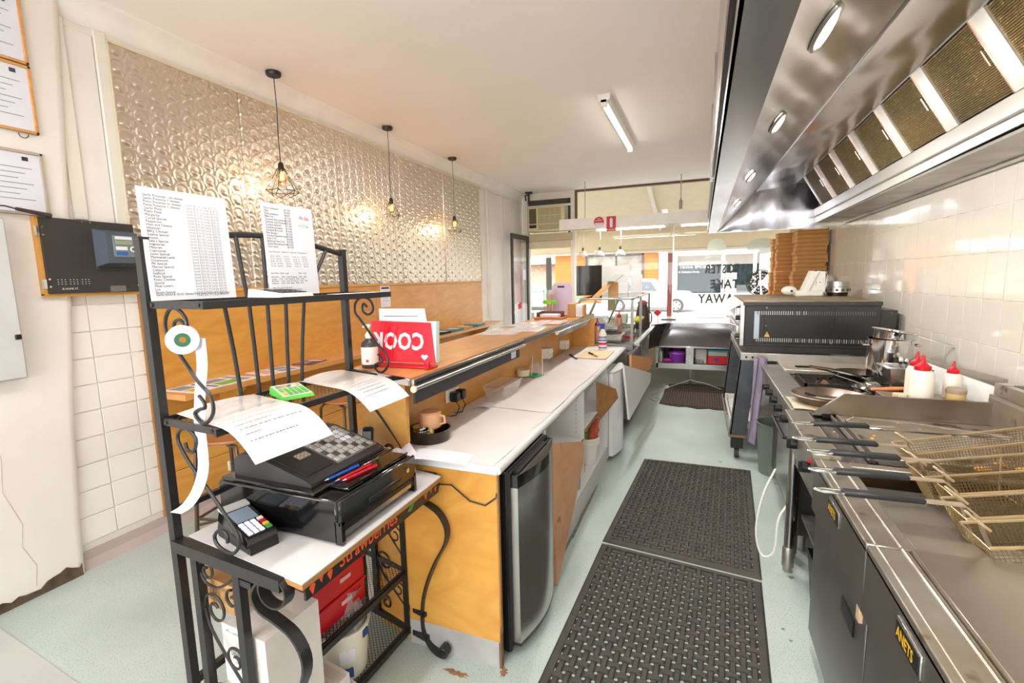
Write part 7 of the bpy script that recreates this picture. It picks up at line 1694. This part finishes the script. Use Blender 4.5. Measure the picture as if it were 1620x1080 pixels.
obj('wooden_handle', MB().tube([(-.02, -.09, .055), (.07, -.13, .075), (.13, -.15, .085)], [.009, .012, .010], n=10), mat('orange wood handle', (206, 116, 56), .45), t)
t = thing('bain_marie_tin', 'tall square steel insert on the stove with cutlery inside', 'container', (1.12, 3.43, .93))
obj('insert_body', MB().add([(-.06, -.055, 0), (.07, -.055, 0), (.07, .055, 0), (-.06, .055, 0), (-.08, -.07, .155), (.09, -.07, .155), (.09, .07, .155), (-.08, .07, .155)], [(3, 2, 1, 0), (0, 1, 5, 4), (1, 2, 6, 5), (2, 3, 7, 6), (3, 0, 4, 7)]), M_ss, t)
obj('insert_rim', MB().box(-.105, .115, -.095, -.07, .153, .158).box(-.105, .115, .07, .095, .153, .158).box(-.105, -.08, -.07, .07, .153, .158).box(.09, .115, -.07, .07, .153, .158), M_ss, t)
obj('spoons', MB().ball((-.01, 0, .19), .014, .006, .022).ball((.02, .01, .185), .012, .006, .02).cyl((-.01, 0, .02), (-.01, 0, .17), .004).cyl((.02, .01, .02), (.02, .01, .17), .004), M_chrome, t)
M_pl = mat('milky squeeze bottle', (238, 228, 214), .4)
t = sauce('squeeze_bottle', 'large milky squeeze bottle with red nozzle, nearest of the three', (1.085, 3.06, .966), M_pl, M_red, .20, .050)
sauce('squeeze_bottle', 'milky squeeze bottle with red nozzle behind the large one', (1.105, 3.19, .966), M_pl, M_red, .20, .045)
sauce('squeeze_bottle', 'shorter squeeze bottle with red nozzle and white cap, nearest the wall', (1.255, 3.17, .966), M_pl, M_red, .165, .036)
t = thing('spice_jar', 'straw coloured jar with grey lid in front of the bottles', 'jar', (1.225, 3.045, .966))
obj('jar_body', MB().lathe([(0, 0), (.038, 0), (.040, .005), (.040, .06), (0, .06)], n=24), mat('straw coloured spice', (214, 182, 124), .6), t)
obj('jar_lid', MB().lathe([(.041, .055), (.042, .058), (.042, .075), (.036, .082), (0, .083)], n=24), mat('cloudy grey lid', (168, 150, 126), .5), t)
t = thing('tape_roll', 'low tin with a barcode label beside the big squeeze bottle', 'tin', (.995, 3.05, .966))
obj('tin', MB().lathe([(0, 0), (.032, 0), (.033, .035), (.028, .036), (0, .033)], n=24), mat('pale tin', (206, 190, 150), .5), t)
obj('tin_label', MB().box(-.016, .016, -.0345, -.031, .006, .03), M_paper, t)
t = thing('chopping_board', 'white cutting board standing behind the squeeze bottles against the splash guard', 'board', (1.33, 3.25, .9))
obj('board', MB().add([(1.20, 3.36, .90), (1.42, 3.0, .90), (1.42, 3.0, 1.0), (1.40, 3.05, 1.05), (1.20, 3.40, 1.12), (1.215, 3.37, .90), (1.435, 3.01, .90), (1.435, 3.01, 1.0), (1.415, 3.06, 1.05), (1.215, 3.41, 1.12)], [(0, 1, 2, 3, 4), (9, 8, 7, 6, 5), (0, 5, 6, 1), (1, 6, 7, 2), (2, 7, 8, 3), (3, 8, 9, 4), (4, 9, 5, 0)]), M_lam, t, True)
single('greasy_paper', MB().sheet(lambda u, v: (.50 + .17 * u, 2.99 + .30 * v - .03 * u, .898 + .004 * math.sin(5 * u + 4 * v)), 8, 8, .001), mat('greasy paper', (222, 210, 192), .5, col2=(200, 178, 146), nscale=4), 'greasy white paper on the stove ledge under the frying pan', 'paper')

# ================================================================== GRIDDLE
gr = thing('griddle', 'stainless griddle plate with splash guards on round legs', 'griddle', (.9, 2.65, 0))
def gp(nm, mb, m=None, par=None, **k): return obj(nm, mb, m or M_ssgr, par or gr, True, **k)
gp('hot_plate', MB().box(.70, 1.34, 2.31, 2.96, .855, .885, b=.003), label='browned hot plate')
gp('front_ledge', MB().box(.455, .565, 2.26, 2.985, .862, .892, b=.004), M_ssgr)
gp('grease_trough', MB().box(.565, .655, 2.26, 2.96, .850, .858).box(.560, .568, 2.26, 2.96, .855, .895), mat('bluish greasy trough', (150, 146, 150), .25, 1.0, spots=((150, 100, 62), 12, .66)))
gp('drain_slot', MB().box(.662, .668, 2.30, 2.93, .872, .889).box(.69, .70, 2.30, 2.95, .872, .889), M_ssd)
gp('slot_dark', MB().box(.668, .69, 2.30, 2.93, .86, .874), mat('burnt dark slot', (60, 44, 34), .7))
gp('side_guard', MB().add([(.585, 2.962, .885), (1.34, 2.962, .885), (1.34, 2.962, 1.0), (.725, 2.962, 1.0), (.585, 2.978, .885), (1.34, 2.978, .885), (1.34, 2.978, 1.0), (.725, 2.978, 1.0)], [(0, 1, 2, 3), (7, 6, 5, 4), (0, 4, 5, 1), (1, 5, 6, 2), (2, 6, 7, 3), (3, 7, 4, 0)]), mat('guard steel', (176, 168, 156), .28, 1.0, col2=(150, 136, 118), nscale=3))
gp('rear_guard', MB().box(1.335, 1.35, 2.2, 3.0, .885, 1.02).box(1.35, 1.49, 2.2, 3.03, 1.0, 1.03), M_ssgr)
gp('flue_box', MB().box(1.36, 1.49, 2.25, 3.02, 1.03, 1.09, b=.003), M_ssgr)
gp('flue_slot', MB().box(1.40, 1.47, 2.30, 2.95, 1.088, 1.092), M_black)
gp('front_panel', MB().box(.475, .50, 2.26, 2.98, .70, .862, b=.003), M_ssd)
gp('under_body', MB().box(.50, 1.35, 2.28, 2.96, .62, .85), M_ssd)
for y in (2.72, 2.40):
    k_ = gp('control_knob', MB().cyl((.475, y, .78), (.445, y, .78), .026, n=16).box(.43, .447, y - .006, y + .006, .755, .805, b=.002), M_black)
    gp('red_pointer', MB().box(.462, .474, y - .035, y - .015, .812, .822), M_red, k_)
for x, y in ((.49, 2.86), (.53, 3.02), (1.2, 2.86)):
    l_ = gp('round_leg', MB().cyl((x, y, .14), (x, y, .72), .024, n=18), M_ss)
    gp('leg_foot', MB().lathe([(0, 0), (.022, 0), (.024, .01), (.024, .025), (.030, .03), (.030, .14), (.027, .145), (0, .145)], (x, y, 0), n=18), M_ssd, l_)
gp('lower_shelf', MB().box(.56, 1.35, 2.35, 2.95, .28, .30), M_ssd)
mb = MB(); random.seed(6)
for k in range(26):
    x, y, r = random.uniform(.74, 1.3), random.uniform(2.4, 2.92), random.uniform(.004, .010); mb.ball((x, y, .886), r, r * .8, r * .5, n=6, m=4)
for k in range(6): mb.ball((random.uniform(.58, .65), random.uniform(2.5, 2.93), .859), .007, .006, .004, n=6, m=4)
o = single('food_crumbs', mb, mat('brown crumbs', (206, 126, 66), .8, col2=(226, 180, 96), nscale=60), 'brown food crumbs scattered on the griddle', 'crumbs'); o['kind'] = 'stuff'
t = thing('spatula', 'steel spatula lying across the griddle beside the first basket', 'spatula', (.95, 2.40, .89))
obj('blade', MB().hexa([(.98, 2.34, .895), (1.10, 2.40, .895), (1.07, 2.47, .895), (.95, 2.41, .895)], [(.98, 2.34, .898), (1.10, 2.40, .898), (1.07, 2.47, .898), (.95, 2.41, .898)]), M_ssd, t, True)
t = thing('wire_tongs', 'long bright wire tongs lying from the griddle onto the baskets', 'tongs', (.9, 2.5, .93))
obj('tong_arm', MB().tube([(.70, 2.70, .90), (.69, 2.76, .91), (.73, 2.80, .92), (.90, 2.62, .96), (1.10, 2.28, 1.02)], .0045, n=6), M_chrome, t, True)
obj('tong_arm', MB().tube([(.70, 2.70, .90), (.80, 2.50, .95), (1.08, 2.26, 1.02)], .0045, n=6), M_chrome, t, True)
mb = MB().tube(smooth3([(.42, 2.95, .55), (.36, 2.92, .40), (.33, 2.90, .20), (.36, 2.88, .06), (.42, 2.86, .10), (.44, 2.88, .30), (.52, 2.9, .42)]), .006, n=7)
single('white_hose', mb, M_conc, 'thin white hose looping to the floor beside the griddle leg', 'hose')
t = thing('black_crate', 'black crate of bottles under the griddle', 'crate', (.66, 2.50, .0))
obj('crate', MB().add([(-.10, -.14, 0), (.10, -.14, 0), (.10, .14, 0), (-.10, .14, 0), (-.12, -.16, .26), (.12, -.16, .26), (.12, .16, .26), (-.12, .16, .26)], [(3, 2, 1, 0), (0, 1, 5, 4), (1, 2, 6, 5), (2, 3, 7, 6), (3, 0, 4, 7)]), M_black, t)
single('blue_cloth', MB().ball((.60, 2.44, .31), .045, .04, .05).ball((.62, 2.49, .33), .04, .04, .04), mat('bright blue cloth', (40, 110, 220), .7), 'bright blue cloth on top of the black crate', 'cloth')
single('dark_bottle', MB().lathe([(0, 0), (.04, 0), (.04, .16), (.015, .20), (.015, .23), (0, .23)], (.66, 2.56, .05)), M_black, 'dark bottle in the black crate', 'bottle')
single('steel_canister', MB().cyl((.60, 3.38, .0), (.60, 3.38, .0), .001), M_ss, 'steel canister', 'canister') if False else None


M_badge = mat('badge yellow', (244, 190, 30), .4)
def fryer(nm, label, y0, y1, tank):
    t = thing(nm, label, 'fryer', (.9, (y0 + y1) / 2, 0))
    def p(n, mb, m=None, par=None, **k): return obj(n, mb, m or M_ssd, par or t, True, **k)
    p('cabinet', MB().box(.50, 1.40, y0 + .005, y1 - .005, .10, .80, b=.003), M_ssd)
    p('control_panel', MB().box(.462, .50, y0, y1, .655, .858, b=.003), mat('grey control panel', (124, 120, 114), .38, .8))
    d = p('cabinet_door', MB().box(.478, .50, y0 + .004, y1 - .004, .10, .645, b=.003), mat('grey steel door', (112, 110, 106), .36, .8, col2=(128, 124, 118), nscale=3))
    p('door_bead', MB().box(.470, .482, y0 + .004, y1 - .004, .640, .650, b=.002), M_chrome, d)
    p('handle_slot', MB().box(.473, .479, y0 + .10, y0 + .24, .50, .56, b=.004), M_black, d)
    b = p('badge', MB().box(.457, .463, y0 + .27, y0 + .41, .775, .832, b=.002), M_chrome)
    p('badge_plate', MB().box(.4555, .458, y0 + .275, y0 + .405, .780, .827, b=.001), M_black, b)
    text('ANETS', .040, (.4550, y0 + .398, .789), (0, -1, 0), (0, 0, 1), M_badge, t, 'badge_lettering', xs=.80, bold=.0008)
    p('chipped_edge', MB().box(.466, .479, y0 + .03, y0 + .06, .60, .68, b=.003), mat('chipped beige paint', (204, 176, 144), .7), d)
    p('kick', MB().box(.53, 1.35, y0 + .01, y1 - .01, 0, .10), M_blackm)
    if tank:
        p('deck', MB().box(.462, .58, y0, y1, .845, .872, b=.003).box(.58, 1.40, y0, y0 + .10, .845, .872, b=.002).box(.58, 1.40, y1 - .05, y1, .845, .872, b=.002).box(1.15, 1.40, y0 + .10, y1 - .05, .845, .872), M_ssgr)
        p('front_fold', MB().tube([(.485, y0, .873), (.485, y1, .873)], .003, n=6).tube([(.545, y0, .873), (.545, y1, .873)], .005, n=6), M_ssgr)
        p('tank', MB().add([(.58, y0 + .10, .86), (1.15, y0 + .10, .86), (1.15, y1 - .05, .86), (.58, y1 - .05, .86), (.70, y0 + .18, .56), (1.10, y0 + .18, .56), (1.10, y1 - .12, .56), (.70, y1 - .12, .56)], [(0, 4, 5, 1), (1, 5, 6, 2), (2, 6, 7, 3), (3, 7, 4, 0), (4, 7, 6, 5)]), mat('dark oiled tank', (92, 74, 52), .18, .9, col2=(44, 34, 24), nscale=3))
        p('oil', MB().box(.66, 1.12, y0 + .15, y1 - .09, .60, .66), mat('dark frying oil', (40, 26, 14), .05, coat=.6))
    else:
        p('deck', MB().box(.462, .56, y0, y1, .845, .872, b=.003), M_ssgr)
        p('front_fold', MB().tube([(.485, y0, .873), (.485, y1, .873)], .003, n=6).tube([(.545, y0, .873), (.545, y1, .873)], .005, n=6), M_ssgr)
        l = p('flat_lid', MB().box(.56, 1.42, y0 + .005, y1 - .005, .850, .884, b=.004), mat('smeared lid steel', (186, 178, 168), .3, 1.0, col2=(160, 150, 138), nscale=2, rvar=.1), label='smeared flat steel lid')
    return t
fryer('deep_fryer', 'stainless deep fryer with open oil tank and five baskets over it', 1.565, 2.255, True)
fryer('deep_fryer', 'nearest stainless fryer covered by a flat steel lid', .90, 1.560, False)
fryer('deep_fryer', 'fryer beside the camera, mostly below the frame, under a lid', .24, .896, False)

# baskets: one built, four copied
M_wire = mat('brassy basket wire', (222, 204, 172), .34, .75, col2=(196, 172, 130), nscale=8)
M_grip = mat('black dipped grip', (26, 26, 28), .5, spots=((120, 120, 120), 60, .74))
def basket():
    t = thing('fryer_basket', '', 'fryer basket', (0, 0, 0), 0, 'fryer baskets over the open fryer')
    L, W, D = .62, .142, .13; x0 = .0; sl_ = .20      # slopes up towards the wall
    def B(x, y, z): return V((x, y, z + sl_ * x))
    def side(x, z): return W / 2 - .012 * (-z / D)
    xi = .06                                           # bottom starts further in
    rim = [(0, -W / 2), (L, -W / 2), (L, W / 2), (0, W / 2)]
    obj('rim', MB().tube([B(x, y, 0) for x, y in rim], .0050, n=6, closed=True), M_wire, t)
    obj('frame_hoop', MB().tube([B(x, y, z) for x, y, z in ((L * .45, -W / 2, 0), (L * .45, -W / 2 + .012, -D), (L * .45, W / 2 - .012, -D), (L * .45, W / 2, 0))], .0035, n=5), M_wire, t)
    mb = MB(); r = .0011
    def wire(pts): mb.tube(pts, r, n=3)
    n = int(L / .0105)
    for i in range(n + 1):
        x = L * i / n; xb = xi + (L - xi) * i / n
        wire([B(x, -W / 2, 0), B(xb, -W / 2 + .012, -D), B(xb, W / 2 - .012, -D), B(x, W / 2, 0)])
    for s in (-1, 1):
        for k in range(1, 12):
            f = k / 12; wire([B(xi * f, s * (W / 2 - .012 * f), -D * f), B(L, s * (W / 2 - .012 * f), -D * f)])
    for k in range(12):
        y = -W / 2 + .014 + (W - .028) * k / 11; wire([B(0, y, 0), B(xi, y, -D), B(L, y, -D), B(L, y, 0)])
    for k in range(1, 12): f = k / 12; wire([B(xi * f, -W / 2 + .012 * f, -D * f), B(xi * f, W / 2 - .012 * f, -D * f)])
    o = obj('wire_mesh', mb, mat('dull mesh wire', (176, 154, 116), .4, .7, col2=(140, 116, 78), nscale=8), t); o['kind'] = 'stuff'
    # handle: two flat arms down the end of the basket, level grip towards the aisle
    obj('handle_arm', MB().strap([(-.12, 0, .085), (-.03, 0, .085), (.0, 0, .06), (.05, 0, -.06), (.07, 0, -.12)], (0, 1, 0), .022, .005), mat('pale steel strap', (206, 190, 168), .3, .9), t)
    obj('handle_loop', MB().tube([(-.12, .010, .087), (-.30, .012, .087), (-.375, .012, .087), (-.395, 0, .087), (-.375, -.012, .087), (-.30, -.012, .087), (-.12, -.010, .087)], .0042, n=7), M_chrome, t)
    obj('grip', MB().box(-.325, -.12, -.017, .017, .079, .095, b=.005), M_grip, t)
    obj('hook', MB().tube([(.02, -.03, .03), (-.01, -.03, .055), (-.01, .03, .055), (.02, .03, .03)], .004, n=6), M_wire, t)
    return t
bk0 = basket()
blabs = ['fryer basket nearest the griddle, furthest from the camera', 'second fryer basket, counting from the griddle', 'third and middle fryer basket of the five', 'fourth fryer basket, counting from the griddle', 'fryer basket nearest the camera']
for k, (x, y, z, rz, sc) in enumerate(((.76, 2.27, .945, 8, 1.0), (.745, 2.09, .925, 3, 1.0), (.77, 1.955, .925, 3, 1.0), (.745, 1.80, .915, 4, 1.0), (.735, 1.65, .905, 3, 1.0))):
    o = bk0 if k == 0 else copy_tree(bk0)
    o.location = (x, y, z); o.rotation_euler = (0, 0, R(rz)); o['label'] = blabs[k]
single('fried_crumbs', MB().ball((1.02, 2.27, .89), .03, .02, .012).ball((1.08, 2.30, .905), .02, .02, .012).ball((1.12, 2.25, .91), .02, .015, .01), MATS['brown crumbs'], 'orange fried crumbs left in the furthest basket', 'crumbs')['kind'] = 'stuff'

M_scrap = mat('green adhesive scrap', (150, 200, 150), .7)
struct('adhesive_mark', MB().add([(XR - .0052, 3.36, .935), (XR - .0052, 3.30, .925), (XR - .0052, 3.33, .905), (XR - .0052, 3.36, .91)], [(0, 1, 2, 3)]), M_scrap, wr)
struct('adhesive_mark', MB().add([(XR - .0052, 3.98, .93), (XR - .0052, 3.95, .95), (XR - .0052, 3.93, .91), (XR - .0052, 3.97, .90)], [(0, 1, 2, 3)]), M_scrap, wr)
